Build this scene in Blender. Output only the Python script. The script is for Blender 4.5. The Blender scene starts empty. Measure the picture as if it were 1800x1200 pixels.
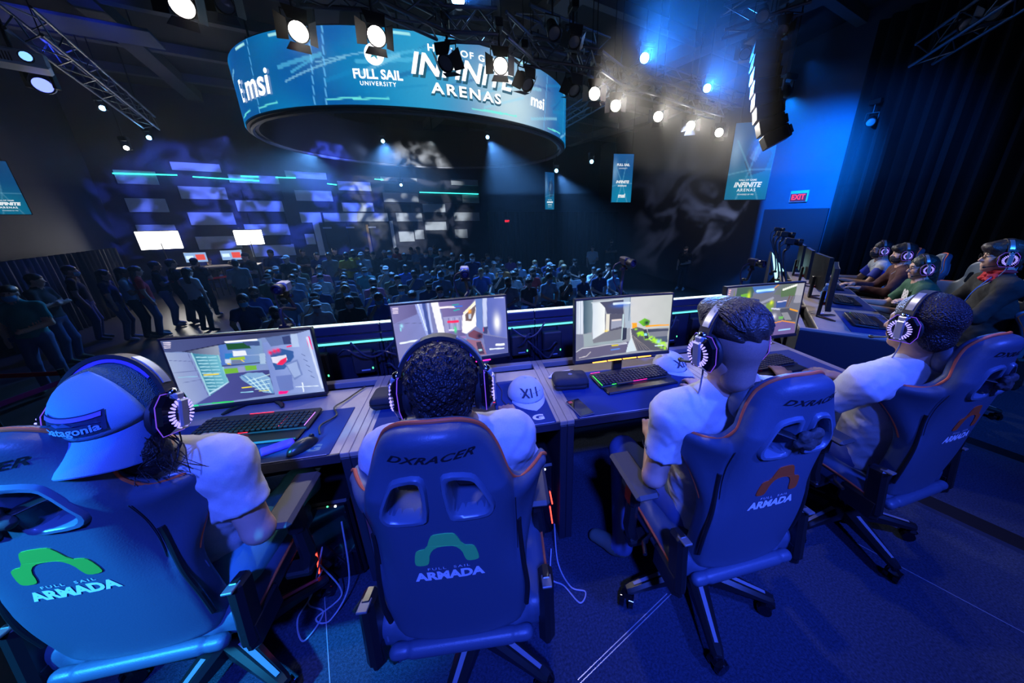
import bpy, bmesh, math, random
import numpy as np
from mathutils import Matrix, Vector
random.seed(7); RNG = np.random.RandomState(7)
SC = bpy.context.scene; COL = SC.collection
rad = math.radians
# ---------------------------------------------------------------- camera
FPX, PPX, PPY, HOR, CAMH = 597.0, 970.0, 600.0, 380.0, 1.66
PITCH = math.atan((PPY-HOR)/FPX); FH = math.hypot(FPX, PPY-HOR); YAW = math.atan((PPX-809)/FH)
FW = Vector((math.sin(YAW)*math.cos(PITCH), math.cos(YAW)*math.cos(PITCH), -math.sin(PITCH)))
RT = Vector((math.cos(YAW), -math.sin(YAW), 0)); UP = RT.cross(FW)
CAM = Vector((0, 0, CAMH))
cd = bpy.data.cameras.new('camera'); cam = bpy.data.objects.new('camera', cd); COL.objects.link(cam)
cd.sensor_width = 36; cd.lens = FPX/1800*36; cd.shift_x = -(PPX-900)/1800; cd.shift_y = 0; cd.clip_start = .05; cd.clip_end = 200
rm = Matrix((RT, UP, -FW)).transposed().to_4x4(); cam.matrix_world = Matrix.Translation(CAM) @ rm
SC.camera = cam
def pray(u, v): return FW*FPX + RT*(u-PPX) - UP*(v-PPY)
def atz(u, v, z): d = pray(u, v); return CAM + d*((z-CAMH)/d.z)
def aty(u, v, y): d = pray(u, v); return CAM + d*(y/d.y)
def atd(u, v, dep): return CAM + pray(u, v)*(dep/FPX)
# ---------------------------------------------------------------- world, exposure
w = bpy.data.worlds.new('world'); SC.world = w; w.use_nodes = True
w.node_tree.nodes['Background'].inputs[0].default_value = (.004, .007, .02, 1)
w.node_tree.nodes['Background'].inputs[1].default_value = .35
try:
    SC.cycles.max_bounces = 5; SC.cycles.diffuse_bounces = 2; SC.cycles.glossy_bounces = 2; SC.cycles.transmission_bounces = 4; SC.cycles.volume_bounces = 0; SC.cycles.transparent_max_bounces = 4
except Exception: pass
vs = SC.view_settings; vs.view_transform = 'Standard'; vs.look = 'None'; vs.gamma = 1; vs.use_curve_mapping = False; vs.exposure = 0.0
# ---------------------------------------------------------------- lights of the rig (stage wash heads hang behind and above the camera)
def light(name, kind, loc, target, energy, color, size=.2, angle=60, blend=.5, cap=None):
    l = bpy.data.lights.new(name, kind); l.energy = energy; l.color = color
    if kind == 'SPOT': l.spot_size = rad(angle); l.spot_blend = blend; l.shadow_soft_size = size
    elif kind == 'AREA': l.size = size
    else: l.shadow_soft_size = size
    o = bpy.data.objects.new(name, l); COL.objects.link(o); o.location = loc
    if target is not None: o.rotation_euler = (Vector(target)-Vector(loc)).to_track_quat('-Z', 'Y').to_euler()
    return o
BLUE = (.040, .098, 1.0); CYAN = (.03, .42, 1.0); WHITE = (1.0, .93, .85); VIOL = (.10, .06, 1.0)
light('wash_blue_centre', 'SPOT', (-.3, -2.6, 4.8), (.0, .95, 1.3), 2300, BLUE, .2, 44, .8)
light('wash_blue_right', 'SPOT', (2.6, -2.4, 4.8), (1.9, 1.1, 1.2), 1850, BLUE, .2, 44, .8)
light('wash_cyan_left', 'SPOT', (-3.4, -1.2, 3.6), (-1.28, .78, .92), 3400, CYAN, .12, 15.5, .7)
light('wash_blue_opposing', 'SPOT', (2.6, -1.6, 4.6), (4.7, 2.6, 1.1), 1300, (.02,.18,1.0), .2, 50, .7)
light('wash_blue_floor', 'SPOT', (1.0, 1.0, 5.4), (.9, .6, 0), 160, (.01,.06,1.0), .3, 80, .8)
light('wash_top_white', 'SPOT', (.5, 2.9, 5.3), (.45, 1.3, .9), 150, (1,.90,.84), .1, 50, .4)
# ---------------------------------------------------------------- materials
MATS = {}
def mat(name, col=(.5,.5,.5), rough=.5, metal=0, emit=None, es=0, noise=None, bump=None, coat=0, trans=0, spec=None, sheen=0, attr=None):
    if name in MATS: return MATS[name]
    m = bpy.data.materials.new(name); MATS[name] = m; m.use_nodes = True
    nt = m.node_tree; b = nt.nodes['Principled BSDF']; L = nt.links
    b.inputs['Base Color'].default_value = (*col, 1); b.inputs['Roughness'].default_value = rough; b.inputs['Metallic'].default_value = metal
    if coat: b.inputs['Coat Weight'].default_value = coat
    if trans: b.inputs['Transmission Weight'].default_value = trans
    if sheen: b.inputs['Sheen Weight'].default_value = sheen
    if spec is not None: b.inputs['Specular IOR Level'].default_value = spec
    if emit: b.inputs['Emission Color'].default_value = (*emit, 1); b.inputs['Emission Strength'].default_value = es
    if noise or bump:
        tc = nt.nodes.new('ShaderNodeTexCoord')
    if noise:
        n = nt.nodes.new('ShaderNodeTexNoise'); n.inputs['Scale'].default_value = noise[0]; n.inputs['Detail'].default_value = 4
        L.new(tc.outputs['Object'], n.inputs['Vector'])
        r = nt.nodes.new('ShaderNodeMix'); r.data_type = 'RGBA'
        a = noise[1]; r.inputs[6].default_value = (*[max(0, c*(1-a)) for c in col], 1); r.inputs[7].default_value = (*[min(1, c*(1+a)) for c in col], 1)
        L.new(n.outputs['Fac'], r.inputs[0]); L.new(r.outputs[2], b.inputs['Base Color'])
    if bump:
        if len(bump) > 2 and bump[2] == 'v': n2 = nt.nodes.new('ShaderNodeTexVoronoi'); out = n2.outputs['Distance']
        else: n2 = nt.nodes.new('ShaderNodeTexNoise'); n2.inputs['Detail'].default_value = 3; out = n2.outputs['Fac']
        n2.inputs['Scale'].default_value = bump[0]; L.new(tc.outputs['Object'], n2.inputs['Vector'])
        bp = nt.nodes.new('ShaderNodeBump'); bp.inputs['Strength'].default_value = bump[1]; bp.inputs['Distance'].default_value = .004
        L.new(out, bp.inputs['Height']); L.new(bp.outputs['Normal'], b.inputs['Normal'])
    return m
def screen_mat(name, strength, rough=.25):
    """picture carried by the surface's colour attribute, given off as light"""
    if name in MATS: return MATS[name]
    m = bpy.data.materials.new(name); MATS[name] = m; m.use_nodes = True
    nt = m.node_tree; b = nt.nodes['Principled BSDF']
    a = nt.nodes.new('ShaderNodeAttribute'); a.attribute_name = 'Col'
    b.inputs['Base Color'].default_value = (.01, .01, .01, 1); b.inputs['Roughness'].default_value = rough
    nt.links.new(a.outputs['Color'], b.inputs['Emission Color']); b.inputs['Emission Strength'].default_value = strength
    return m
def emat(name, col, s):
    m = mat(name, (.02,.02,.02), .4, emit=col, es=s)
    try: m.cycles.emission_sampling = 'NONE'          # small glowing parts need no direct sampling
    except Exception: pass
    return m
# ---------------------------------------------------------------- mesh builder
_BF = None
class MB:
    def __init__(s, M=None): s.v=[]; s.f=[]; s.mi=[]; s.M = M or Matrix()
    def add(s, vs, fs, mi=0):
        o = len(s.v); M = s.M
        s.v += [tuple(M @ Vector(v)) for v in vs]; s.f += [tuple(i+o for i in f) for f in fs]; s.mi += [mi]*len(fs); return s
    def box(s, c, d, b=0, R=None, mi=0):
        hx, hy, hz = d[0]/2, d[1]/2, d[2]/2
        if b <= 0:
            vs = [(x*hx, y*hy, z*hz) for x in (-1,1) for y in (-1,1) for z in (-1,1)]
            fs = [(0,1,3,2),(4,6,7,5),(0,4,5,1),(2,3,7,6),(0,2,6,4),(1,5,7,3)]
        else:
            b = min(b, hx*.95, hy*.95, hz*.95); vs = []; ix = {}
            for x in (-1,1):
                for y in (-1,1):
                    for z in (-1,1):
                        for a in range(3):
                            p = [x*(hx-b), y*(hy-b), z*(hz-b)]; q = [x*hx, y*hy, z*hz]; p[a] = q[a]
                            ix[(x,y,z,a)] = len(vs); vs.append(tuple(p))
            fs = []
            for a in range(3):
                o1, o2 = [k for k in range(3) if k != a]
                for sg in (-1,1):
                    f = []
                    for p, q in ((-1,-1),(1,-1),(1,1),(-1,1)):
                        k = [0,0,0]; k[a]=sg; k[o1]=p; k[o2]=q; f.append(ix[(*k,a)])
                    fs.append(f)
            for a in range(3):
                for c2 in range(a+1,3):
                    o = 3-a-c2
                    for p in (-1,1):
                        for q in (-1,1):
                            f=[]
                            for (t,ax) in ((-1,a),(1,a),(1,c2),(-1,c2)):
                                k=[0,0,0]; k[a]=p; k[c2]=q; k[o]=t; f.append(ix[(*k,ax)])
                            fs.append(f)
            for x in (-1,1):
                for y in (-1,1):
                    for z in (-1,1): fs.append([ix[(x,y,z,a)] for a in range(3)])
            out = []
            for f in fs:
                P = [Vector(vs[i]) for i in f]; n = (P[1]-P[0]).cross(P[2]-P[0]); cc = sum(P, Vector())/len(P)
                out.append(tuple(f if n.dot(cc) > 0 else f[::-1]))
            fs = out
        if R is not None:
            if not isinstance(R, Matrix): R = rot(*R)
            vs = [R @ Vector(v) for v in vs]
        c = Vector(c); return s.add([Vector(v)+c for v in vs], fs, mi)
    def tube(s, pts, r, n=8, closed=False, caps=True, mi=0, flat=1.0, upv=None):
        P = [Vector(p) for p in pts]; N = len(P)
        if not hasattr(r, '__len__'): r = [r]*N
        T = []
        for i in range(N):
            a = P[(i-1) % N] if (closed or i > 0) else P[i]; b = P[(i+1) % N] if (closed or i < N-1) else P[i]
            t = (b-a); T.append(t.normalized() if t.length > 1e-9 else Vector((0,0,1)))
        u = Vector(upv) if upv else (Vector((0,0,1)) if abs(T[0].z) < .9 else Vector((1,0,0)))
        vs = []; X = None
        for i in range(N):
            if X is None: X = (u - T[i]*u.dot(T[i])).normalized()
            else: X = (X - T[i]*X.dot(T[i])); X = X.normalized() if X.length > 1e-6 else Vector((1,0,0))
            Y = T[i].cross(X)
            for k in range(n):
                a = 2*math.pi*k/n; vs.append(P[i] + X*(math.cos(a)*r[i]*flat) + Y*(math.sin(a)*r[i]))
        fs = []
        for i in range(N if closed else N-1):
            j = (i+1) % N
            for k in range(n): fs.append((i*n+k, i*n+(k+1)%n, j*n+(k+1)%n, j*n+k))
        if caps and not closed: fs += [tuple(range(n))[::-1], tuple((N-1)*n+k for k in range(n))]
        return s.add(vs, fs, mi)
    def cyl(s, a, b, r0, r1=None, n=16, mi=0): return s.tube([a, b], [r0, r0 if r1 is None else r1], n, mi=mi)
    def lathe(s, prof, n=20, o=(0,0,0), R=None, mi=0):
        vs = []; m = len(prof)
        if R is not None and not isinstance(R, Matrix): R = rot(*R)
        for k in range(n):
            a = 2*math.pi*k/n
            for (r, z) in prof:
                p = Vector((r*math.cos(a), r*math.sin(a), z)); vs.append((R @ p if R else p)+Vector(o))
        fs = [(k*m+i, ((k+1)%n)*m+i, ((k+1)%n)*m+i+1, k*m+i+1) for k in range(n) for i in range(m-1)]
        return s.add(vs, fs, mi)
    def prism(s, poly, y0, y1, fn=None, mi=0):
        """polygon in (x, z) extruded along y"""
        n = len(poly); ar = sum(poly[i][0]*poly[(i+1)%n][1]-poly[(i+1)%n][0]*poly[i][1] for i in range(n))
        if ar < 0: poly = poly[::-1]
        vs = [(x, y0, z) for x, z in poly] + [(x, y1, z) for x, z in poly]
        fs = [tuple(range(n)), tuple(range(2*n-1, n-1, -1))] + [(i, n+i, n+(i+1)%n, (i+1)%n) for i in range(n)]
        if fn: vs = [fn(*v) for v in vs]
        return s.add(vs, fs, mi)
    def ell(s, c, r, nu=16, nv=10, R=None, mi=0):
        vs=[]; fs=[]
        if not hasattr(r, '__len__'): r = (r, r, r)
        for j in range(nv+1):
            t = math.pi*j/nv
            for i in range(nu):
                a = 2*math.pi*i/nu; vs.append(Vector((r[0]*math.sin(t)*math.cos(a), r[1]*math.sin(t)*math.sin(a), r[2]*math.cos(t))))
        for j in range(nv):
            for i in range(nu): fs.append((j*nu+i, (j+1)*nu+i, (j+1)*nu+(i+1)%nu, j*nu+(i+1)%nu))
        if R is not None:
            if not isinstance(R, Matrix): R = rot(*R)
            vs = [R @ v for v in vs]
        return s.add([v+Vector(c) for v in vs], fs, mi)
    def build(s, name, mats, parent=None, smooth=True, ang=35, sub=0):
        me = bpy.data.meshes.new(name); me.from_pydata(s.v, [], s.f)
        if not isinstance(mats, (list, tuple)): mats = [mats]
        for m in mats: me.materials.append(m)
        if len(mats) > 1: me.polygons.foreach_set('material_index', s.mi)
        if smooth:
            me.polygons.foreach_set('use_smooth', [True]*len(me.polygons))
            try: me.set_sharp_from_angle(angle=rad(ang))
            except Exception: pass
        me.update(); o = bpy.data.objects.new(name, me); COL.objects.link(o)
        if parent: o.parent = parent
        return o
def rot(x=0, y=0, z=0): return Matrix.Rotation(rad(z),3,'Z') @ Matrix.Rotation(rad(y),3,'Y') @ Matrix.Rotation(rad(x),3,'X')
def tag(o, label, cat, group=None, kind=None):
    if label: o['label'] = label
    if cat: o['category'] = cat
    if group: o['group'] = group
    if kind: o['kind'] = kind
    return o
def thing(name, label, cat, loc=(0,0,0), rz=0, group=None, R=None):
    o = bpy.data.objects.new(name, None); COL.objects.link(o); o.location = loc; o.rotation_euler = R if R else (0,0,rad(rz)); o.empty_display_size = .1
    return tag(o, label, cat, group)
def struct(o): o['kind'] = 'structure'; return o
def copy_tree(o, parent=None, label=None, loc=None, rz=None):
    c = o.copy(); COL.objects.link(c)
    if parent is not None: c.parent = parent
    if label: c['label'] = label
    if loc is not None: c.location = loc
    if rz is not None: c.rotation_euler = (0,0,rad(rz))
    for ch in list(o.children): copy_tree(ch, c)
    return c
def raw_mesh(name, V, Fc, mats, parent=None, mi=None, smooth=True):
    me = bpy.data.meshes.new(name); V = np.asarray(V, np.float32); Fc = np.asarray(Fc, np.int32); nf, k = Fc.shape
    me.vertices.add(len(V)); me.vertices.foreach_set('co', V.ravel())
    me.loops.add(nf*k); me.loops.foreach_set('vertex_index', Fc.ravel())
    me.polygons.add(nf); me.polygons.foreach_set('loop_start', np.arange(0, nf*k, k, dtype=np.int32))
    if not isinstance(mats, (list, tuple)): mats = [mats]
    for m in mats: me.materials.append(m)
    if mi is not None: me.polygons.foreach_set('material_index', np.asarray(mi, np.int32))
    me.polygons.foreach_set('use_smooth', [smooth]*nf)
    me.update(calc_edges=True); me.validate(); o = bpy.data.objects.new(name, me); COL.objects.link(o)
    if parent: o.parent = parent
    return o
def smoothpoly(P, it=2, closed=True):
    for _ in range(it):
        Q = []; n = len(P)
        for i in range(n if closed else n-1):
            a, b = P[i], P[(i+1)%n]
            Q += [tuple(.75*a[k]+.25*b[k] for k in range(len(a))), tuple(.25*a[k]+.75*b[k] for k in range(len(a)))]
        if not closed: Q = [P[0]]+Q+[P[-1]]
        P = Q
    return P
def spline(P, n=8):
    """Catmull-Rom through the points"""
    P = [Vector(p) for p in P]; Q = []
    for i in range(len(P)-1):
        a = P[max(i-1,0)]; b = P[i]; c = P[i+1]; d = P[min(i+2,len(P)-1)]
        for k in range(n):
            t = k/n; Q.append(.5*((2*b)+(c-a)*t+(2*a-5*b+4*c-d)*t*t+(3*b-a-3*c+d)*t**3))
    return Q+[P[-1]]
# text as flat mesh data -----------------------------------------------------
def text_data(txt, size=1, shear=0, bold=0, sx=1.0, spacing=1.0, ext=0):
    cu = bpy.data.curves.new('t', 'FONT'); cu.body = txt; cu.size = size; cu.align_x = 'CENTER'; cu.align_y = 'CENTER'; cu.shear = shear; cu.offset = bold; cu.space_character = spacing; cu.extrude = ext; cu.resolution_u = 3
    o = bpy.data.objects.new('t', cu); COL.objects.link(o); dg = bpy.context.evaluated_depsgraph_get(); dg.update()
    me = bpy.data.meshes.new_from_object(o.evaluated_get(dg)); bpy.data.objects.remove(o); bpy.data.curves.remove(cu)
    V = [(v.co.x*sx, v.co.y, v.co.z) for v in me.vertices]; Fc = [tuple(p.vertices) for p in me.polygons]; bpy.data.meshes.remove(me)
    return V, Fc
def text_on(name, txt, size, m, fn, parent=None, **kw):
    """fn maps flat (x, y) to a point on a surface"""
    V, Fc = text_data(txt, size, **kw); b = MB(); b.add([fn(x, y) for x, y, z in V], Fc); return b.build(name, m, parent, smooth=False)
# ---------------------------------------------------------------- signed distance bodies
class SD:
    def __init__(s, lo, hi, h):
        s.lo = np.array(lo, float); s.h = h; n = np.ceil((np.array(hi)-s.lo)/h).astype(int)+1; s.n = n
        s.ax = [s.lo[i]+h*np.arange(n[i]) for i in range(3)]
        s.d = np.full(n, 9., np.float32); s.best = np.full(n, 9., np.float32); s.lab = np.zeros(n, np.int8)
    def sl(s, lo, hi):
        a = np.clip(np.floor((np.array(lo)-s.lo)/s.h).astype(int), 0, s.n-1); b = np.clip(np.ceil((np.array(hi)-s.lo)/s.h).astype(int)+1, 1, s.n)
        S = tuple(slice(a[i], max(b[i], a[i]+1)) for i in range(3)); return S, [s.ax[0][S[0]][:,None,None], s.ax[1][S[1]][None,:,None], s.ax[2][S[2]][None,None,:]]
    def put(s, fn, lo, hi, k=.02, lab=0, op='u'):
        m = k+2*s.h+.01; S, P = s.sl(np.array(lo)-m, np.array(hi)+m); d2 = fn(*P).astype(np.float32); d1 = s.d[S]
        if op == 'u':
            if k > 0:
                h = np.clip(.5+.5*(d1-d2)/k, 0, 1); s.d[S] = d1*(1-h)+d2*h-k*h*(1-h)
            else: s.d[S] = np.minimum(d1, d2)
            w_ = d2 < s.best[S]; s.best[S] = np.where(w_, d2, s.best[S]); s.lab[S] = np.where(w_, lab, s.lab[S])
        else:
            if k > 0:
                h = np.clip(.5-.5*(d1+d2)/k, 0, 1); s.d[S] = d1*(1-h)-d2*h+k*h*(1-h)
            else: s.d[S] = np.maximum(d1, -d2)
    def cap(s, a, b, r0, r1=None, k=.02, lab=0, sc=(1,1,1), op='u'):
        r1 = r0 if r1 is None else r1; a = np.array(a, float); b = np.array(b, float); ba = b-a; L = max(ba@ba, 1e-9); sc = np.array(sc, float)
        def fn(x, y, z):
            h = np.clip(((x-a[0])*ba[0]+(y-a[1])*ba[1]+(z-a[2])*ba[2])/L, 0, 1)
            return np.sqrt(((x-a[0]-ba[0]*h)/sc[0])**2+((y-a[1]-ba[1]*h)/sc[1])**2+((z-a[2]-ba[2]*h)/sc[2])**2)*sc.min()-(r0+(r1-r0)*h)*sc.min()
        R = max(r0, r1)*sc; s.put(fn, np.minimum(a, b)-R, np.maximum(a, b)+R, k, lab, op)
    def ell(s, c, r, k=.02, lab=0, R=None, op='u'):
        c = np.array(c, float); r = np.array(r, float); Rm = np.array(R if R is not None else np.eye(3), float).T
        def fn(x, y, z):
            X, Y, Z = x-c[0], y-c[1], z-c[2]
            q = [(Rm[i,0]*X+Rm[i,1]*Y+Rm[i,2]*Z)/r[i] for i in range(3)]
            k0 = np.sqrt(q[0]**2+q[1]**2+q[2]**2); k1 = np.sqrt((q[0]/r[0])**2+(q[1]/r[1])**2+(q[2]/r[2])**2)+1e-6
            return k0*(k0-1)/k1
        e = max(r) if R is not None else r; s.put(fn, c-e, c+e, k, lab, op)
    def box(s, c, d, rr=.01, k=.02, lab=0, R=None, op='u'):
        c = np.array(c, float); hd = np.array(d, float)/2-rr; Rm = np.array(R if R is not None else np.eye(3), float).T
        def fn(x, y, z):
            X, Y, Z = x-c[0], y-c[1], z-c[2]
            q = [np.abs(Rm[i,0]*X+Rm[i,1]*Y+Rm[i,2]*Z)-hd[i] for i in range(3)]
            return np.sqrt(sum(np.maximum(t, 0)**2 for t in q))+np.minimum(np.maximum(np.maximum(q[0], q[1]), q[2]), 0)-rr
        e = np.linalg.norm(np.array(d)/2) if R is not None else np.array(d)/2; s.put(fn, c-e, c+e, k, lab, op)
    def ccone(s, a, b, r0, r1, k=.01, lab=0):
        """flat-ended cone"""
        a = np.array(a, float); b = np.array(b, float); L = np.linalg.norm(b-a); t = (b-a)/L
        def fn(x, y, z):
            h = (x-a[0])*t[0]+(y-a[1])*t[1]+(z-a[2])*t[2]; X = x-a[0]-t[0]*h; Y = y-a[1]-t[1]*h; Z = z-a[2]-t[2]*h
            q = np.sqrt(X*X+Y*Y+Z*Z)-(r0+(r1-r0)*np.clip(h/L, 0, 1)); e = np.abs(h-L/2)-L/2
            return np.minimum(np.maximum(q, e), 0)+np.sqrt(np.maximum(q, 0)**2+np.maximum(e, 0)**2)
        R = max(r0, r1); s.put(fn, np.minimum(a, b)-R, np.maximum(a, b)+R, k, lab)
    def cut(s, p, n):
        """remove everything beyond the plane through p in direction n"""
        X, Y, Z = s.ax[0][:,None,None], s.ax[1][None,:,None], s.ax[2][None,None,:]
        s.d = np.maximum(s.d, ((X-p[0])*n[0]+(Y-p[1])*n[1]+(Z-p[2])*n[2]).astype(np.float32))
    def warp(s, amp, freq, seed=0):
        X, Y, Z = s.ax[0][:,None,None], s.ax[1][None,:,None], s.ax[2][None,None,:]; f = freq; q = seed
        s.d = s.d + (amp*(np.sin(f*X+1.7*q+.6*np.sin(f*.7*Z))*np.sin(f*.9*Y+q)*np.sin(f*1.1*Z+2*q+.8*np.sin(f*.8*X))+.5*np.sin(2.1*f*X+q)*np.sin(1.9*f*Z+.5*np.sin(f*Y)))).astype(np.float32)
    def mesh(s, name, mats, parent=None):
        g = s.d; I = g < 0; n = g.shape
        c8 = [(i,j,k) for i in (0,1) for j in (0,1) for k in (0,1)]
        def sh(A, c): return A[c[0]:n[0]-1+c[0], c[1]:n[1]-1+c[1], c[2]:n[2]-1+c[2]]
        cnt = sum(sh(I, c).astype(np.int8) for c in c8); act = (cnt > 0) & (cnt < 8); idx = np.full(act.shape, -1, np.int64); A = np.argwhere(act); idx[act] = np.arange(len(A))
        acc = np.zeros((len(A), 3)); num = np.zeros(len(A)); val = {c: g[A[:,0]+c[0], A[:,1]+c[1], A[:,2]+c[2]] for c in c8}
        for c in c8:
            for ax in range(3):
                if c[ax] == 0:
                    e = list(c); e[ax] = 1; e = tuple(e); a, b = val[c], val[e]; m = (a < 0) != (b < 0)
                    t = np.where(m, a/np.where(m, a-b, 1), 0); p = np.tile(np.array(c, float), (len(A), 1)); p[:,ax] += t
                    acc[m] += p[m]; num[m] += 1
        V = s.lo+s.h*(A+acc/np.maximum(num, 1)[:,None]); Q = []
        for ax in range(3):
            o1, o2 = (ax+1)%3, (ax+2)%3
            lo = [slice(None)]*3; hi = [slice(None)]*3; lo[ax] = slice(0, -1); hi[ax] = slice(1, None); a = I[tuple(lo)]; b = I[tuple(hi)]
            E_ = np.argwhere(a != b); E_ = E_[(E_[:,o1] > 0) & (E_[:,o2] > 0) & (E_[:,o1] < n[o1]-1) & (E_[:,o2] < n[o2]-1)]
            flip = a[tuple(E_.T)]
            def cell(d1, d2):
                q = E_.copy(); q[:,o1] -= d1; q[:,o2] -= d2; return idx[tuple(q.T)]
            q = np.stack([cell(1,1), cell(0,1), cell(0,0), cell(1,0)], 1); q = np.where(flip[:,None], q, q[:,::-1]); Q.append(q)
        Q = np.concatenate(Q); Q = Q[(Q >= 0).all(1)]
        mi = None
        if isinstance(mats, (list, tuple)) and len(mats) > 1:
            L_ = s.lab[A[:,0], A[:,1], A[:,2]]; mi = np.minimum(L_[Q[:,0]], len(mats)-1)
        return raw_mesh(name, V, Q, mats, parent, mi)
def poly_sd(poly, X, Y):
    """signed distance to a 2D polygon on broadcast grids"""
    P = np.array(poly, float); d = np.full(np.broadcast(X, Y).shape, 1e9); ins = np.zeros(d.shape, bool)
    for i in range(len(P)):
        a = P[i]; b = P[(i+1)%len(P)]; e = b-a; t = np.clip(((X-a[0])*e[0]+(Y-a[1])*e[1])/max(e@e, 1e-12), 0, 1)
        d = np.minimum(d, (X-a[0]-e[0]*t)**2+(Y-a[1]-e[1]*t)**2)
        c = ((a[1] > Y) != (b[1] > Y)) & (X < (b[0]-a[0])*(Y-a[1])/((b[1]-a[1]) if abs(b[1]-a[1]) > 1e-12 else 1e-12)+a[0]); ins ^= c
    return np.sqrt(d)*np.where(ins, -1, 1)
# ---------------------------------------------------------------- pictures for screens: colours on a fine grid of real surface
class Pic:
    def __init__(s, w, h, asp, col=(0,0,0)):
        s.w, s.h = w, h; s.X, s.Y = np.meshgrid(np.linspace(0, 1, w), np.linspace(0, 1, h)); s.a = np.zeros((h, w, 3))+np.array(col); s.asp = asp
    def mix(s, m, col): m = np.clip(m, 0, 1)[...,None]; s.a = s.a*(1-m)+np.array(col)*m
    def poly(s, P, col, al=1, col2=None, soft=.004, ax=0):
        d = poly_sd([(x*s.asp, y) for x, y in P], s.X*s.asp, s.Y); m = np.clip(.5-d/soft, 0, 1)*al
        if col2 is not None:
            q = np.array(P); lo, hi = q[:,ax].min(), q[:,ax].max(); t = np.clip(((s.X if ax == 0 else s.Y)-lo)/max(hi-lo, 1e-6), 0, 1)[...,None]; c = np.array(col)*(1-t)+np.array(col2)*t
            s.a = s.a*(1-m[...,None])+c*m[...,None]
        else: s.mix(m, col)
    def rect(s, x0, y0, x1, y1, col, al=1, col2=None, ax=0): s.poly([(x0,y0),(x1,y0),(x1,y1),(x0,y1)], col, al, col2, ax=ax)
    def line(s, P, col, wd=.006, al=1):
        for (a, b) in zip(P[:-1], P[1:]):
            ax_, ay, bx, by = a[0]*s.asp, a[1], b[0]*s.asp, b[1]; ex, ey = bx-ax_, by-ay
            t = np.clip(((s.X*s.asp-ax_)*ex+(s.Y-ay)*ey)/max(ex*ex+ey*ey, 1e-12), 0, 1); d = np.hypot(s.X*s.asp-ax_-ex*t, s.Y-ay-ey*t)
            s.mix(np.clip((wd/2-d)/.004+.5, 0, 1)*al, col)
    def glow(s, x, y, rx, ry, col, al=1): s.mix(np.exp(-((s.X-x)/rx)**2-((s.Y-y)/ry)**2)*al, col)
    def noise(s, amp, n=6, seed=1):
        r = np.random.RandomState(seed); q = np.zeros((s.h, s.w))
        for _ in range(n):
            fx, fy, p = r.uniform(3, 30), r.uniform(3, 30), r.uniform(0, 6.28); q += np.sin(fx*s.X*s.asp+fy*s.Y*r.choice([-1,1])+p)
        s.a = np.clip(s.a*(1+amp*q[...,None]/n), 0, 5)
    def surf(s, name, fn, m, parent=None):
        """fn maps (x, y) arrays in 0..1 (y down) to points"""
        P = fn(s.X.ravel(), s.Y.ravel()); w_, h_ = s.w, s.h; i = np.arange((h_-1)*(w_-1)); r, c = i//(w_-1), i%(w_-1); a = r*w_+c
        o = raw_mesh(name, P, np.stack([a, a+w_, a+w_+1, a+1], 1), m, parent, None, True)
        at = o.data.color_attributes.new('Col', 'FLOAT_COLOR', 'POINT'); cc = np.ones((w_*h_, 4), np.float32); cc[:,:3] = s.a.reshape(-1, 3); at.data.foreach_set('color', cc.ravel()); return o
def srgb(r, g, b): return tuple((c/255/12.92 if c <= 10 else ((c/255+.055)/1.055)**2.4) for c in (r, g, b))
# ================================================================ STAGE
carpet = mat('carpet', (.024,.034,.060), .95, noise=(110,1.7), bump=(300,1.0), spec=.1)
black = mat('black_plastic', (.012,.012,.014), .35); satin = mat('black_satin', (.02,.02,.023), .55); gloss = mat('gloss_black', (.006,.006,.008), .12, coat=.5)
steel = mat('steel', (.45,.46,.5), .3, 1); darkmetal = mat('dark_metal', (.05,.05,.055), .4, .8)
white_pl = mat('white_plastic', (.75,.76,.78), .4); drape = mat('black_drape', (.006,.006,.008), .9, bump=(60,.3))
b = MB(); stage_poly = [(-1.78,-5),(-1.78,2.44),(2.3,2.62),(6.2,6.6),(9.1,6.6),(9.1,-5)]
n = len(stage_poly); b.add([(x,y,-1.2) for x,y in stage_poly]+[(x,y,0) for x,y in stage_poly], [tuple(range(n))[::-1], tuple(range(n,2*n))]+[(i,(i+1)%n,n+(i+1)%n,n+i) for i in range(n)])
floor = struct(b.build('floor', carpet, smooth=False)); floor['label'] = 'dark carpeted stage deck under the players'
seam = mat('seam_steel', (.55,.58,.65), .35, .6)
def strip(p, q, wd, z0, z1, name, m, parent=None):
    p = Vector((p[0],p[1],0)); q = Vector((q[0],q[1],0)); t = (q-p).normalized(); s_ = Vector((-t.y,t.x,0))*wd/2; b = MB()
    b.add([(p+s_).to_tuple()[:2]+(z0,), (q+s_).to_tuple()[:2]+(z0,), (q-s_).to_tuple()[:2]+(z0,), (p-s_).to_tuple()[:2]+(z0,),
           (p+s_*.8).to_tuple()[:2]+(z1,), (q+s_*.8).to_tuple()[:2]+(z1,), (q-s_*.8).to_tuple()[:2]+(z1,), (p-s_*.8).to_tuple()[:2]+(z1,)],
          [(0,1,2,3),(7,6,5,4),(0,4,5,1),(1,5,6,2),(2,6,7,3),(3,7,4,0)]); return b.build(name, m, parent, smooth=False)
for (p, q) in [((-.05,.576),(.9,.95)), ((.285,.722),(.79,.92)), ((-.86,1.56),(-.5,.6)), ((1.93,.9),(2.2,.35))]:
    strip(p, q, .004, -.001, .0015, 'seam', seam, floor)
for (p, q), lb in [(((2.56,1.25),(2.86,.45)), 'black cable cover strip on the carpet, nearer one'), (((3.68,1.5),(3.95,.6)), 'black cable cover strip on the carpet, farther right one')]:
    tag(strip(p, q, .16, 0, .014, 'cable_cover', black), lb, 'cable cover', 'cable covers')
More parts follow.
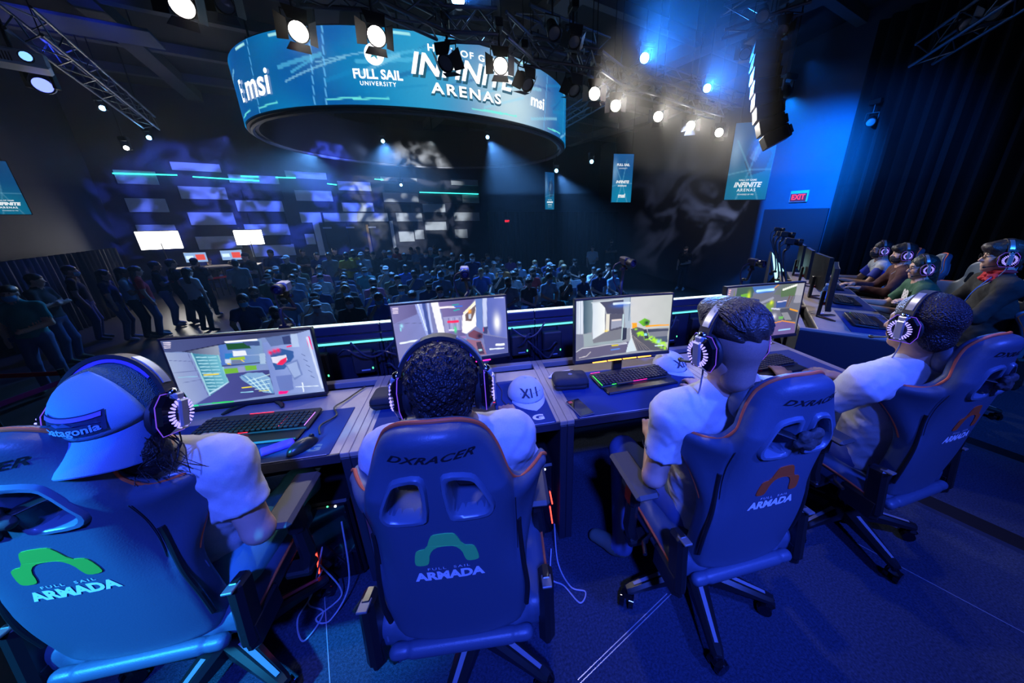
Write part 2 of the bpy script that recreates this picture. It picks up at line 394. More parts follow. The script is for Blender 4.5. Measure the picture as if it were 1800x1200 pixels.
# ================================================================ DESKS
lam = mat('desk_laminate', (.34,.29,.265), .45, noise=(14,.15)); desk_edge = mat('desk_edge', (.022,.024,.04), .5)
matcloth = mat('mat_cloth', (.0,.03,.16), .85, bump=(900,.3)); mat_edge = mat('mat_edge', (.5,.5,.6), .6); logo_w = mat('logo_white', (.75,.75,.78), .6); logo_d = mat('logo_dim', (.10,.12,.17), .6)
XB = [-1.4615+.936*k for k in range(5)]; YF, YB, ZT = 1.318, 2.06, .75
dn = ['leftmost gaming desk in front of the player in the backward cap', 'second gaming desk with the white cap and mouse mat logo', 'third gaming desk with the phone and the large keyboard', 'fourth gaming desk at the right end of the row']
desks = []
for k in range(4):
    x0, x1 = XB[k], XB[k+1]; cx = (x0+x1)/2
    t = thing('gaming_desk', dn[k], 'desk', (cx, 0, 0), 0, 'gaming desks of the near team'); desks.append(t); hw = .468
    b = MB(); b.box((0,(YF+1.93)/2,ZT-.018), (2*hw-.07, 1.93-YF, .036), .004); b.box((0,2.04,ZT-.018), (2*hw-.07,.05,.036), .003); b.build('tabletop', lam, t, ang=20)
    b = MB(); b.box((0,YF+.004,ZT-.02), (2*hw-.072,.012,.042), .002); b.build('edge_band', desk_edge, t, ang=20)
    for sx in (-1,1):
        b = MB(); b.box((sx*(hw-.0178),(YF+YB)/2,ZT/2-.012), (.0345,YB-YF,ZT-.024), .003); l = b.build('leg', desk_edge, t, ang=20)
        b = MB(); b.box((sx*(hw-.0178),(YF+YB)/2+.002,ZT-.011), (.0345,YB-YF,.022), .002); b.build('cap_rail', lam, l, ang=20)
    b = MB(); b.box((0,1.985,ZT-.10), (2*hw-.075,.10,.008)); b.box((0,1.938,ZT-.06), (2*hw-.075,.008,.09)); b.build('cable_tray', satin, t, smooth=False)
    b = MB(); b.box((0,2.02,.45), (2*hw-.075,.015,.5)); b.build('modesty_panel', satin, t, smooth=False)
    mx0, mx1, my0, my1 = [(-.40,.395,1.325,1.70),(-.41,.415,1.322,1.80),(-.415,.40,1.322,1.80),(-.41,.41,1.322,1.80)][k]
    mm = thing('mouse_mat', ['blue black mouse mat on the leftmost desk','blue black mouse mat with bright logo on the second desk','blue black mouse mat under phone and large keyboard','blue black mouse mat on the fourth desk'][k], 'mouse mat', (cx,0,ZT), 0, 'mouse mats')
    b = MB(); b.box(((mx0+mx1)/2,(my0+my1)/2,.002), (mx1-mx0,my1-my0,.004), .0015); b.build('mat_pad', matcloth, mm)
    b = MB(); b.tube([(mx0+.01,my0,.004),(mx1-.01,my0,.004)], .0014, 6); b.build('stitched_edge', mat_edge, mm)
    gx, gy = mx1-.075, my0+.055
    text_on('logo', 'G', .062, logo_w if k == 1 else logo_d, lambda x, y: (gx+x, gy+y, .0046), mm, bold=.003, sx=1.25)
# ---------------------------------------------------------------- monitors
def homog(src):
    """crop pixels of the four picture corners (TL,TR,BR,BL) -> unit square"""
    A = []; B = []
    for (x, y), (u, v) in zip(src, [(0,0),(1,0),(1,1),(0,1)]):
        A += [[x,y,1,0,0,0,-u*x,-u*y],[0,0,0,x,y,1,-v*x,-v*y]]; B += [u,v]
    h = np.linalg.solve(np.array(A,float), np.array(B,float)); H_ = np.append(h,1).reshape(3,3)
    def f(*pts):
        out = []
        for x, y in pts: q = H_ @ np.array([x,y,1.]); out.append((q[0]/q[2], q[1]/q[2]))
        return out
    return f
def hud_dots(p, x, y, n, wd, col, al=.9, h=.012, seed=0):
    r = random.Random(seed); cx = x
    while cx < x+wd:
        w_ = r.uniform(.006,.02); p.rect(cx, y, cx+w_, y+h, col, al); cx += w_+.005
def pic1():
    h = homog([(60,190),(1585,62),(1720,740),(335,945)]); p = Pic(208,118,1.78,srgb(120,140,190)); S = srgb
    p.poly(h((60,190),(1120,95),(740,215),(300,312),(95,320)), S(72,82,130), col2=S(60,62,110))
    p.poly(h((1000,100),(1585,62),(1590,110),(1130,150),(740,215)), S(60,66,100))
    p.poly(h((95,320),(400,330),(580,800),(335,945)), S(150,165,200), col2=S(120,135,190))
    for a in ([(130,412),(380,420)],[(170,560),(470,520)],[(300,665),(510,620)],[(350,330),(560,800)]): p.line(h(*a), S(90,100,150), .006)
    p.poly(h((300,312),(700,225),(680,350),(400,330)), S(50,58,100), col2=S(150,160,180))
    p.poly(h((390,330),(665,350),(770,650),(580,805)), S(50,120,150), col2=S(110,180,200))
    for i in range(11):
        y = 375+i*36; p.line(h((440+i*13,y),(540+i*11,y-2)), S(160,210,225), .016); p.line(h((560+i*11,y-2),(640+i*9,y-6)), S(150,205,220), .016)
    p.line(h((390,330),(580,805)), S(150,200,215), .02); p.line(h((580,780),(775,650)), S(180,215,235), .02); p.line(h((665,350),(770,650)), S(140,195,200), .016)
    p.line(h((520,575),(665,560)), S(235,205,40), .018); p.line(h((250,605),(450,590)), S(140,210,230), .01, .7)
    p.poly(h((665,230),(1100,170),(1140,450),(700,480)), S(70,110,190), col2=S(120,150,190))
    p.poly(h((740,220),(960,205),(1000,270),(760,290)), S(30,80,40)); p.poly(h((900,190),(1080,190),(1090,240),(960,240)), S(60,80,130))
    p.poly(h((810,300),(940,295),(960,350),(820,360)), S(225,230,240)); p.poly(h((730,330),(810,325),(815,380),(735,390)), S(40,120,190)); p.poly(h((780,380),(930,360),(940,395),(790,405)), S(150,185,40))
    p.poly(h((730,395),(790,390),(800,440),(740,440)), S(190,205,225)); p.poly(h((800,410),(900,400),(905,440),(805,445)), S(110,120,150)); p.line(h((760,445),(790,450)), S(230,200,40), .016); p.line(h((900,400),(925,420)), S(230,200,40), .014)
    p.line(h((710,470),(1140,425)), S(60,70,110), .02); p.line(h((960,350),(1100,340)), S(150,170,210), .012); p.poly(h((1080,330),(1140,325),(1145,440),(1090,445)), S(160,185,215))
    p.line(h((740,200),(1055,172)), S(240,245,255), .024); p.line(h((300,312),(740,215)), S(30,32,60), .012)
    p.poly(h((720,505),(860,490),(870,545),(735,562)), S(110,175,50)); p.poly(h((930,465),(1050,460),(1055,510),(945,520)), S(110,175,50)); p.poly(h((860,480),(930,475),(940,560),(880,570)), S(140,150,190))
    p.poly(h((735,562),(870,545),(1060,520),(1180,510),(1230,780),(390,935),(580,805),(775,650)), S(75,80,150), col2=S(60,62,120))
    p.poly(h((880,590),(960,545),(1110,540),(1190,600),(1225,770),(1120,760),(1000,690),(905,625)), S(125,165,205))
    for i in range(7): p.line(h((900+i*40,570+i*10),(1060+i*26,720+i*8)), S(190,230,235) if i%2 else S(60,120,180), .01)
    for i in range(4): p.line(h((960+i*25,640+i*30),(1180,560+i*50)), S(210,240,240), .008)
    p.poly(h((1115,210),(1400,120),(1585,62),(1720,740),(1230,780)), S(118,138,200), col2=S(150,168,215))
    p.poly(h((1140,150),(1390,110),(1400,215),(1200,250)), S(90,110,160)); p.poly(h((1310,140),(1390,125),(1400,220),(1330,225)), S(50,62,110)); p.poly(h((1395,110),(1460,105),(1480,250),(1410,255)), S(170,190,225))
    p.poly(h((1190,310),(1290,270),(1420,300),(1425,370),(1330,500),(1240,510),(1200,400)), S(45,85,150)); p.poly(h((1200,370),(1350,340),(1360,400),(1260,440),(1215,430)), S(215,215,235)); p.poly(h((1250,450),(1290,400),(1355,365),(1350,415),(1310,455)), S(235,30,80))
    for q in ((1190,318),(1232,300),(1270,290)): p.glow(*h(q)[0], .013, .03, S(240,20,80))
    p.poly(h((1335,440),(1460,390),(1510,560),(1430,620)), S(110,130,185)); p.poly(h((1355,455),(1450,415),(1490,560),(1425,595)), S(150,170,215)); p.poly(h((1245,580),(1400,560),(1420,720),(1290,770)), S(100,120,185))
    p.poly(h((1545,145),(1580,135),(1615,280),(1580,285)), S(245,20,130)); p.line(h((1360,252),(1400,240)), S(245,20,90), .02); p.poly(h((1270,745),(1370,740),(1350,770),(1270,778)), S(245,20,130))
    for i in range(5): p.line(h((1500+i*22,330+i*60),(1535+i*22,352+i*60)), S(60,80,140), .008)
    p.line(h((1560,150),(1700,700)), S(200,212,240), .03); p.line(h((1505,650),(1515,745)), S(230,240,255), .016); p.line(h((1440,695),(1660,680)), S(220,235,250), .012)
    p.line(h((910,712),(995,700)), S(235,215,40), .02); p.line(h((1080,745),(1170,735)), S(220,215,60), .014); p.line(h((895,765),(1015,752)), S(150,215,240), .014)
    p.line(h((390,925),(455,915)), S(40,220,150), .022); p.line(h((470,908),(600,890)), S(70,200,170), .012); p.line(h((610,888),(815,866)), S(40,210,90), .022)
    for i in range(4): p.line(h((95+i*4,210+i*20),(165,207+i*20)), S(235,225,245), .012, .9)
    p.noise(.06,8,3); return p
def pic2():
    h = homog([(110,190),(1655,85),(1668,850),(235,1000)]); p = Pic(176,100,1.78,srgb(120,125,175)); S = srgb
    p.poly(h((110,190),(460,165),(590,650),(235,1000)), S(125,125,180), col2=S(120,130,190)); p.poly(h((110,190),(430,170),(460,300),(150,420)), S(118,112,165), col2=S(95,90,140))
    p.line(h((140,415),(520,420)), S(90,95,140), .006); p.line(h((240,675),(545,632)), S(235,245,255), .028)
    p.poly(h((430,170),(520,160),(640,560),(580,600)), S(150,165,225)); p.line(h((470,170),(580,520)), S(210,225,255), .02); p.line(h((545,160),(620,560)), S(60,80,150), .05); p.line(h((600,155),(650,540)), S(170,185,235), .03)
    p.poly(h((640,150),(740,145),(835,630),(740,600)), S(235,235,245)); p.poly(h((735,145),(1245,108),(1060,330),(1050,560),(1110,600),(830,620),(790,300)), S(120,108,160), col2=S(90,82,140))
    p.poly(h((800,350),(1050,330),(1060,520),(830,560)), S(150,150,195)); 
    for i in range(6): p.rect(*h((830+i*38,360))[0], *h((850+i*38,520))[0], S(90,90,150) if i%2 else S(190,190,225))
    p.line(h((870,415),(995,410)), S(240,40,90), .04); p.line(h((755,222),(960,215)), S(245,235,240), .03); p.line(h((960,215),(1060,205)), S(60,110,220), .02); p.glow(*h((960,520))[0], .012,.05, S(60,230,130)); p.line(h((880,525),(940,525)), S(230,230,255), .02)
    p.line(h((950,265),(1020,250)), S(40,170,170), .02); p.line(h((930,190),(1010,180)), S(40,150,160), .02)
    p.poly(h((1060,330),(1245,130),(1245,480),(1110,580),(1050,560)), S(245,240,240)); p.poly(h((1100,320),(1245,190),(1235,290),(1180,410),(1100,410)), S(110,92,90)); p.line(h((1085,300),(1235,165)), S(255,250,210), .03); p.glow(*h((1160,280))[0], .015,.04, S(250,170,60)); p.poly(h((1145,320),(1180,315),(1180,380),(1145,385)), S(190,200,220))
    p.poly(h((1245,108),(1340,102),(1330,560),(1245,480)), S(100,125,190)); p.poly(h((1340,102),(1400,98),(1390,500),(1340,490)), S(190,200,235)); p.poly(h((1400,98),(1655,85),(1660,650),(1430,600),(1395,500)), S(90,105,180), col2=S(110,120,195)); p.glow(*h((1530,440))[0], .03,.14, S(255,255,255))
    p.poly(h((1335,500),(1400,490),(1390,590),(1335,580)), S(60,66,110)); p.line(h((1340,505),(1338,550)), S(230,50,60), .012)
    p.poly(h((580,640),(740,610),(1110,640),(1100,700),(700,720)), S(110,150,200)); p.poly(h((750,640),(1100,610),(1105,640),(780,665)), S(150,120,180)); p.poly(h((235,900),(640,650),(700,720),(1100,700),(1160,880),(235,1000)), S(85,90,150)); p.line(h((240,880),(600,660)), S(130,130,190), .03); p.line(h((300,950),(640,690)), S(190,200,240), .012)
    p.poly(h((1330,600),(1665,660),(1668,850),(1370,860)), S(88,95,160)); p.poly(h((1130,580),(1210,530),(1330,590),(1320,640),(1250,660),(1140,620)), S(115,70,90)); p.glow(*h((1285,615))[0], .028,.05, S(30,28,50)); p.poly(h((1100,650),(1220,670),(1300,680),(1375,860),(1170,880)), S(150,105,130)); p.poly(h((1235,700),(1300,690),(1345,855),(1270,860)), S(70,56,80)); p.poly(h((1262,790),(1310,785),(1315,812),(1270,818)), S(160,210,230))
    p.poly(h((1030,800),(1070,755),(1110,800),(1130,860),(1060,870)), S(190,235,235)); p.line(h((1510,740),(1610,735)), S(240,245,255), .04); p.line(h((1420,795),(1610,788)), S(230,240,255), .024)
    for i in range(4): p.line(h((140+i*3,220+i*22),(210,215+i*22)), S(240,225,245), .012)
    p.glow(*h((255,450))[0], .012,.03, S(160,225,250)); p.line(h((242,480),(245,515)), S(140,225,240), .015); p.line(h((1510,103),(1630,98)), S(220,225,250), .014)
    p.noise(.05,8,5); return p
def pic3():
    h = homog([(115,215),(1515,110),(1440,890),(105,1025)]); p = Pic(160,104,1.78,srgb(150,155,165)); S = srgb
    p.poly(h((900,140),(1515,110),(1440,890),(900,900)), S(205,205,205), col2=S(185,190,185)); p.poly(h((800,150),(900,140),(910,580),(830,600)), S(165,180,195)); p.line(h((905,140),(880,480)), S(110,130,150), .014)
    p.poly(h((115,215),(220,205),(215,660),(110,660)), S(190,200,215)); p.poly(h((215,205),(360,195),(340,640),(220,660)), S(60,85,100), col2=S(120,140,150)); p.line(h((200,210),(195,650)), S(235,240,250), .012); p.line(h((165,210),(150,660)), S(235,240,250), .01)
    p.poly(h((350,235),(460,225),(530,300),(530,640),(350,740)), S(205,215,225), col2=S(235,238,235)); p.poly(h((440,215),(800,180),(800,390),(560,385),(530,300)), S(75,76,95)); p.poly(h((535,390),(800,385),(790,600),(640,640),(530,650)), S(85,85,100)); p.poly(h((545,390),(600,390),(590,620),(540,640)), S(225,220,205)); p.poly(h((620,470),(780,455),(780,560),(620,600)), S(150,155,175)); p.line(h((640,480),(760,470)), S(240,225,215), .03, .8); p.glow(*h((550,625))[0], .02,.02, S(250,220,90))
    p.poly(h((350,740),(530,640),(790,590),(780,750),(360,800)), S(120,122,130)); p.line(h((340,235),(800,180)), S(190,200,205), .02); p.line(h((660,250),(890,235)), S(230,245,255), .035); p.glow(*h((760,265))[0], .08,.04, S(60,120,230), .6)
    p.line(h((800,400),(780,760)), S(190,215,220), .03); p.poly(h((790,580),(850,580),(840,740),(780,760)), S(50,55,70))
    p.poly(h((110,660),(215,670),(220,830),(110,900)), S(120,125,145)); p.poly(h((215,670),(330,660),(360,790),(780,740),(780,780),(230,840)), S(150,165,170)); p.poly(h((105,900),(220,850),(900,770),(850,920),(105,1025)), S(98,94,120)); p.line(h((110,905),(190,860),(840,785)), S(220,225,230), .01)
    p.line(h((635,828),(720,820)), S(225,205,40), .025); p.line(h((620,885),(740,872)), S(90,140,230), .02); p.line(h((730,815),(850,800)), S(210,215,230), .016); p.line(h((155,985),(260,965),(320,910)), S(200,195,200), .014)
    p.poly(h((925,515),(1000,510),(1000,580),(930,590)), S(250,165,20)); p.poly(h((1120,545),(1465,525),(1460,545),(1120,570)), S(250,165,20)); p.poly(h((1150,600),(1455,575),(1440,700),(1160,720)), S(125,128,140)); p.poly(h((1150,600),(1455,590),(1450,620),(1160,640)), S(70,75,92)); p.poly(h((1180,720),(1440,690),(1438,780),(1250,790)), S(78,90,110))
    p.poly(h((1020,500),(1110,445),(1190,480),(1170,540),(1090,560)), S(110,190,30)); p.glow(*h((1140,510))[0], .03,.045, S(25,40,40)); p.poly(h((910,600),(1000,570),(1080,590),(1140,640),(1170,740),(1430,850),(1440,890),(1000,905),(930,720)), S(88,88,95))
    r = random.Random(4)
    for _ in range(70):
        t = r.random(); x = 930+t*480+r.uniform(-20,60); y = 590+t*250+r.uniform(-20,50)
        if x < 1420: p.glow(*h((x,min(y,880)))[0], r.uniform(.006,.02), r.uniform(.008,.022), S(175,240,15), .95)
    for i in range(5): p.line(h((940+i*12,680+i*12),(1010+i*45,890)), S(150,140,135), .006)
    p.poly(h((1090,600),(1140,600),(1170,730),(1110,740)), S(60,64,70)); p.poly(h((1100,660),(1140,655),(1145,690),(1105,695)), S(150,225,240)); p.poly(h((915,720),(985,900),(835,925),(870,800)), S(205,220,228)); p.line(h((1260,830),(1370,825)), S(210,235,250), .02); p.glow(*h((1310,770))[0], .02,.03, S(150,205,240))
    p.noise(.04,8,9); return p
def pic4():
    h = homog([(190,205),(1455,98),(1290,880),(150,920)]); p = Pic(150,96,1.78,srgb(110,112,125)); S = srgb
    p.poly(h((190,205),(400,190),(330,400),(160,420)), S(125,122,145)); p.poly(h((330,200),(600,175),(540,460),(300,410)), S(70,95,80)); p.poly(h((390,290),(520,270),(535,440),(400,400)), S(110,175,60)); p.glow(*h((512,320))[0], .02,.08, S(205,225,40)); p.glow(*h((510,430))[0], .018,.05, S(215,225,40)); p.line(h((290,240),(285,400)), S(120,140,60), .016)
    p.poly(h((560,180),(980,140),(900,240),(760,290),(600,260)), S(70,110,180)); p.line(h((640,240),(905,215)), S(190,240,255), .05); p.glow(*h((760,270))[0], .1,.04, S(40,120,240), .8)
    p.poly(h((540,340),(700,360),(920,330),(900,250),(620,280)), S(110,112,130)); p.poly(h((530,340),(690,365),(680,400),(540,400)), S(50,60,120)); p.line(h((530,395),(700,420),(900,345)), S(150,152,175), .05)
    p.poly(h((900,290),(1060,130),(1340,100),(1270,320)), S(105,115,110)); p.poly(h((1040,220),(1310,130),(1270,310),(1030,330)), S(90,115,80)); p.line(h((1070,215),(1310,135)), S(235,240,230), .04); p.line(h((920,190),(1000,130)), S(225,150,30), .02); p.poly(h((1290,300),(1410,300),(1380,420),(1250,420)), S(150,150,165)); p.poly(h((1320,120),(1455,98),(1410,300),(1280,300)), S(165,165,175))
    p.poly(h((960,400),(1130,370),(1140,480),(960,490)), S(60,85,150)); p.line(h((985,405),(1130,385)), S(225,215,235), .02); p.line(h((1190,310),(1130,470)), S(110,85,80), .03); p.line(h((1240,310),(1160,480)), S(110,90,80), .02)
    p.poly(h((560,440),(800,430),(780,560),(640,560)), S(125,140,150)); p.poly(h((800,420),(930,390),(900,540),(790,570)), S(120,150,70)); p.glow(*h((880,410))[0], .02,.04, S(220,235,60)); p.line(h((890,500),(1030,515)), S(200,205,225), .03)
    p.poly(h((1020,510),(1200,500),(1330,570),(1300,700),(1090,690)), S(80,82,95)); p.poly(h((1050,570),(1160,560),(1230,680),(1120,680)), S(140,140,150)); p.line(h((1200,515),(1330,550)), S(230,155,40), .03)
    p.poly(h((730,620),(830,600),(800,680),(740,680)), S(225,170,40)); p.poly(h((920,700),(1090,680),(1290,730),(1290,880),(760,910)), S(110,92,150)); p.line(h((930,715),(1080,690),(1290,728)), S(235,150,40), .02)
    p.poly(h((770,660),(850,570),(900,580),(930,880),(780,900)), S(35,32,45)); p.poly(h((830,620),(880,560),(900,600),(860,680)), S(180,25,40)); p.glow(*h((930,620))[0], .028,.05, S(225,225,240)); p.poly(h((860,690),(930,680),(925,850),(845,855)), S(205,205,205)); p.line(h((875,742),(915,732)), S(225,30,30), .03); p.line(h((865,800),(895,795)), S(60,190,210), .03)
    p.line(h((1020,825),(1210,815)), S(150,200,245), .025); p.poly(h((1010,620),(1090,620),(1080,660),(1010,660)), S(110,180,90))
    for i in range(3): p.line(h((215-i*5,230+i*28),(232-i*5,229+i*28)), S(240,180,190), .02)
    p.noise(.06,8,2); return p
scr_m = screen_mat('monitor_screen', 1.15)
def monitor(label, tl, tr, zt, hgt, pic, led, curve=0, tilt=3, foot=True):
    """tl, tr: top corners (x, y); screen hangs down hgt"""
    a = Vector((*tl,0)); c = Vector((*tr,0)); W = (c-a).length; mid = (a+c)/2; rz = math.degrees(math.atan2(c.y-a.y, c.x-a.x)); zc = zt-hgt/2
    t = thing('monitor', label, 'monitor', (mid.x, mid.y, ZT), rz, 'monitors of the near team'); z0 = zc-ZT; M = Matrix.Translation((0,0,z0)) @ Matrix.Rotation(rad(-tilt),4,'X')
    def bend(x): return -curve*(x/(W/2))**2
    b = MB(M); N = 12
    for i in range(N):
        xa = -W/2+W*i/N; xb = -W/2+W*(i+1)/N; q = .5*(bend(xa)+bend(xb))
        b.box(((xa+xb)/2, q+.022, 0), (W/N+.0005, .03, hgt))
    b.build('housing', black, t, smooth=False)
    b = MB(M); n_ = 12; P = []
    for sg in (1,-1):
        b.tube([(-W/2+W*i/n_, bend(-W/2+W*i/n_)+.004, sg*(hgt/2-(.004 if sg > 0 else .010))) for i in range(n_+1)], .0045 if sg > 0 else .011, 6)
    for sg in (1,-1): b.tube([(sg*(W/2-.003), bend(W/2)+.004, -hgt/2), (sg*(W/2-.003), bend(W/2)+.004, hgt/2)], .004, 6)
    b.build('bezel', satin, t)
    w2, h2 = W-.014, hgt-.032
    def fn(X, Y):
        x = (X-.5)*w2; P = np.stack([x, -curve*(x/(W/2))**2+.004, .006+(.5-Y)*h2], 1); R3 = np.array(M.to_3x3()); return P @ R3.T+np.array(M.translation)
    pic.surf('screen', fn, scr_m, t)
    if led:
        for i in range(4):
            if led[1][i] is None: continue
            b = MB(M); b.box((-.24*W+.16*W*i, bend(-.24*W+.16*W*i)+.006, -hgt/2-.005), (.145*W,.008,.006), .001); b.build('light_strip', emat('led_'+led[0], led[1][i], 3), t)
    zb = z0-hgt/2
    b = MB(); b.box((0,.06,zb/2+.05), (.06,.03,max(zb,.02)+.16), .006); b.build('stand_neck', black, t)
    for sx in (-1,1):
        b = MB(); b.tube([(sx*.015,.06,.012),(sx*.11,-.045,.010),(sx*.125,-.075,.007)], [.016,.012,.007], 8, flat=.6); b.build('stand_foot', darkmetal, t)
    b = MB(); b.cyl((0,.035,zb+.0),(0,.045,zb+.02),.018,.018,12); b.build('stand_accent', mat('red_plastic',(.5,.02,.03),.4), t)
    return t
OR = (1,.42,.05); PK = (1,.02,.35)
monitor('leftmost gaming monitor with the red hand in its picture', (-1.385,1.842),(-.775,1.862), 1.135,.375, pic1(), None, 0, 2)
monitor('second gaming monitor with the corridor scene and pink under-light', (-.388,1.812),(.216,1.900), 1.243,.372, pic2(), ('pink',[None,None,PK,PK]), .004, 2)
monitor('third gaming monitor with the bright green rifle in its picture', (.556,1.690),(1.165,1.712), 1.243,.372, pic3(), ('orange',[OR]*4), .012, 3)
monitor('fourth gaming monitor, partly hidden by the third player', (1.52,1.70),(2.155,1.735), 1.262,.372, pic4(), ('orange4',[None,None,OR,None]), .006, 3)
# ---------------------------------------------------------------- keyboards
keyc = mat('keycap', (.018,.018,.02), .5)
def keyboard(label, c, rz, glows, w=.465, wrist=True):
    t = thing('keyboard', label, 'keyboard', (c[0],c[1],ZT+.004), rz, 'keyboards')
    b = MB(); b.box((0,.02,.014), (w,.165,.018), .006, R=(3,0,0)); b.build('case', satin, t)
    if wrist: b = MB(); b.box((0,-.098,.009), (w-.02,.08,.014), .006); b.build('wrist_rest', black, t)
    b = MB()
    for r_ in range(6):
        n_ = 21 if r_ else 20; x = -w/2+.012
        row = [(1,)]*n_
        for i in range(n_):
            if r_ == 5 and 4 <= i <= 8: continue
            kw = .0172; b.box((-w/2+.018+i*.0212, -.05+.0205*r_, .028+.0011*r_), (kw,.017,.009), .002)
        if r_ == 5: pass
    b.box((-w/2+.018+6*.0212,-.05-.0205,.026), (.105,.017,.009), .002)
    k = b.build('keycaps', keyc, t, smooth=False); k['kind'] = 'stuff'
    for i, (x, y, l, hor, col) in enumerate(glows):
        b = MB(); b.box((x,y,.0235+.0011*(y+.06)/.02), ((l,.0022,.002) if hor else (.0022,l,.002))); b.build('key_light', emat('keyglow%d_%s' % (i,label[:4]), col, 2.2), t)
    return t
RG = (1,.02,.06); GG = (.05,1,.1)
keyboard('black keyboard with red key lights on the leftmost desk', (-.975,1.60), -3, [(-.1,-.062,.2,1,RG),(-.2,-.062,.06,1,GG),(.11,0,.1,0,(1,.05,.2)),(.22,0,.11,0,(.5,.2,1)),(-.02,.088,.10,1,RG)])
keyboard('black keyboard half hidden behind the second player\'s head', (-.135,1.585), 2, [(.2,-.062,.05,1,(.6,.2,1)),(.226,.01,.1,0,(.5,.2,1)),(.13,.0,.1,0,(.3,.2,1))])
keyboard('large black keyboard with wrist rest on the third desk', (.905,1.64), 4, [(-.2,.088,.06,1,PK),(-.226,0,.13,0,GG),(.0,-.062,.12,1,PK),(-.14,-.062,.05,1,GG)])
keyboard('black keyboard on the fourth desk beside the third player\'s neck', (1.80,1.60), 4, [(-.1,-.062,.05,1,GG),(.12,.03,.02,1,RG)])
# ---------------------------------------------------------------- mice, caps, cases and small things
def mouse(label, c, rz, col):
    t = thing('mouse', label, 'mouse', (c[0],c[1],ZT+.004), rz, 'computer mice')
    s = SD((-.05,-.08,-.005),(.05,.08,.06),.003); s.ell((0,-.008,.004),(.031,.062,.036),.0); s.cut((0,0,0),(0,0,-1)); s.mesh('shell', mat('mouse_shell',(.02,.021,.024),.3), t)
    b = MB(); b.cyl((-.004,.036,.030),(.004,.036,.030),.010,n=14); b.build('scroll_wheel', darkmetal, t)
    b = MB(); b.ell((0,-.038,.031),(.007,.007,.003),12,6); b.build('logo_light', emat('mouse_'+label[:9], col, 2), t); return t
mouse('black mouse beside the purple cloth on the leftmost desk', (-.713,1.40), -35, (.9,.7,1)); mouse('black mouse in front of the white cap on the second desk', (.158,1.44), 8, (.9,.3,.6)); mouse('black mouse with pink light beside the third player\'s arm', (1.175,1.475), -55, (1,.1,.5))
def cable(name, label, pts, r, m, n=10):
    b = MB(); b.tube(spline(pts, n), r, 6); return tag(b.build(name, m), label, 'cable', 'cables')
cabm = mat('cable_black', (.02,.02,.025), .45); cabg = mat('cable_grey', (.35,.36,.42), .5)
cable('mouse_cable', 'thin mouse cable running back from the second desk\'s mouse', [(.155,1.50,.762),(.13,1.58,.76),(.14,1.68,.757),(.12,1.8,.757),(.13,1.93,.757)], .002, cabm)
cable('mouse_cable', 'dark mouse cable bundle beside the leftmost keyboard', [(-.68,1.47,.762),(-.70,1.54,.765),(-.66,1.62,.762),(-.69,1.70,.765),(-.66,1.78,.76),(-.6,1.92,.76)], .004, cabm)
capc = mat('cap_cotton', (.62,.64,.70), .9, bump=(500,.4), noise=(30,.08)); capdark = mat('cap_print', (.04,.045,.07), .8)
def cap_shape(t, m, mb=None, brim=True, R=1.0):
    """dome of a ball cap, brim to -y"""
    s = SD((-.14,-.14,-.01),(.14,.15,.16),.0055); s.ell((0,.005,0),(.096*R,.108*R,.098*R),0); s.cut((0,0,0),(0,0,-1)); o = s.mesh('crown', m, t)
    b = MB(); n_ = 14; vs=[]; 
    for i in range(n_+1):
        a = math.pi*(1.10+.80*i/n_)
        for rr, dz in ((1.0,.004),(1.28,.002),(1.60,-.012)):
            x, y = .092*R*math.cos(a), .108*R*math.sin(a)*rr if rr > 1 else .108*R*math.sin(a); xx = x*(1+.12*(rr-1)); vs.append((xx, y-.004*(rr-1), dz-.05*(rr-1)*abs(math.cos(a))))
    m_ = len(vs); vs += [(x,y,z-.004) for x,y,z in vs]; fs=[]
    for i in range(n_):
        for j in range(2):
            q = (i*3+j,(i+1)*3+j,(i+1)*3+j+1,i*3+j+1); fs += [q[::-1], tuple(v+m_ for v in q)]
        q = (i*3+2,(i+1)*3+2); fs.append((q[0],q[1],q[1]+m_,q[0]+m_))
    b.add(vs, fs); b.build('brim', mb or m, t)
    b = MB(); b.ell((0,.005,.098*R),(.008,.008,.005),10,6); b.build('button', mb or m, t)
def dome_pt(x, z, R=1.0, off=.002):
    """front (-y) point of the dome at sideways x and height z"""
    q = max(0, 1-(x/(.096*R))**2-(z/(.098*R))**2); return (x, .005-.108*R*math.sqrt(q)-off, z)
def cap(label, c, rz):
    t = thing('ball_cap', label, 'cap', (c[0],c[1],ZT+.012), rz, 'white team caps'); cap_shape(t, capc)
    for i, ch in enumerate(['X','I','I']): text_on('letter', ch, .052, capdark, lambda x, y: dome_pt(-.030+i*.030+x*.95, .050+y, off=.006), t, bold=.002)
    b = MB(); 
    for i in range(9): b.box(dome_pt(-.05+i*.0125,.050,off=.004), (.003,.003,.003))
    b.build('stitch_row', capdark, t, smooth=False); return t
cap('pale cap lettered XII on the second desk beside the mouse', (.262,1.60), 8); cap('pale cap lettered XII standing behind the large keyboard', (1.215,1.735), 22)
casem = mat('case_fabric', (.022,.024,.035), .75, bump=(700,.5))
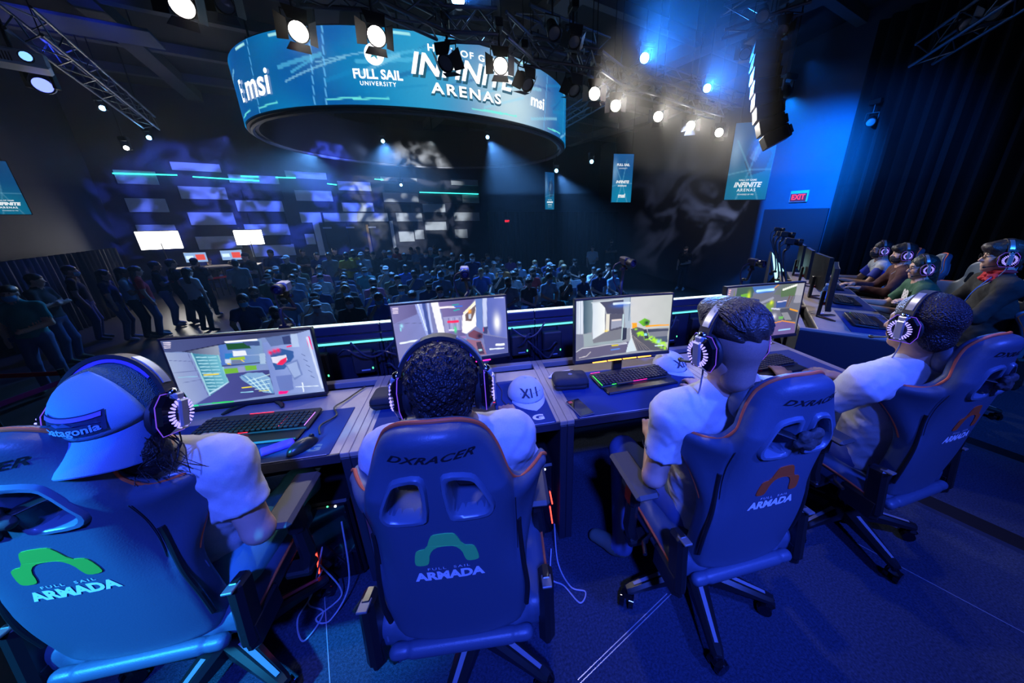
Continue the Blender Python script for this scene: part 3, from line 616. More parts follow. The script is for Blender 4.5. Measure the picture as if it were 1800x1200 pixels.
def zipcase(label, c, rz, w=.2, d=.15, h=.075, sh=.06):
    t = thing('zip_case', label, 'case', (c[0],c[1],ZT+.001), rz, 'zip cases')
    for nm, z0, z1 in (('lower_half',0,h*.45),('lid',h*.5,h)):
        s = SD((-w/2-.02,-d/2-.02,-.01),(w/2+.02,d/2+.02,h+.02),.005); s.box((0,0,h/2),(w,d,h),.032,0); s.cut((0,0,z0),(0,0,-1)); s.cut((0,0,z1),(0,0,1)); s.mesh(nm, casem, t)
    b = MB(); P = smoothpoly([(w/2-.002,d/2-.02),(w/2-.02,d/2-.002),(-w/2+.02,d/2-.002),(-w/2+.002,d/2-.02),(-w/2+.002,-d/2+.02),(-w/2+.02,-d/2+.002),(w/2-.02,-d/2+.002),(w/2-.002,-d/2+.02)],1)
    b.tube([(x,y,h*.475) for x,y in P], .004, 6, closed=True); b.build('zip', black, t); b = MB(); b.ell((0,0,h+.0005),(.012,.012,.0015),14,6); b.build('emblem', mat('emblem_grey',(.2,.22,.3),.5), t)
    b = MB(); b.box((w/2-.01,-d/2+.003,h*.42),(.008,.006,.03),.002); b.build('zip_pull', black, t); return t
zipcase('blue black zip case left of the second player\'s head', (-.405,1.70), -2, .22,.16,.07); zipcase('rounded dark zip case above the phone on the third desk', (.525,1.655), -6, .2,.14,.075)
t = thing('phone', 'black smartphone lying on the third desk\'s mat', 'phone', (.50,1.405,ZT+.004), 12); b = MB(); b.box((0,0,.005),(.078,.158,.009),.004); b.build('phone_case', mat('clear_case',(.12,.13,.16),.25), t); b = MB(); b.box((0,0,.0098),(.07,.15,.0012),.0005); b.build('glass', gloss, t); b = MB(); b.box((-.022,.058,.0105),(.02,.02,.001)); b.build('camera_mark', mat('phone_red',(.5,.05,.08),.4), t)
s = SD((-.07,-.05,-.01),(.07,.05,.03),.004); s.box((0,0,.006),(.115,.055,.018),.008,0); s.warp(.0015,90,2); o = s.mesh('cleaning_cloth', mat('purple_cloth',(.16,.05,.65),.9,bump=(600,.5))); tag(o,'purple folded cloth beside the leftmost mouse','cloth'); o.location = (-.815,1.415,ZT+.006); o.rotation_euler = (0,0,rad(28))
for i in range(4):
    b = MB(); b.box((0,0,.004),(.14,.012,.007),.001); o = b.build('cable_tie', logo_w); o.location = (.50+.012*i,1.785+.018*i,ZT+.001); o.rotation_euler = (0,0,rad(3+2*i)); tag(o, 'pale strip %s on the third desk behind the dark case' % ['nearest of four','second of four','third of four','farthest of four'][i], 'strip', 'pale strips')
t = thing('spectacles', 'small orange wire loop beside the leftmost keyboard', 'cord', (-1.20,1.44,ZT+.006), 20); b = MB(); b.tube([(.035*math.cos(a)+.006*math.cos(3*a),.022*math.sin(a),.004+.003*math.sin(2*a)) for a in [i*math.pi/10 for i in range(20)]], .003, 6, closed=True); b.build('loop', mat('orange_wire',(.8,.22,.05),.4), t)
# ---------------------------------------------------------------- computer towers under the desks
def tower(label, x, y, led):
    t = thing('computer_tower', label, 'computer', (x,y,0), 0, 'computer towers'); b = MB(); b.box((0,.22,.25),(.2,.44,.46),.01); b.build('case_body', black, t)
    b = MB(); b.box((0,-.006,.25),(.18,.014,.44),.006); b.build('front_panel', gloss, t)
    for sx in (-1,1): b = MB(); b.box((sx*.06,.22,.01),(.03,.4,.02)); b.build('foot', satin, t, smooth=False)
    for (z0,z1) in ((.10,.22),(.235,.32)): b = MB(); b.tube([(-.088 if led[1] < 0 else .088,-.016,z0),(-.075 if led[1] < 0 else .075,-.016,z1)],.0035,6); b.build('light_bar', emat('tower_'+label[:6],led[0],4), t)
    b = MB(); b.ell((.05,-.012,.465),.005,8,6); b.build('power_light', emat('pwr',(.8,.9,1),6), t); b = MB(); b.ell((.02,-.012,.47),.004,8,6); b.build('status_light', emat('grn',(.1,1,.4),2), t)
tower('dark tower with red light bar right of the second chair', .255,1.36, ((1,.05,.03),1)); tower('dark tower with pink light bar left of the second chair', -.69,1.36, ((1,.02,.45),-1))
for i, (P, lb) in enumerate([([(.33,1.25,.2),(.33,1.18,.02),(.36,1.06,.004),(.42,1.02,.004),(.38,.98,.004),(.33,1.07,.006),(.28,1.12,.01),(.30,1.2,.1)],'grey looped cable on the carpet right of the second chair'), ([(-.72,1.36,.3),(-.80,1.3,.05),(-.84,1.22,.004),(-.78,1.12,.004),(-.74,1.22,.006),(-.82,1.28,.01),(-.76,1.34,.12)],'pale looped cable on the carpet left of the second chair'), ([(-.62,1.32,.4),(-.63,1.26,.1),(-.70,1.18,.005),(-.76,1.2,.01),(-.68,1.28,.02),(-.74,1.3,.2)],'second pale cable tangled left of the second chair')]):
    cable('loose_cable', lb, P, .0035, cabg)
# ================================================================ GAMING CHAIRS
leather = mat('chair_leather', (.062,.095,.155), .42, bump=(260,.12)); piping_m = mat('chair_piping', (.75,.13,.04), .45); ch_black = mat('chair_black', (.014,.014,.016), .3)
emb_dark = mat('chair_print_dark', (.012,.012,.018), .5); emb_pale = mat('chair_print_pale', (.80,.82,.85), .7); frame_pl = mat('chair_ring_plastic', (.10,.15,.23), .3)
emb_green = mat('emblem_green', (.10,.40,.035), .7); emb_teal = mat('emblem_teal', (.10,.80,.15), .7); emb_or = mat('emblem_orange', (.60,.075,.008), .7)
BT = 6.0; BO = Vector((0,-.235,.44)); BS = Vector((0,-math.sin(rad(BT)),math.cos(rad(BT)))); BN = Vector((0,math.cos(rad(BT)),math.sin(rad(BT))))
half = [(.0,-.01),(.15,-.008),(.197,.01),(.205,.14),(.203,.25),(.205,.31),(.214,.35),(.232,.41),(.262,.47),(.281,.512),(.266,.536),(.210,.552),(.184,.575),(.165,.625),(.144,.69),(.122,.738),(.098,.772),(.058,.795),(0,.80)]
outl = [(x,s_) for x,s_ in half]+[(-x,s_) for x,s_ in half[-2:0:-1]]; outl = smoothpoly(outl,1)
holeR = smoothpoly([(.028,.665),(.040,.678),(.078,.668),(.092,.655),(.118,.595),(.116,.572),(.102,.562),(.045,.562),(.033,.572)],1); holeL = [(-x,y) for x,y in holeR]
def bow(x, s_):
    a = np.abs(x); wing = np.exp(-((s_-.46)/.16)**2); head = np.clip((s_-.62)/.12,0,1); low = np.clip(1-s_/.3,0,1)
    return .105*wing*np.clip((a-.10)/.13,0,1.25)**2+.05*head*(a/.15)**2+.02*low*(a/.2)**3+.01*(a/.2)**2
def bpt(x, s_, nn=0.0):
    """point on the rear face of the back rest; nn < 0 sticks out to the rear"""
    return BO+Vector((x,0,0))+BS*s_+BN*(float(bow(np.float64(x),np.float64(s_)))+nn)
def make_chair():
    t = thing('gaming_chair','x','chair')
    s = SD((-.31,-.03,-.03),(.31,.34,.88),.0065); X, N_, S_ = s.ax[0][:,None,None], s.ax[1][None,:,None], s.ax[2][None,None,:]
    X2, S2 = s.ax[0][:,None], s.ax[2][None,:]; rr = .028
    d2 = poly_sd(outl,X2,S2)[:,None,:]+rr; th = .085; dn_ = np.abs(N_-bow(X,S_)-th/2)-th/2+rr
    d = np.minimum(np.maximum(d2,dn_),0)+np.hypot(np.maximum(d2,0),np.maximum(dn_,0))-rr
    for hp in (holeR,holeL): d = np.maximum(d,-(poly_sd(hp,X2,S2)[:,None,:]))
    d = d + .004*np.exp(-((np.abs(X)-.178)/.006)**2)*np.exp(-((S_-.5)/.25)**4)*(N_ < .08)
    s.d = d.astype(np.float32); o = s.mesh('backrest', leather, t)
    co = np.empty(len(o.data.vertices)*3,np.float32); o.data.vertices.foreach_get('co',co); co = co.reshape(-1,3); W = np.outer(co[:,0],[1,0,0])+np.outer(co[:,1],BN)+np.outer(co[:,2],BS)+np.array(BO); o.data.vertices.foreach_set('co',W.astype(np.float32).ravel()); o.data.update()
    # piping along the rim, from wing tip to wing tip and down the wing
    up = [(x,s_) for x,s_ in half if s_ >= .26]; rim = up+[(-x,s_) for x,s_ in up[::-1][1:]]
    rim = spline([(x*1.0,s_,0) for x,s_ in rim],5); b = MB(); b.tube([bpt(p.x*.985,p.y,.05) for p in rim],.0055,8); b.build('piping', piping_m, t)
    for hp in (holeR,holeL):
        c = np.mean(hp,0); b = MB(); ring = [(c[0]+(x-c[0])*1.02,c[1]+(y-c[1])*1.02) for x,y in hp]; n_ = len(ring)
        prof = [(.98,.03),(.97,-.004),(1.06,-.010),(1.22,-.010),(1.30,-.002),(1.30,.01)]; vs=[]
        for (k,nn) in prof: vs += [bpt(c[0]+(x-c[0])*k,c[1]+(y-c[1])*k,nn) for x,y in ring]
        fs = [(j*n_+i,j*n_+(i+1)%n_,(j+1)*n_+(i+1)%n_,(j+1)*n_+i) for j in range(len(prof)-1) for i in range(n_)]; b.add(vs,fs); b.build('headrest_ring', frame_pl, t, ang=50)
        b = MB(); prof = [(1.0,.085),(.985,.03),(.98,.0)]; vs=[]
        for (k,nn) in prof: vs += [bpt(c[0]+(x-c[0])*k,c[1]+(y-c[1])*k,nn) for x,y in ring]
        b.add(vs,[(j*n_+i,(j+1)*n_+i,(j+1)*n_+(i+1)%n_,j*n_+(i+1)%n_) for j in range(2) for i in range(n_)]); b.build('ring_lining', ch_black, t, ang=50)
    text_on('brand_print','DXRACER',.0265,emb_dark,lambda x,y: bpt(x,.738+y,-.0015),t,shear=.5,sx=1.45,bold=.0006,spacing=1.08)
    em = smoothpoly([(-.094,.388),(-.086,.378),(-.060,.378),(-.052,.390),(-.046,.428),(-.028,.452),(.0,.456),(.028,.452),(.046,.428),(.052,.390),(.060,.378),(.086,.378),(.094,.388),(.086,.436),(.076,.446),(.052,.450),(.036,.498),(.024,.507),(-.024,.507),(-.036,.498),(-.052,.450),(-.076,.446),(-.086,.436)],1)
    b = MB(); b.prism([(x*.86,.44+(z-.44)*.9) for x,z in em],-.002,.001,lambda x,y,z: bpt(x,z,y)); e = b.build('emblem', emb_green, t, smooth=False)
    text_on('team_print','FULL  SAIL',.0135,emb_pale,lambda x,y: bpt(x,.366+y,-.0015),t,sx=1.35,spacing=1.3)
    text_on('team_print','ARMADA',.045,emb_pale,lambda x,y: bpt(x,.335+y,-.0015),t,bold=.0022,sx=.93)
    for sx in (-1,1):
        zp = [(.186,.45),(.187,.40),(.194,.30),(.203,.20),(.199,.10)]; P = spline([bpt(sx*x,s_,.002) for x,s_ in zp],6); b = MB(); b.tube(P,.0075,8); b.build('zip_flap', ch_black, t)
        b = MB(); b.tube(spline([bpt(sx*.180,s_,-.002) for s_ in (.56,.52,.48,.42,.36)],5),.0012,5); b.build('side_seam', emb_dark, t)
    # lower roll behind the seat
    s = SD((-.24,-.30,.36),(.24,-.14,.48),.006); s.cap((-.145,-.235,.428),(.145,-.235,.428),.025,k=.0); s.cap((-.195,-.235,.428),(-.172,-.235,.428),.023,k=0); s.cap((.172,-.235,.428),(.195,-.235,.428),.023,k=0); s.mesh('lumbar_roll', leather, t)
    # seat
    s = SD((-.29,-.25,.34),(.29,.30,.56),.008); s.box((0,.03,.43),(.40,.50,.10),.04,.02); s.box((-.225,.03,.445),(.10,.48,.12),.045,.02); s.box((.225,.03,.445),(.10,.48,.12),.045,.02); s.mesh('seat', leather, t)
    for sx in (-1,1):
        b = MB(); b.tube(spline([(sx*.272,-.2,.46),(sx*.276,-.05,.475),(sx*.272,.15,.475),(sx*.25,.25,.46)],5),.005,6); b.build('seat_piping', piping_m, t)
        # recline bracket cover
        b = MB(); b.box((sx*.262,-.20,.50),(.045,.075,.24),.014,R=(-8,0,0)); b.box((sx*.262,-.16,.41),(.05,.17,.12),.02); br = b.build('recline_bracket', ch_black, t)
        b = MB(); b.box((sx*.262,-.2165,.617),(.030,.045,.008),.002,R=(-8,0,0)); b.build('bracket_plate', mat('bracket_grey',(.13,.13,.14),.4), br)
        # arm rest
        b = MB(); b.box((sx*.315,-.0,.40),(.09,.07,.03),.008); b.tube([(sx*.33,0,.40),(sx*.345,.01,.46),(sx*.335,.02,.60)],[.03,.032,.028],8,flat=.8); b.box((sx*.335,.02,.62),(.05,.07,.10),.012); b.build('armrest_post', ch_black, t)
        b = MB(); b.box((sx*.33,.05,.685),(.095,.27,.028),.012); b.build('armrest_pad', mat('armrest_pu',(.05,.05,.055),.55), t)
    b = MB(); b.tube([(-.28,-.05,.46),(-.33,-.08,.47),(-.35,-.13,.47)],.008,8); b.build('recline_lever', ch_black, t)
    b = MB(); b.box((0,.0,.345),(.30,.34,.05),.012); b.build('tilt_mechanism', ch_black, t)
    b = MB(); b.cyl((0,0,.10),(0,0,.33),.028,.028,14); b.cyl((0,0,.10),(0,0,.20),.036,.033,14); b.build('gas_lift', gloss, t)
    for k in range(5):
        a = rad(90+72*k+18); c_, s_ = math.cos(a), math.sin(a); M = Matrix.Rotation(a,4,'Z'); b = MB(M)
        prof = []
        for (x,wd,zb,zt) in ((.0,.042,.085,.155),(.06,.040,.085,.15),(.20,.031,.085,.125),(.315,.024,.078,.105),(.335,.018,.080,.10)):
            prof.append([(x,-wd,zb),(x,wd,zb),(x,wd,zt-.012),(x,wd*.5,zt),(x,-wd*.5,zt),(x,-wd,zt-.012)])
        vs = [p for r_ in prof for p in r_]; fs = [(j*6+i,j*6+(i+1)%6,(j+1)*6+(i+1)%6,(j+1)*6+i) for j in range(4) for i in range(6)]+[tuple(range(6))[::-1],tuple(24+i for i in range(6))]
        b.add(vs,[f[::-1] for f in fs]); lg = b.build('base_leg', ch_black, t, ang=25)
        b = MB(M); b.add([(.09,-.010,.1462),(.30,-.007,.1115),(.30,.007,.1115),(.09,.010,.1462)],[(0,1,2,3)]); b.build('leg_inlay', mat('leg_inlay',(.25,.26,.30),.35), lg, smooth=False)
        b = MB(Matrix.Translation((.325*c_,.325*s_,0)) @ Matrix.Rotation(a+k,4,'Z')); 
        for sy in (-1,1): b.cyl((.012,sy*.010,.030),(.012,sy*.030,.030),.030,.028,16)
        b.box((.0,0,.056),(.05,.05,.028),.012); b.cyl((-.008,0,.05),(-.008,0,.085),.01,n=8); b.build('caster', gloss, t)
    return t
chair0 = make_chair(); first = [True]
knob_m = mat('strap_knob',(.05,.05,.055),.7,bump=(60,1.0,'v'))
def pillow(t):
    s = SD((-.2,.03,.6),(.2,.22,.86),.008)
    s.ell((0,.12,.655),(.12,.045,.05),.02); s.ell((-.10,.125,.665),(.05,.045,.062),.03); s.ell((.10,.125,.665),(.05,.045,.062),.03)
    o = s.mesh('neck_pillow', mat('pillow_leather',(.09,.10,.12),.5,bump=(260,.15)), t)
    co = np.empty(len(o.data.vertices)*3,np.float32); o.data.vertices.foreach_get('co',co); co = co.reshape(-1,3); W = np.outer(co[:,0],[1,0,0])+np.outer(co[:,1],BN)+np.outer(co[:,2],BS)+np.array(BO); o.data.vertices.foreach_set('co',W.astype(np.float32).ravel()); o.data.update(); return o
def strap(t):
    b = MB(); b.tube(spline([bpt(-.11,.63,.06),bpt(-.06,.628,.02),bpt(-.02,.625,-.015),bpt(.02,.625,-.015),bpt(.06,.628,.02),bpt(.11,.63,.06)],4),.016,8,flat=.4); b.build('pillow_strap', ch_black, t)
    s = SD((-.06,-.07,.58),(.06,.03,.68),.006)
    for (x,y,z) in ((-.02,-.025,.64),(.02,-.025,.645),(0,-.03,.612),(-.025,-.02,.615),(.028,-.022,.615)): s.ell((x,y,z),(.022,.014,.02),.004)
    o = s.mesh('strap_toggle', knob_m, t); co = np.empty(len(o.data.vertices)*3,np.float32); o.data.vertices.foreach_get('co',co); co = co.reshape(-1,3); W = np.outer(co[:,0],[1,0,0])+np.outer(co[:,1],BN)+np.outer(co[:,2],BS)+np.array(BO); o.data.vertices.foreach_set('co',W.astype(np.float32).ravel()); o.data.update()
PIL = []
def chair(label, loc, rz, emb, has_pillow, basez=0):
    if first[0]: t = chair0; first[0] = False; t.location = (*loc,0); t.rotation_euler = (0,0,rad(rz)); t['label'] = label
    else: t = copy_tree(chair0,None,label,(*loc,0),rz)
    t['group'] = 'grey gaming chairs with orange piping'
    for c in t.children:
        if c.name.split('.')[0] == 'emblem': c.material_slots[0].link = 'OBJECT'; c.material_slots[0].material = emb
    if has_pillow: PIL.append(t)
    return t
CH = [('gaming chair with green emblem at the left edge', (-1.015,1.135), -1.5, emb_green, True), ('gaming chair with teal emblem in front of the second player', (-.075,.945), -6.5, emb_teal, False),
      ('gaming chair with orange emblem under the third player', (.915,.935), 0, emb_or, True), ('gaming chair with orange emblem under the fourth player at right', (1.96,1.03), 4, emb_or, True)]
for c in CH: chair(*c)
ch2 = [o for o in COL.objects if o.get('label') == CH[1][0]][0]
for o in ch2.children:
    if o.name.startswith('armrest'): sx = 1 if np.mean([v.co.x for v in o.data.vertices]) > 0 else -1; o.location = (-sx*.075,.09,0)
# ================================================================ PEOPLE
skin_a = mat('skin_light',(.62,.38,.29),.55,noise=(60,.06)); skin_b = mat('skin_tan',(.46,.27,.19),.55,noise=(60,.06)); skin_c = mat('skin_brown',(.22,.12,.08),.5,noise=(60,.06))
tee = mat('grey_tee',(.66,.66,.70),.92,bump=(900,.5),noise=(240,.14)); jeans = mat('blue_jeans',(.07,.11,.26),.9,bump=(800,.5)); teal_p = mat('teal_trousers',(.10,.42,.46),.9,bump=(500,.4)); dark_p = mat('dark_trousers',(.02,.022,.03),.9)
shoe_m = mat('canvas_shoe',(.10,.12,.10),.8); shoe_w = mat('pale_shoe',(.5,.5,.52),.8)
hair_k = mat('hair_black',(.012,.011,.012),.45,bump=(220,1.0)); hair_curl = mat('hair_curly',(.014,.013,.016),.5,bump=(170,1.0,'v')); hair_br = mat('hair_brown',(.05,.038,.03),.32,bump=(160,1.0)); hair_green = mat('hair_green_black',(.012,.03,.025),.4,bump=(160,1.0)); stubble = mat('stubble',(.30,.20,.16),.7,noise=(400,.35))
def V3(*a): return np.array(a,float)
def hand(s, wr, d, nrm, side, curl=.5, lab=0, thumb=1):
    """palm, four fingers of unequal length with two bends, thumb from the side of the palm"""
    d = d/np.linalg.norm(d); nrm = nrm-d*(nrm@d); nrm = nrm/np.linalg.norm(nrm); sd_ = np.cross(d,nrm)*side
    R3 = np.stack([sd_,d,nrm],1); s.box(wr+d*.048,(.078,.088,.026),.012,.012,lab,R3); s.cap(wr-d*.01,wr+d*.02,.024,.026,.015,lab)
    for i,(o,l) in enumerate(((-.030,.070),(-.010,.080),(.010,.076),(.030,.060))):
        b0 = wr+d*.088+sd_*o; a1 = curl*.6; p1 = b0+(d*math.cos(a1)-nrm*math.sin(a1))*l*.48; a2 = curl*1.4; p2 = p1+(d*math.cos(a2)-nrm*math.sin(a2))*l*.52
        s.cap(b0,p1,.0095,.009,.004,lab); s.cap(p1,p2,.009,.0075,.004,lab)
    b0 = wr+d*.030+sd_*(-.036); p1 = b0+d*.032-sd_*.026-nrm*.008; p2 = p1+d*.028-sd_*.004-nrm*.014; s.cap(b0,p1,.013,.0105,.008,lab); s.cap(p1,p2,.0105,.0085,.004,lab)
def head_prims(s, H, R, lab=0, k=1.0, face=True):
    H = np.array(H,float); R = np.array(R,float)
    def T(*p): return H+R @ (np.array(p,float)*k)
    def e(c, r, kk=.02, op='u', lb=lab): s.ell(T(*c),np.array(r)*k,kk,lb,R,op)
    e((0,-.012,.035),(.075,.098,.082)); e((0,.028,-.03),(.060,.066,.086),.03); e((0,.048,-.086),(.040,.038,.030),.03)
    if face:
        s.cap(T(-.034,.082,.020),T(.034,.082,.020),.012*k,.012*k,.02,lab); s.cap(T(0,.088,.012),T(0,.113,-.030),.009*k,.014*k,.010,lab); e((.013,.100,-.034),(.009,.010,.008),.008); e((-.013,.100,-.034),(.009,.010,.008),.008)
        for sx in (-1,1): e((sx*.032,.100,.003),(.019,.013,.011),.010,'s'); e((sx*.079,-.008,-.006),(.009,.020,.031),.008); e((sx*.044,.062,-.028),(.022,.025,.024),.03)
        s.cap(T(-.019,.094,-.060),T(.019,.094,-.060),.0075*k,.0075*k,.008,lab); s.cap(T(-.015,.094,-.072),T(.015,.094,-.072),.0075*k,.0075*k,.008,lab); e((0,.078,-.100),(.022,.018,.016),.02)
    return T
def eyes(th, H, R, k=1.0, brow=None):
    R = np.array(R,float); Mx = Matrix.Translation(Vector(H)) @ Matrix(R.tolist()).to_4x4()
    for sx in (-1,1):
        b = MB(Mx); b.ell((sx*.032*k,.080*k,.003*k),.0125*k,12,8); o = b.build('eye',mat('eye_white',(.75,.73,.70),.2),th)
        b = MB(Mx); b.ell((sx*.032*k,.0915*k,.003*k),(.0055*k,.002*k,.0055*k),10,6); b.build('iris',mat('iris',(.03,.02,.015),.2),o)
        if brow: b = MB(Mx); b.tube([(sx*.014*k,.096*k,.022*k),(sx*.032*k,.096*k,.027*k),(sx*.05*k,.084*k,.021*k)],.0042*k,6); b.build('eyebrow',brow,th)
def glasses(th, H, R, k=1.0):
    Mx = Matrix.Translation(Vector(H)) @ Matrix(np.array(R).tolist()).to_4x4(); b = MB(Mx)
    for sx in (-1,1):
        b.tube([(sx*(.034+.024*math.cos(a)),.112-.004*abs(math.cos(a)),.002+.018*math.sin(a)) for a in [i*math.pi/8 for i in range(16)]],.0018,6,closed=True); b.tube([(sx*.058,.108,.006),(sx*.074,.06,.008),(sx*.078,-.005,.006)],.0018,6)
    b.tube([(-.010,.114,.004),(.010,.114,.004)],.0018,6); b.build('glasses',black,th)
def rotm(yaw=0, pitch=0, roll=0):
    """yaw left positive, pitch down positive, roll right positive"""
    return np.array(rot(-pitch,roll,yaw))
def hair_mesh(th, H, R, m, style='short', k=1.0, h=.005):
    H = np.array(H,float); R = np.array(R,float); s = SD(H-.30 if style == 'long' else H-.17,H+.19,h)
    def T(*p): return H+R @ (np.array(p,float)*k)
    def e(c, r, kk=.01, op='u'): s.ell(T(*c),np.array(r)*k,kk,0,R,op)
    if style == 'curly': e((0,-.022,.035),(.092,.112,.100)); e((0,-.055,-.045),(.068,.060,.060),.03); e((0,.12,-.055),(.13,.085,.085),.02,'s'); s.warp(.0045,150,1); s.warp(.0030,260,3)
    elif style == 'afro': e((0,-.022,.038),(.092,.114,.098)); e((0,-.06,-.05),(.070,.055,.055),.03); e((0,.125,-.03),(.13,.075,.085),.02,'s'); s.warp(.0022,300,2)
    elif style == 'slick':
        e((0,-.012,.062),(.083,.108,.078)); e((0,.065,.100),(.060,.050,.035),.03); e((0,.15,-.02),(.12,.085,.085),.01,'s'); s.cut(T(0,0,.012),R @ V3(0,-.05,-1)); 
        X, Y, Z = s.ax[0][:,None,None]-H[0], s.ax[1][None,:,None]-H[1], s.ax[2][None,None,:]-H[2]; s.d = s.d+(.0028*np.sin(150*X+40*Y+14*np.sin(20*Z))).astype(np.float32)
    elif style == 'short': e((0,-.018,.045),(.083,.106,.085)); e((0,-.06,-.03),(.062,.05,.05),.03); e((0,.125,-.035),(.12,.072,.085),.015,'s'); s.warp(.002,120,1)
    elif style == 'mop': e((0,-.010,.052),(.092,.116,.088)); e((0,-.06,-.03),(.066,.055,.06),.03); e((0,.085,.075),(.066,.042,.034),.03); e((0,.14,-.045),(.13,.075,.090),.015,'s'); s.warp(.004,80,4)
    elif style == 'long':
        e((0,-.018,.042),(.088,.110,.090)); e((0,-.07,-.06),(.085,.06,.12),.04); e((.03,-.085,-.19),(.085,.05,.12),.04); e((0,.125,-.04),(.085,.065,.12),.015,'s'); s.warp(.004,90,1)
    elif style == 'under': e((0,-.012,-.04),(.077,.066,.040)); e((.02,-.025,-.090),(.068,.045,.055),.04); e((.05,-.01,-.12),(.05,.04,.05),.03); e((0,.12,-.05),(.10,.07,.1),.01,'s'); s.warp(.0025,160,1)
    return s.mesh('hair', m, th)
def strands(th, H, R, m, n=420):
    """combed-back locks lying over the crown"""
    r = random.Random(9); b = MB(); H = np.array(H,float)
    for i in range(n):
        x = r.uniform(-.072,.072); y0 = r.uniform(-.03,.11); L_ = r.uniform(.07,.15); P = []
        for k_ in range(5):
            y = max(y0-L_*k_/4,-.098); q = 1-(x/.085)**2-((y+.012)/.112)**2
            if q < .02: q = .02
            z = .062+.080*math.sqrt(q)-(.0 if y > -.08 else .25*(-.08-y)); lim = .084*math.sqrt(max(.05,1-((y+.012)/.112)**2)); xx = max(-lim,min(lim,x+.004*math.sin(8*y*10+i)))
            z = max(z,.030)
            P.append(H+R @ V3(xx,y,z-.001+.002*math.sin(k_*1.5+i)))
        b.tube(spline(P,3),[.0024]*8+[.0016]*5,4)
    o = b.build('hair_locks',m,th); o['kind'] = 'stuff'; return o
def figure(label, base, rz, J, RH, sk, sh, pants, shoes, sleeve=.62, h=.0085, group=None, kh=1.0, collar=True, shirt_mats=None, wrink=.003):
    """J: joints in the local frame (facing +y). One continuous body; shirt is a child."""
    th = thing('person',label,'person',base,rz,group); j = {k_: np.array(v,float) for k_,v in J.items()}
    A = np.array(list(j.values())); lo = A.min(0)-.20; hi = A.max(0)+.20; lo[2] = min(lo[2],-.01)
    s = SD(lo,hi,h); T = head_prims(s,j['head'],RH,0,kh); P, C, N = j['pelvis'], j['chest'], j['neck']; mid = (P+C)/2
    s.cap(T(0,-.028,-.06),N,.056*kh,.060*kh,.03,0)
    def torso(q, g, la, lp):
        q.cap(P,mid,.125+g,.115+g,.05,lp,(1.25,1,1)); q.cap(mid,C,.115+g,.125+g,.05,la,(1.28,.95,1)); q.cap(C,(C+N)/2+(N-C)*.1,.122+g,.075+g,.05,la,(1.28,.9,1))
        for k_ in ('L','R'): q.cap(N+(N-C)*.05,j['sh'+k_],.052+g*.6,.055+g,.05,la); q.cap((C+N)/2,j['sh'+k_],.08+g,.058+g,.05,la)
    torso(s,0,0,1)
    for k_, sg in (('L',-1),('R',1)):
        s.cap(j['sh'+k_],j['el'+k_],.053,.042,.03,0); s.cap(j['el'+k_],j['wr'+k_],.044,.027,.015,0); d = j['wr'+k_]-j['el'+k_]; hd = j.get('hd'+k_,d); hand(s,j['wr'+k_],hd,j.get('hn'+k_,V3(0,0,1)),sg,.5)
        s.cap(j['hip'+k_],j['kn'+k_],.092,.064,.04,1); s.cap(j['kn'+k_],j['an'+k_],.066,.050,.03,1); f = j['an'+k_]; t = j['toe'+k_]; s.cap(f-V3(0,0,.02),f+(t-f)*.3+V3(0,0,-.02),.044,.043,.02,2); s.cap(f+(t-f)*.2-V3(0,0,.025),t,.042,.034,.02,2,(1.15,1,1))
    s.mesh('body',[sk,pants,shoes],th)
    q = SD(lo,hi,h); torso(q,.013,0,0)
    for k_ in ('L','R'):
        e = j['sh'+k_]+(j['el'+k_]-j['sh'+k_])*min(sleeve,1.0); q.ccone(j['sh'+k_],e,.066,.068 if sleeve < 1 else .056,.045,0)
        if sleeve > 1: q.cap(j['el'+k_],j['el'+k_],.056,.056,.02,0); q.ccone(j['el'+k_],j['el'+k_]+(j['wr'+k_]-j['el'+k_])*.95,.055,.040,.02,0)
    q.warp(wrink,38,1.3); q.warp(wrink*.7,75,2.1); q.warp(wrink*.3,150,.7)
    if collar: dn_ = (N-C)/np.linalg.norm(N-C); q.ell(N+dn_*.055+V3(0,.012,0),(.074,.080,.07),.008,0,None,'s'); q.cut(N+dn_*.05,dn_)
    q.cut(P-V3(0,0,.06),V3(0,0,-1)); q.mesh('shirt',sh,th)
    return th, T
hs_led = emat('headset_led',(.30,.25,1.0),2.1); hs_rim = emat('headset_rim',(.22,.08,1.0),.8); hs_pad = mat('headset_pad',(.22,.12,.75),.6); hs_sil = mat('headset_silver',(.55,.56,.58),.3,.6); hs_chrome = mat('headset_chrome',(.5,.5,.55),.15,1)
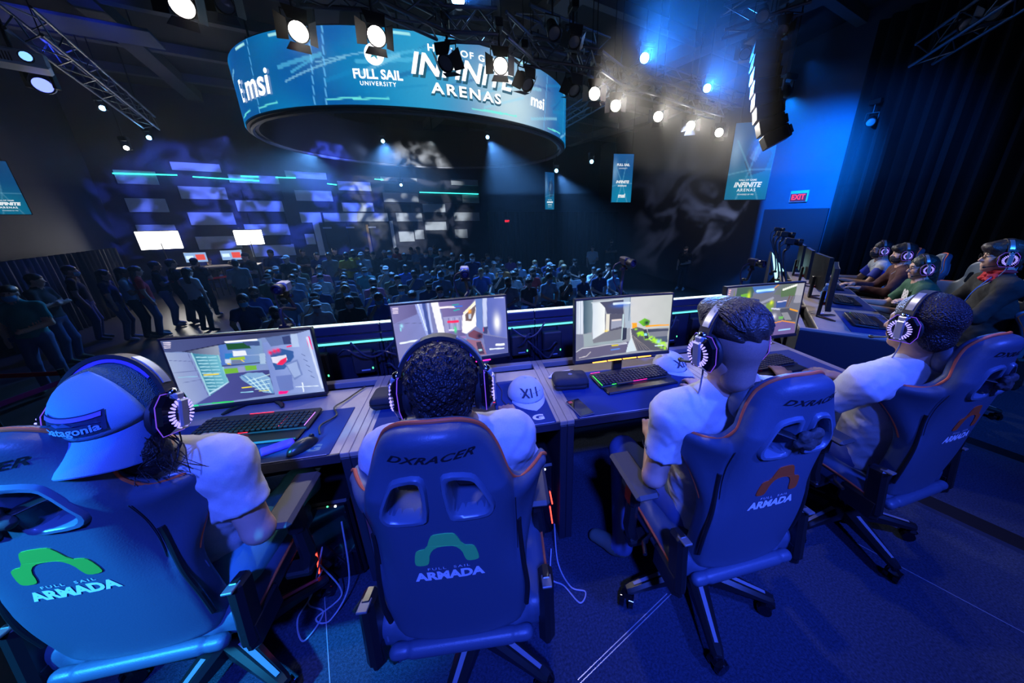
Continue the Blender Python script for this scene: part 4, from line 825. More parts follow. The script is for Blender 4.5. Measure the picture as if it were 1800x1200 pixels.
def headset(label, base, rz, H, RH, k=1.0, mic=True, top=.118, cupx=.096):
    t = thing('headset',label,'headset',base,rz,'lit gaming headsets'); Mx = Matrix.Translation(Vector(H)) @ Matrix(np.array(RH,float).tolist()).to_4x4() @ Matrix.Scale(k,4); N = 18
    def arc(rx, rz_, a0, a1, n): return [(rx*math.cos(a0+(a1-a0)*i/n),0,.0+rz_*math.sin(a0+(a1-a0)*i/n)) for i in range(n+1)]
    def band(r0, r1, w_, a0, a1, n, y0=0):
        b = MB(Mx); vs=[]; 
        for i in range(n+1):
            a = a0+(a1-a0)*i/n
            for (q,sy) in ((r0,-1),(r0,1),(r1,1),(r1,-1)): vs.append(((cupx+.012+q)*math.cos(a),y0+sy*w_/2,(top+.012+q)*math.sin(a)))
        fs = [(i*4+c,i*4+(c+1)%4,(i+1)*4+(c+1)%4,(i+1)*4+c) for i in range(n) for c in range(4)]+[(0,3,2,1),(n*4,n*4+1,n*4+2,n*4+3)]; b.add(vs,[f[::-1] for f in fs]); return b
    band(.0,.010,.040,rad(18),rad(162),20).build('headband',satin,t); band(-.010,.0,.034,rad(40),rad(140),14).build('band_padding',hs_pad,t)
    for a0 in (28,112): band(.010,.0125,.024,rad(a0),rad(a0+40),8).build('silver_plate',hs_sil,t)
    for sx in (-1,1):
        b = MB(Mx); b.ell((sx*(cupx+.019),0,.040),(.013,.016,.014),12,8); b.build('hinge',hs_chrome,t)
        b = MB(Mx); b.box((sx*(cupx+.021),0,.022),(.012,.026,.045),.004); b.build('yoke',satin,t)
        hexp = [(-.050,-.022),(-.034,-.050),(.034,-.050),(.050,-.022),(.050,.026),(.030,.052),(-.030,.052),(-.050,.026)]
        b = MB(Mx @ Matrix.Translation((sx*cupx,0,-.014))); 
        rings = [(.0,1.0),(.012,1.05),(.024,.96),(.034,.70)]; vs=[]; n = len(hexp)
        for (dx,kk) in rings: vs += [(sx*dx,y*kk,z*kk) for y,z in hexp]
        fs = [(i*n+c,i*n+(c+1)%n,(i+1)*n+(c+1)%n,(i+1)*n+c) for i in range(3) for c in range(n)]+[tuple(range(n)),tuple(3*n+c for c in range(n))]; b.add(vs,fs if sx > 0 else [f[::-1] for f in fs]); cup = b.build('ear_cup',gloss,t,ang=25)
        b = MB(Mx @ Matrix.Translation((sx*cupx,0,-.014))); b.tube([(sx*-.006,.046*math.cos(a),.049*math.sin(a)) for a in [i*math.pi/12 for i in range(24)]],.011,8,closed=True); b.build('ear_cushion',satin,t)
        b = MB(Mx @ Matrix.Translation((sx*cupx,0,-.014))); b.tube([(sx*.013,y*1.055,z*1.055) for y,z in hexp],.0012,6,closed=True); b.build('rim_light',hs_rim,cup)
        for i in range(22):
            a = rad(-75+15*i) if i < 11 else rad(105+15*(i-11)); b = MB(Mx @ Matrix.Translation((sx*(cupx+.0335),0,-.014)) @ Matrix.Rotation(a,4,'X')); b.box((0,.034,0),(.007,.014,.0042),.001); b.build('light_slit',hs_led,cup,smooth=False)
        b = MB(Mx); b.box((sx*(cupx+.036),0,-.014),(.012,.030,.074),.004); b.box((sx*(cupx+.026),0,.030),(.018,.030,.022),.004); b.build('cup_plate',hs_sil,cup)
    if mic:
        b = MB(Mx); b.tube(spline([(-cupx-.022,.010,-.045),(-cupx-.022,.055,-.060),(-cupx-.004,.105,-.074)],6),[.0055]*6+[.006]*6+[.006],8,flat=.7); b.ell((-cupx-.002,.108,-.075),(.008,.012,.008),10,6); b.build('microphone',black,t)
    b = MB(Mx); b.tube(spline([(-cupx-.012,-.005,-.065),(-cupx-.01,0,-.10),(-.085,.03,-.17),(-.07,.09,-.24)],5),.0028,6); b.build('lead',cabg,t); return t
def seated(head, pelvis=(0,-.13,.54), chest=None, lean=0, arm='desk', side=0, kn=.40, wid=.19):
    """default seated skeleton from pelvis and head"""
    H = V3(*head); P = V3(*pelvis); N = H+V3(0,-.035,-.165); C = P+(N-P)*.62+V3(0,-.02,0); J = dict(head=H,pelvis=P,chest=C,neck=N)
    for k_, sx in (('L',-1),('R',1)):
        sh = N+V3(sx*wid,.0,-.055); J['sh'+k_] = sh; J['hip'+k_] = P+V3(sx*.10,.03,-.02); J['kn'+k_] = P+V3(sx*.16,kn+.06,.03); J['an'+k_] = P+V3(sx*.17,kn+.04,-.44); J['toe'+k_] = P+V3(sx*.19,kn+.21,-.50)
        J['el'+k_] = sh+V3(sx*.06,.14,-.24); J['wr'+k_] = sh+V3(-sx*.02,.40,-.22)
    return J
def loc(base, p): return V3(p[0]-base[0],p[1]-base[1],p[2])
# ---- player one, backward cap, leaning forward over the keyboard
B1 = (-.945,1.135); b1 = lambda *p: loc(B1,p)
J = seated(b1(-.885,1.0,1.19),b1(-.99,1.17,.53),wid=.185); J['neck'] = b1(-.905,1.01,1.03); J['chest'] = b1(-.94,1.10,.82)
J['shR'] = b1(-.765,1.06,.965); J['shL'] = b1(-1.09,1.06,.97); J['elR'] = b1(-.725,1.04,.70); J['wrR'] = b1(-.93,1.25,.765); J['hdR'] = V3(-.4,1,.1); J['elL'] = b1(-1.2,1.15,.76); J['wrL'] = b1(-1.12,1.40,.795)
J['hipR'] = b1(-.86,1.06,.51); J['knR'] = b1(-.80,1.46,.53); J['anR'] = b1(-.80,1.50,.10); J['toeR'] = b1(-.78,1.66,.04)
R1 = rotm(2,16,3); p1, T1 = figure('player in a grey tee and backward blue cap at the leftmost desk',(*B1,0),0,J,R1,skin_a,tee,teal_p,shoe_m,.62)
hair_mesh(p1,J['head'],R1,hair_k,'under',1.0,.004)
rh = random.Random(5); b = MB(); Hh = np.array(J['head'])
for i in range(70):
    a = rh.uniform(-.09,.10); p0 = V3(a,-.035+rh.uniform(-.02,.05),-.06); q = [Hh+R1 @ (p0+V3(rh.uniform(-.01,.03)*k_,rh.uniform(-.02,.02),-.038*k_+.004*math.sin(3*k_+i))) for k_ in range(4)]; b.tube(spline(q,3),[.0016]*6+[.001]*4,4)
o = b.build('hair_strands',hair_k,p1); o['kind'] = 'stuff'
capb = mat('trucker_cap_front',(.20,.40,.62),.9,bump=(600,.4)); capm = mat('trucker_cap_mesh',(.05,.16,.18),.8,bump=(330,1.0,'v')); Hc = np.array(J['head'])
Mc = Matrix.Translation(Vector(Hc)) @ Matrix(R1.tolist()).to_4x4() @ Matrix.Translation((0,-.012,.022)) @ Matrix.Rotation(rad(30),4,'X')
cp = bpy.data.objects.new('trucker_cap',None); COL.objects.link(cp); cp.parent = p1; cp.matrix_local = Mc
def capshell(name, m, lo_, hi_, z1=.108):
    vs=[]; fs=[]; nu, nv = 20, 10
    for i in range(nu+1):
        a = lo_+(hi_-lo_)*i/nu
        for q in range(nv+1):
            e_ = math.pi/2*q/nv; vs.append((.092*math.cos(a)*math.cos(e_),.112*math.sin(a)*math.cos(e_),z1*math.sin(e_)**.9-.01*math.cos(e_)))
    for i in range(nu):
        for q in range(nv): fs.append((i*(nv+1)+q,(i+1)*(nv+1)+q,(i+1)*(nv+1)+q+1,i*(nv+1)+q+1))
    b = MB(); b.add(vs,fs); o = b.build(name,m,cp); sm = o.modifiers.new('s','SOLIDIFY'); sm.thickness = .003; return o
capshell('front_panel',capb,rad(200),rad(340)); capshell('mesh_panel',capm,rad(-20),rad(90)); capshell('mesh_panel',capm,rad(90),rad(200))
b = MB(); vs=[]; n_ = 16
for i in range(n_+1):
    a = math.pi*(1.12+.76*i/n_)
    for rr in (1.0,1.2,1.45,1.62): vs.append((.094*math.cos(a)*(1-.12*(rr-1)),.113*math.sin(a)*rr-.0,-.008-.06*(rr-1)-.13*(rr-1)*math.cos(a)**2))
m_ = len(vs); vs += [(x,y,z-.004) for x,y,z in vs]; fs=[]
for i in range(n_):
    for q in range(3):
        f = (i*4+q,(i+1)*4+q,(i+1)*4+q+1,i*4+q+1); fs += [f[::-1],tuple(v+m_ for v in f)]
    fs.append((i*4+3,(i+1)*4+3,(i+1)*4+3+m_,i*4+3+m_))
b.add(vs,fs); b.build('brim',mat('trucker_cap_brim',(.14,.27,.55),.9,bump=(600,.4)),cp)
b = MB(); b.ell((0,0,.099),(.010,.010,.006),10,6); b.build('button',capm,cp)
def cpt(x, z, off=.003):
    e_ = math.asin(max(0,min(1,(z+.01)/.115))); q = max(.05,math.cos(e_)); sx = max(-.98,min(.98,x/(.092*q))); return (x,-.112*q*math.sqrt(1-sx*sx)-off,z)
b = MB(); nx = 10; b.add([cpt(-.050+.1*i/nx,z,.008) for z in (.014,.056) for i in range(nx+1)],[(i,i+1,nx+2+i,nx+1+i) for i in range(nx)]); pt = b.build('patch',mat('patch_navy',(.02,.03,.09),.8),cp,smooth=False)
b = MB(); b.add([cpt(-.047+.094*i/nx,z,.0092) for z in (.046,.054) for i in range(nx+1)],[(i,i+1,nx+2+i,nx+1+i) for i in range(nx)]); b.build('patch_sky',mat('patch_violet',(.30,.16,.75),.8),pt,smooth=False)
b = MB(); b.add([cpt(x,z,.0095) for x,z in ((-.046,.033),(-.03,.041),(-.02,.036),(-.006,.046),(.008,.037),(.02,.040),(.046,.033))],[(0,1,2,3,4,5,6)]); b.build('patch_peaks',mat('patch_peak',(.05,.09,.25),.8),pt,smooth=False)
text_on('patch_lettering','patagonia',.0235,mat('patch_text',(.30,.50,.85),.7),lambda x,y: cpt(x,.0255+y,.0102),pt,bold=.0006)
headset('lit headset over the backward cap of the leftmost player',(*B1,0),0,J['head'],R1,1.0,False,.128,.090)
# ---- player two
B2 = (-.075,.945); b2 = lambda *p: loc(B2,p); J = seated(b2(-.082,.875,1.225),b2(-.085,.935,.53)); J['chest'] = b2(-.08,.90,.84); J['neck'] = b2(-.075,.86,1.07)
J['shR'] = b2(.090,.915,1.01); J['elR'] = b2(.165,1.03,.76); J['wrR'] = b2(.145,1.33,.79); J['shL'] = b2(-.26,.93,1.0); J['elL'] = b2(-.32,1.1,.77); J['wrL'] = b2(-.2,1.40,.79)
R2 = rotm(-2,4,0); p2, T2 = figure('player in a grey tee with short curly black hair on the second chair',(*B2,0),0,J,R2,skin_b,tee,dark_p,shoe_m,.62); hair_mesh(p2,J['head'],R2,hair_curl,'curly',1.0,.004); headset('lit headset on the curly haired second player',(*B2,0),0,J['head'],R2,1.0,True,.124,.096)
# ---- player three
B3 = (.915,.935); b3 = lambda *p: loc(B3,p); J = seated(b3(.785,.83,1.29),b3(.91,.93,.53)); J['neck'] = b3(.845,.835,1.115); J['chest'] = b3(.885,.885,.85)
J['shL'] = b3(.665,.885,1.02); J['shR'] = b3(1.03,.86,1.04); J['elL'] = b3(.625,.900,.745); J['wrL'] = b3(.745,1.13,.745); J['hdL'] = V3(.5,1,.05); J['elR'] = b3(1.10,1.0,.76); J['wrR'] = b3(1.16,1.36,.795)
J['hipL'] = b3(.81,.95,.51); J['knL'] = b3(.705,1.30,.545); J['anL'] = b3(.655,1.13,.105); J['toeL'] = b3(.565,1.26,.045); J['knR'] = b3(1.0,1.35,.55)
R3_ = rotm(6,4,-3); p3, T3 = figure('player in a grey tee with slicked back hair and shaved sides',(*B3,0),0,J,R3_,skin_a,tee,jeans,shoe_m,.62); hair_mesh(p3,J['head'],R3_,hair_br,'slick',1.0,.004); strands(p3,J['head'],R3_,hair_br)
s = SD(np.array(J['head'])-.16,np.array(J['head'])+.14,.006); s.ell(np.array(J['head'])+R3_ @ V3(0,-.014,.020),(.0775,.100,.080),.01,0,R3_); s.cap(np.array(J['head'])+R3_ @ V3(0,-.042,-.02),np.array(J['head'])+R3_ @ V3(0,-.038,-.105),.055,.0495,.03); s.ell(np.array(J['head'])+R3_ @ V3(0,.10,-.02),(.15,.095,.14),.0,0,None,'s'); s.mesh('shaved_sides',stubble,p3)
Nk = np.array(J['neck']); b = MB(); b.tube([Nk+V3(.072*math.cos(a),.070*math.sin(a)-.005,.028-.030*math.sin(a)) for a in [i*math.pi/10 for i in range(20)]],.0045,6,closed=True); b.build('lanyard',satin,p3)
headset('lit headset on the third player with shaved sides',(*B3,0),0,J['head'],R3_,1.0,True,.118,.092)
el = np.array(J['elL']); shl = np.array(J['shL']); 
d_ = (el-shl)/np.linalg.norm(el-shl); nrm_ = np.cross(d_,V3(0,1,0)); nrm_ /= np.linalg.norm(nrm_); nrm_ = nrm_ if nrm_[0] < 0 else -nrm_; tn = np.cross(nrm_,d_)
def slv(x, y):
    a = x/.072-.35; o = shl+d_*(np.linalg.norm(el-shl)*.52-y); return Vector(o+(nrm_*math.cos(a)+tn*math.sin(a))*.0755)
text_on('sleeve_print','ARMADA',.017,mat('print_navy',(.03,.03,.06),.8),slv,p3,bold=.0004)
# ---- player four
B4 = (1.96,1.03); b4 = lambda *p: loc(B4,p); J = seated(b4(1.845,.945,1.235),b4(1.95,1.02,.53)); J['chest'] = b4(1.93,.98,.84); J['neck'] = b4(1.89,.925,1.07); J['shL'] = b4(1.66,.955,.975); J['shR'] = b4(2.06,.95,1.0); J['elL'] = b4(1.62,1.10,.76); J['wrL'] = b4(1.75,1.40,.79)
R4 = rotm(2,4,0); p4, T4 = figure('player in a grey tee with rounded black hair at the right end',(*B4,0),0,J,R4,skin_b,tee,jeans,shoe_m,.62); hair_mesh(p4,J['head'],R4,hair_curl,'afro',1.0,.005); headset('lit headset with long microphone on the fourth player',(*B4,0),0,J['head'],R4,1.0,True,.118,.094); eyes(p4,J['head'],R4)
# ================================================================ OPPOSING TEAM, set at an angle on the right
OO = Vector((3.0,2.0,0)); OR_ = Vector((.69,.72,0)).normalized(); OF = Vector((-OR_.y,OR_.x,0)); ORZ = math.degrees(math.atan2(OF.y,OF.x))-90
def W(r_, f_, z=0): p = OO+OR_*r_+OF*f_; return Vector((p.x,p.y,z))
on = ['nearest desk of the opposing team with its dark end panel','second desk of the opposing team','third desk of the opposing team','farthest desk of the opposing team']
for k in range(4):
    t = copy_tree(desks[k],None,on[k],W(.47+.936*k,-.45-1.318),ORZ); t['group'] = 'gaming desks of the opposing team'
mats0 = [o for o in COL.objects if o.name.split('.')[0] == 'mouse_mat']
for k in range(4): t = copy_tree(mats0[0],None,'dark mouse mat on the %s opposing desk' % ['nearest','second','third','farthest'][k],W(.47+.936*k,-.45-1.318,ZT),ORZ); t['group'] = 'mouse mats of the opposing team'
mon0 = [o for o in COL.objects if o.name == 'monitor.001'][0]
mn = ['opposing team monitor nearest the black desk end, seen from behind','opposing team monitor behind the water bottle','third opposing team monitor seen edge on','farthest opposing team monitor seen edge on']
for k, (dr,df,dz) in enumerate(((.0,.05,-8),(.05,.02,6),(0,.05,0),(0,.05,0))):
    t = copy_tree(mon0,None,mn[k],W(.50+.936*k+dr,-.0+df,ZT),ORZ+dz); t['group'] = 'monitors of the opposing team'
ow = [('grey gaming chair under the player in the red neck scarf',.66,-1.0,4,False),('grey gaming chair under the player in the green jersey',1.62,-1.02,0,False),('grey gaming chair behind the masked player in dark sleeves',2.50,-1.02,0,False),('grey gaming chair behind the farthest masked player',3.32,-1.02,-4,False),
      ('empty gaming chair with neck pillow, nearer of the two empty ones',2.20,-1.72,-30,True),('empty gaming chair with neck pillow, farther of the two empty ones',3.15,-1.85,-22,True)]
for lb,r_,f_,dz,pl in ow: p = W(r_,f_); chair(lb,(p.x,p.y),ORZ+dz,emb_or,pl)
def oplayer(label, r_, hz, hf, sk, sh, pants, hair, style, RH, sleeve=.62, mask=None, gl=False, hs='', kh=1.0, hair_h=.006):
    base = W(r_,-1.0); J = seated((0,hf,hz),(0,-.02,.53)); th, T = figure(label,base,ORZ,J,RH,sk,sh,pants,shoe_w,sleeve,.010,'players of the opposing team',kh)
    hair_mesh(th,J['head'],RH,hair,style,kh,hair_h); eyes(th,J['head'],RH,kh,hair)
    if gl: glasses(th,J['head'],RH)
    if mask: face_mask(th,J['head'],RH,mask)
    headset(hs,base,ORZ,J['head'],RH,1.0,True,.120,.094); return th, J
def face_mask(th, H, RH, m):
    Mx = Matrix.Translation(Vector(H)) @ Matrix(np.array(RH).tolist()).to_4x4(); b = MB(Mx); vs=[]; n_ = 12; m_ = 6
    for j in range(m_+1):
        z = -.022-.088*j/m_
        for i in range(n_+1):
            a = rad(15+150*i/n_); bul = .010*math.sin(math.pi*j/m_); rx, ry = .068-.02*(j/m_)**2+bul, .098-.022*(j/m_)**2+bul*1.6; vs.append((rx*math.cos(a),.012+ry*math.sin(a)+(.010 if j < 2 else 0)*math.exp(-((i-n_/2)/1.5)**2),z))
    b.add(vs,[(j*(n_+1)+i,(j+1)*(n_+1)+i,(j+1)*(n_+1)+i+1,j*(n_+1)+i+1) for j in range(m_) for i in range(n_)])
    for sx in (-1,1): b.tube([(sx*.066,.036,-.03),(sx*.078,.0,-.015)],.0018,5)
    return b.build('face_mask',m,th)
blk_knit = mat('black_knit',(.022,.024,.028),.95,bump=(300,.5)); green_j = mat('green_jersey',(.02,.10,.06),.8,bump=(500,.3)); white_j = mat('white_jersey',(.6,.62,.68),.8,bump=(500,.3)); red_sc = mat('red_scarf',(.55,.03,.05),.9,bump=(200,.6)); maskk = mat('black_mask',(.02,.02,.024),.8)
th, J = oplayer('player in a black top with red neck scarf and glasses',.68,1.355,.02,skin_a,blk_knit,dark_p,hair_br,'mop',rotm(-4,2,0),1.5,None,True,'lit headset on the player with the red neck scarf')
s = SD(np.array(J['neck'])-.16,np.array(J['neck'])+.16,.006); N0 = np.array(J['neck'])
for i in range(3): s.cap(N0+V3(-.03,.01,.055-.035*i),N0+V3(.03,.01,.055-.035*i),.070+.010*i,.070+.010*i,.008,0,(1,1,.35))
s.warp(.004,60,1); s.mesh('neck_scarf',red_sc,th)
b = MB(); Nn = np.array(J['neck']); b.tube(spline([Nn+V3(-.06,.06,.03),Nn+V3(-.10,.16,-.12),Nn+V3(-.06,.18,-.3),Nn+V3(.0,.2,-.42)],6),.003,6); b.build('lanyard_cord',mat('cord_blue',(.10,.22,.5),.6),th)
th, J = oplayer('player in a green jersey with long dark hair and glasses',1.62,1.15,.16,skin_a,green_j,jeans,hair_green,'long',rotm(6,8,0),.75,None,True,'lit headset on the player in the green jersey')
Cc = np.array(J['chest']); Nn = np.array(J['neck'])
def jf(x, y): p = Cc+V3(x,.150+.02*math.cos(x*8),.03+y); return Vector(p)
text_on('jersey_number','88',.15,logo_w,jf,th,bold=.008)
for sx in (-1,1):
    for q in range(2): b = MB(); sh_ = np.array(J['shR' if sx > 0 else 'shL']); b.box(sh_+V3(-sx*.02,.01-.02*q,.074),(.07,.012,.006),.002); b.build('shoulder_stripe',logo_w,th,smooth=False)
th, J = oplayer('masked player in dark sleeves, second from the far end',2.48,1.215,.10,skin_a,mat('dark_red_hoodie',(.06,.02,.025),.9),dark_p,hair_k,'mop',rotm(4,3,0),1.5,maskk,False,'lit headset on the masked player in dark sleeves')
th, J = oplayer('masked player in a white and blue jersey at the far end',3.30,1.20,.12,skin_b,white_j,dark_p,hair_k,'short',rotm(4,3,0),.66,maskk,True,'lit headset on the farthest masked player')
for k_, sx in (('L',-1),('R',1)):
    s = SD(np.array(J['sh'+k_])-.2,np.array(J['sh'+k_])+.2,.010); e = np.array(J['sh'+k_])+(np.array(J['el'+k_])-np.array(J['sh'+k_]))*.68; s.ccone(np.array(J['sh'+k_])+V3(0,0,.0),e,.074,.078,.01); s.mesh('blue_sleeve',mat('blue_sleeve',(.03,.06,.55),.8),th)
# things on the opposing desks
p = W(1.12,.0,ZT); t = thing('water_bottle','clear water bottle with blue label on the opposing team\'s desk','bottle',p); b = MB(); b.lathe([(.0,.0),(.030,.0),(.034,.012),(.033,.06),(.034,.07),(.034,.15),(.026,.185),(.013,.205),(.012,.215)],18); b.build('bottle_body',mat('bottle_plastic',(.45,.65,.95),.1,trans=.85),t); b = MB(); b.lathe([(.0345,.075),(.0348,.08),(.0348,.14),(.0345,.145)],18); b.build('label_band',mat('bottle_label',(.12,.3,.8),.5),t); b = MB(); b.cyl((0,0,.213),(0,0,.232),.0135,n=14); b.build('bottle_cap',white_pl,t)
p = W(.62,-.30,ZT+.004); t = thing('game_case','small colourful card on the nearest opposing desk','card',p,ORZ); b = MB(); b.box((0,0,.002),(.16,.12,.004),.001); b.build('card_base',mat('card_red',(.5,.12,.08),.5),t)
for (x,y,c) in ((-.04,.02,(.6,.5,.05)),(.03,-.02,(.1,.4,.1)),(.04,.03,(.7,.25,.05))): b = MB(); b.box((x,y,.0045),(.05,.04,.001)); b.build('printed_panel',mat('card_%d' % int(c[0]*100+c[1]*7),c,.5),t,smooth=False)
for k in range(3):
    p = W(.30+.05*k,-.16,ZT+.003); b = MB(); b.box((0,0,.003),(.035,.055,.006),.001); o = b.build('white_tag',logo_w); o.location = p; o.rotation_euler = (0,0,rad(ORZ+10)); tag(o,'white tag on the nearest opposing desk, %s of three' % ['left','middle','right'][k],'tag','white tags')
for k in range(4): t = copy_tree([o for o in COL.objects if o.name == 'keyboard.001'][0],None,'keyboard on the %s opposing desk' % ['nearest','second','third','farthest'][k],W(.47+.936*k,-.22,ZT+.004),ORZ); t['group'] = 'keyboards of the opposing team'
cable('loose_cable','coiled white cable on the opposing team\'s nearest desk',[W(.55,.12,.76),W(.60,.18,.765),W(.66,.12,.765),W(.62,.05,.765),W(.56,.1,.77),W(.62,.16,.77)],.004,mat('cable_white',(.6,.6,.62),.5))
# glowing totem and its stand
t = thing('light_totem','glowing pale cyan wedge standing behind the fourth monitor','lamp',(0,0,0)); a = atd(1357,443,6.0); lb_, rb_ = atd(1363,500,6.0), atd(1392,497,6.0); bk = Vector((.25,.35,0)); mid_l = lb_+(lb_-a)*1.2; mid_r = rb_+(rb_-a)*1.2
b = MB(); b.add([a,mid_l,mid_r,a+bk*.4,mid_l+bk,mid_r+bk],[(0,1,2),(3,5,4),(0,2,5,3),(1,4,5,2)]); b.build('lit_face',emat('totem_glow',(.45,.95,1.0),1.6),t,smooth=False)
gl_ = mid_l+(Vector((-.32,.1,0))); b = MB(); b.add([a,a+bk*.4,mid_l,mid_l+bk,gl_,gl_+bk],[(0,4,2),(1,3,5),(0,1,5,4),(4,5,3,2)]); b.build('grey_side',mat('totem_grey',(.12,.13,.16),.6),t,smooth=False)
b = MB(); c_ = (mid_l+mid_r)/2; b.box((c_.x,c_.y,(c_.z-1.2)/2),(.5,.4,c_.z+1.2)); b.build('plinth',satin,t,smooth=False)
# ---------------------------------------------------------------- player cameras on goosenecks
cam_w = mat('camera_silver',(.5,.52,.58),.35,.4); lens_m = mat('lens_glass',(.02,.02,.04),.05,coat=1)
def pcam(label, P, look, foot, silver=True, s_=1.0):
    P = Vector(P); foot = Vector(foot); t = thing('player_camera',label,'camera',foot,0,'player cameras on goosenecks'); d = (Vector(look)-P).normalized(); Mx = Matrix.Translation(P-foot) @ d.to_track_quat('Y','Z').to_matrix().to_4x4() @ Matrix.Scale(s_,4)
    b = MB(Mx); b.box((0,-.03,0),(.055,.075,.055),.008); b.build('camera_body',cam_w if silver else satin,t); b = MB(Mx); b.lathe([(.0,.0),(.024,.0),(.026,.03),(.030,.035),(.030,.065),(.022,.068),(.018,.055)],18,R=Matrix.Rotation(rad(-90),3,'X')); b.build('lens_barrel',darkmetal,t); b = MB(Mx); b.ell((0,.055,0),(.020,.006,.020),14,6); b.build('lens_glass',lens_m,t)
    b = MB(Mx); b.box((0,-.03,-.045),(.025,.03,.03),.005); b.cyl((-.03,-.03,-.06),(.03,-.03,-.06),.011,n=10); b.build('ball_mount',satin,t); q = (Mx @ Vector((0,-.03,-.065)))
    b = MB(); b.tube(spline([q,q+Vector((.01,.03,-.08)),Vector((.0,.0,.12)),(0,0,0)],8),.011,8); b.build('gooseneck',satin,t); b = MB(); b.tube(spline([q+Vector((-.02,0,.06)),q+Vector((-.07,.02,.02)),q+Vector((-.06,.02,-.09)),q+Vector((-.0,.01,-.18))],8),.005,6); b.build('camera_lead',cabm,t); b = MB(); b.box((0,0,.012),(.06,.05,.035),.006); b.build('clamp',darkmetal,t); return t
LW = lambda x: 2.275+(x)*.048
for lb,px,py,sl in (('silver player camera on a gooseneck behind the leftmost monitor',495,505,True),('silver player camera on a gooseneck behind the second monitor',817,478,True),('black player camera on a gooseneck behind the third monitor',1103,460,False),('black player camera left of the glowing wedge',1330,462,False)):
    P = aty(px,py,2.3); pcam(lb,P,(P.x+(.35 if px > 1000 else .0),1.0,1.2),(P.x-.01,LW(P.x)+.02,1.03),sl)
for k in range(4):
    P = W(.75+.936*k,.42,1.42+.03*(k%2)); pcam('black player camera over the opposing team\'s %s monitor' % ['nearest','second','third','farthest'][k],P,W(.6+.936*k,-.9,1.3),W(.75+.936*k,.36,.75),False,1.15)
# ================================================================ BACK OF THE LED WALL in front of the desks
led_w = emat('led_white',(.70,.95,1.0),2.6); refl_c = emat('led_cyan',(.15,.80,.95),1.3); cab_m = mat('cabinet_dark',(.018,.02,.03),.45); rail_m = mat('rail_blue_black',(.03,.035,.06),.3)
wall_rz = math.degrees(math.atan(.048)); x0w = -1.55; seg = .5
for k in range(8):
    cx = x0w+seg*(k+.5); t = thing('led_cabinet','back of LED wall cabinet, %s from the left' % ['first','second','third','fourth','fifth','sixth','seventh','eighth'][k],'LED panel',(cx,LW(cx),0),wall_rz,'LED wall cabinets seen from behind')
    b = MB(); b.box((0,.02,.50),(.496,.05,.92),.004); b.build('cabinet_frame',cab_m,t); b = MB(); b.box((0,.005,1.005),(.497,.05,.055),.006); b.build('top_rail',rail_m,t)
    b = MB(); b.box((0,.012,1.036),(.497,.018,.010),.002); b.build('top_light',led_w,t); b = MB(); b.box((0,-.020,.925),(.497,.012,.012),.002); b.build('lower_light',refl_c,t)  # lower strip glows in place of light reflecting inside the frame
    b = MB(); b.box((0,-.012,.955),(.497,.03,.035),.004); b.build('mid_rail',rail_m,t)
    for (bx,bz,bw,bh) in ((-.13,.78,.14,.2),(.13,.80,.12,.15)):
        b = MB(); b.box((bx,-.035,bz),(bw,.06,bh),.008); bo = b.build('power_box',satin,t); b = MB(); b.box((bx+.01,-.0665,bz-.07 if bh > .16 else bz-.05),(.05,.003,.008)); b.build('box_marking',mat('marking_pale',(.4,.42,.5),.6),bo,smooth=False); b = MB(); b.ell((bx+bw*.42,-.066,bz-.04),(.005,.003,.008),8,6); b.build('status_light',emat('grn',(.1,1,.4),2),bo)
    for i in range(4): b = MB(); b.box((-.225+.15*i,-.012,.80),(.012,.025,.22),.003); b.build('rib',cab_m,t)
    b = MB(); b.tube([(.20,-.03,.72),(.20,-.06,.73),(.20,-.06,.85),(.20,-.03,.86)],.007,6); b.build('handle',darkmetal,t)
cb = mat('cable_blueblack',(.03,.035,.06),.3)
for i,(xa,xb,za,zb,sag) in enumerate(((-.72,-.45,.93,.95,-.07),(-.80,-.60,.86,.80,.05),(-.62,-.38,.84,.80,.04),(.28,.52,.93,.95,-.05),(.36,.62,.86,.80,-.08),(.30,.44,.78,.84,.05),(1.36,1.62,.92,.9,-.06),(1.40,1.58,.82,.86,.06),(-.55,-.42,.76,.70,.03),(.5,.62,.74,.78,.03))):
    P = [(xa,LW(xa)-.04,za),((2*xa+xb)/3,LW(xa)-.10,za+sag),((xa+2*xb)/3,LW(xb)-.11,zb+sag*1.2),(xb,LW(xb)-.04,zb)]
    cable('panel_cable','dark looped cable on the LED wall back, %s from the left' % ['second','first','third','fifth','seventh','sixth','ninth','tenth','fourth','eighth'][i],P,.006,cb)
# ================================================================ HALL
FZ = -1.2; CZ = 6.0
HD = Vector((.954,.30,0)).normalized(); HN = Vector((-HD.y,HD.x,0)); WP = aty(600,380,19.0)      # back wall: point, direction, outward normal
def onwall(u, v, off=0):
    d = pray(u,v); t = ((WP-CAM).dot(HN)-off)/d.dot(HN); p = CAM+d*t; return (p-WP).dot(HD), p.z
def wallp(a, z, off=0): return WP+HD*a-HN*off+Vector((0,0,z-WP.z))
hall_floor = mat('hall_floor',(.045,.04,.04),.35,noise=(3,.2)); wall_d = mat('wall_dark',(.05,.055,.085),.8,noise=(2,.15)); ceil_d = mat('ceiling_dark',(.022,.022,.027),.9); beam_m = mat('beam_grey',(.12,.115,.12),.7); panel_l = mat('panel_pale',(.55,.58,.60),.6,noise=(3,.25)); panel_k = mat('panel_black',(.03,.032,.045),.7)
b = MB(); b.box((-2,12,FZ-.05),(34,44,.1)); fl = struct(b.build('floor',hall_floor,smooth=False)); fl['label'] = 'dark polished hall floor'
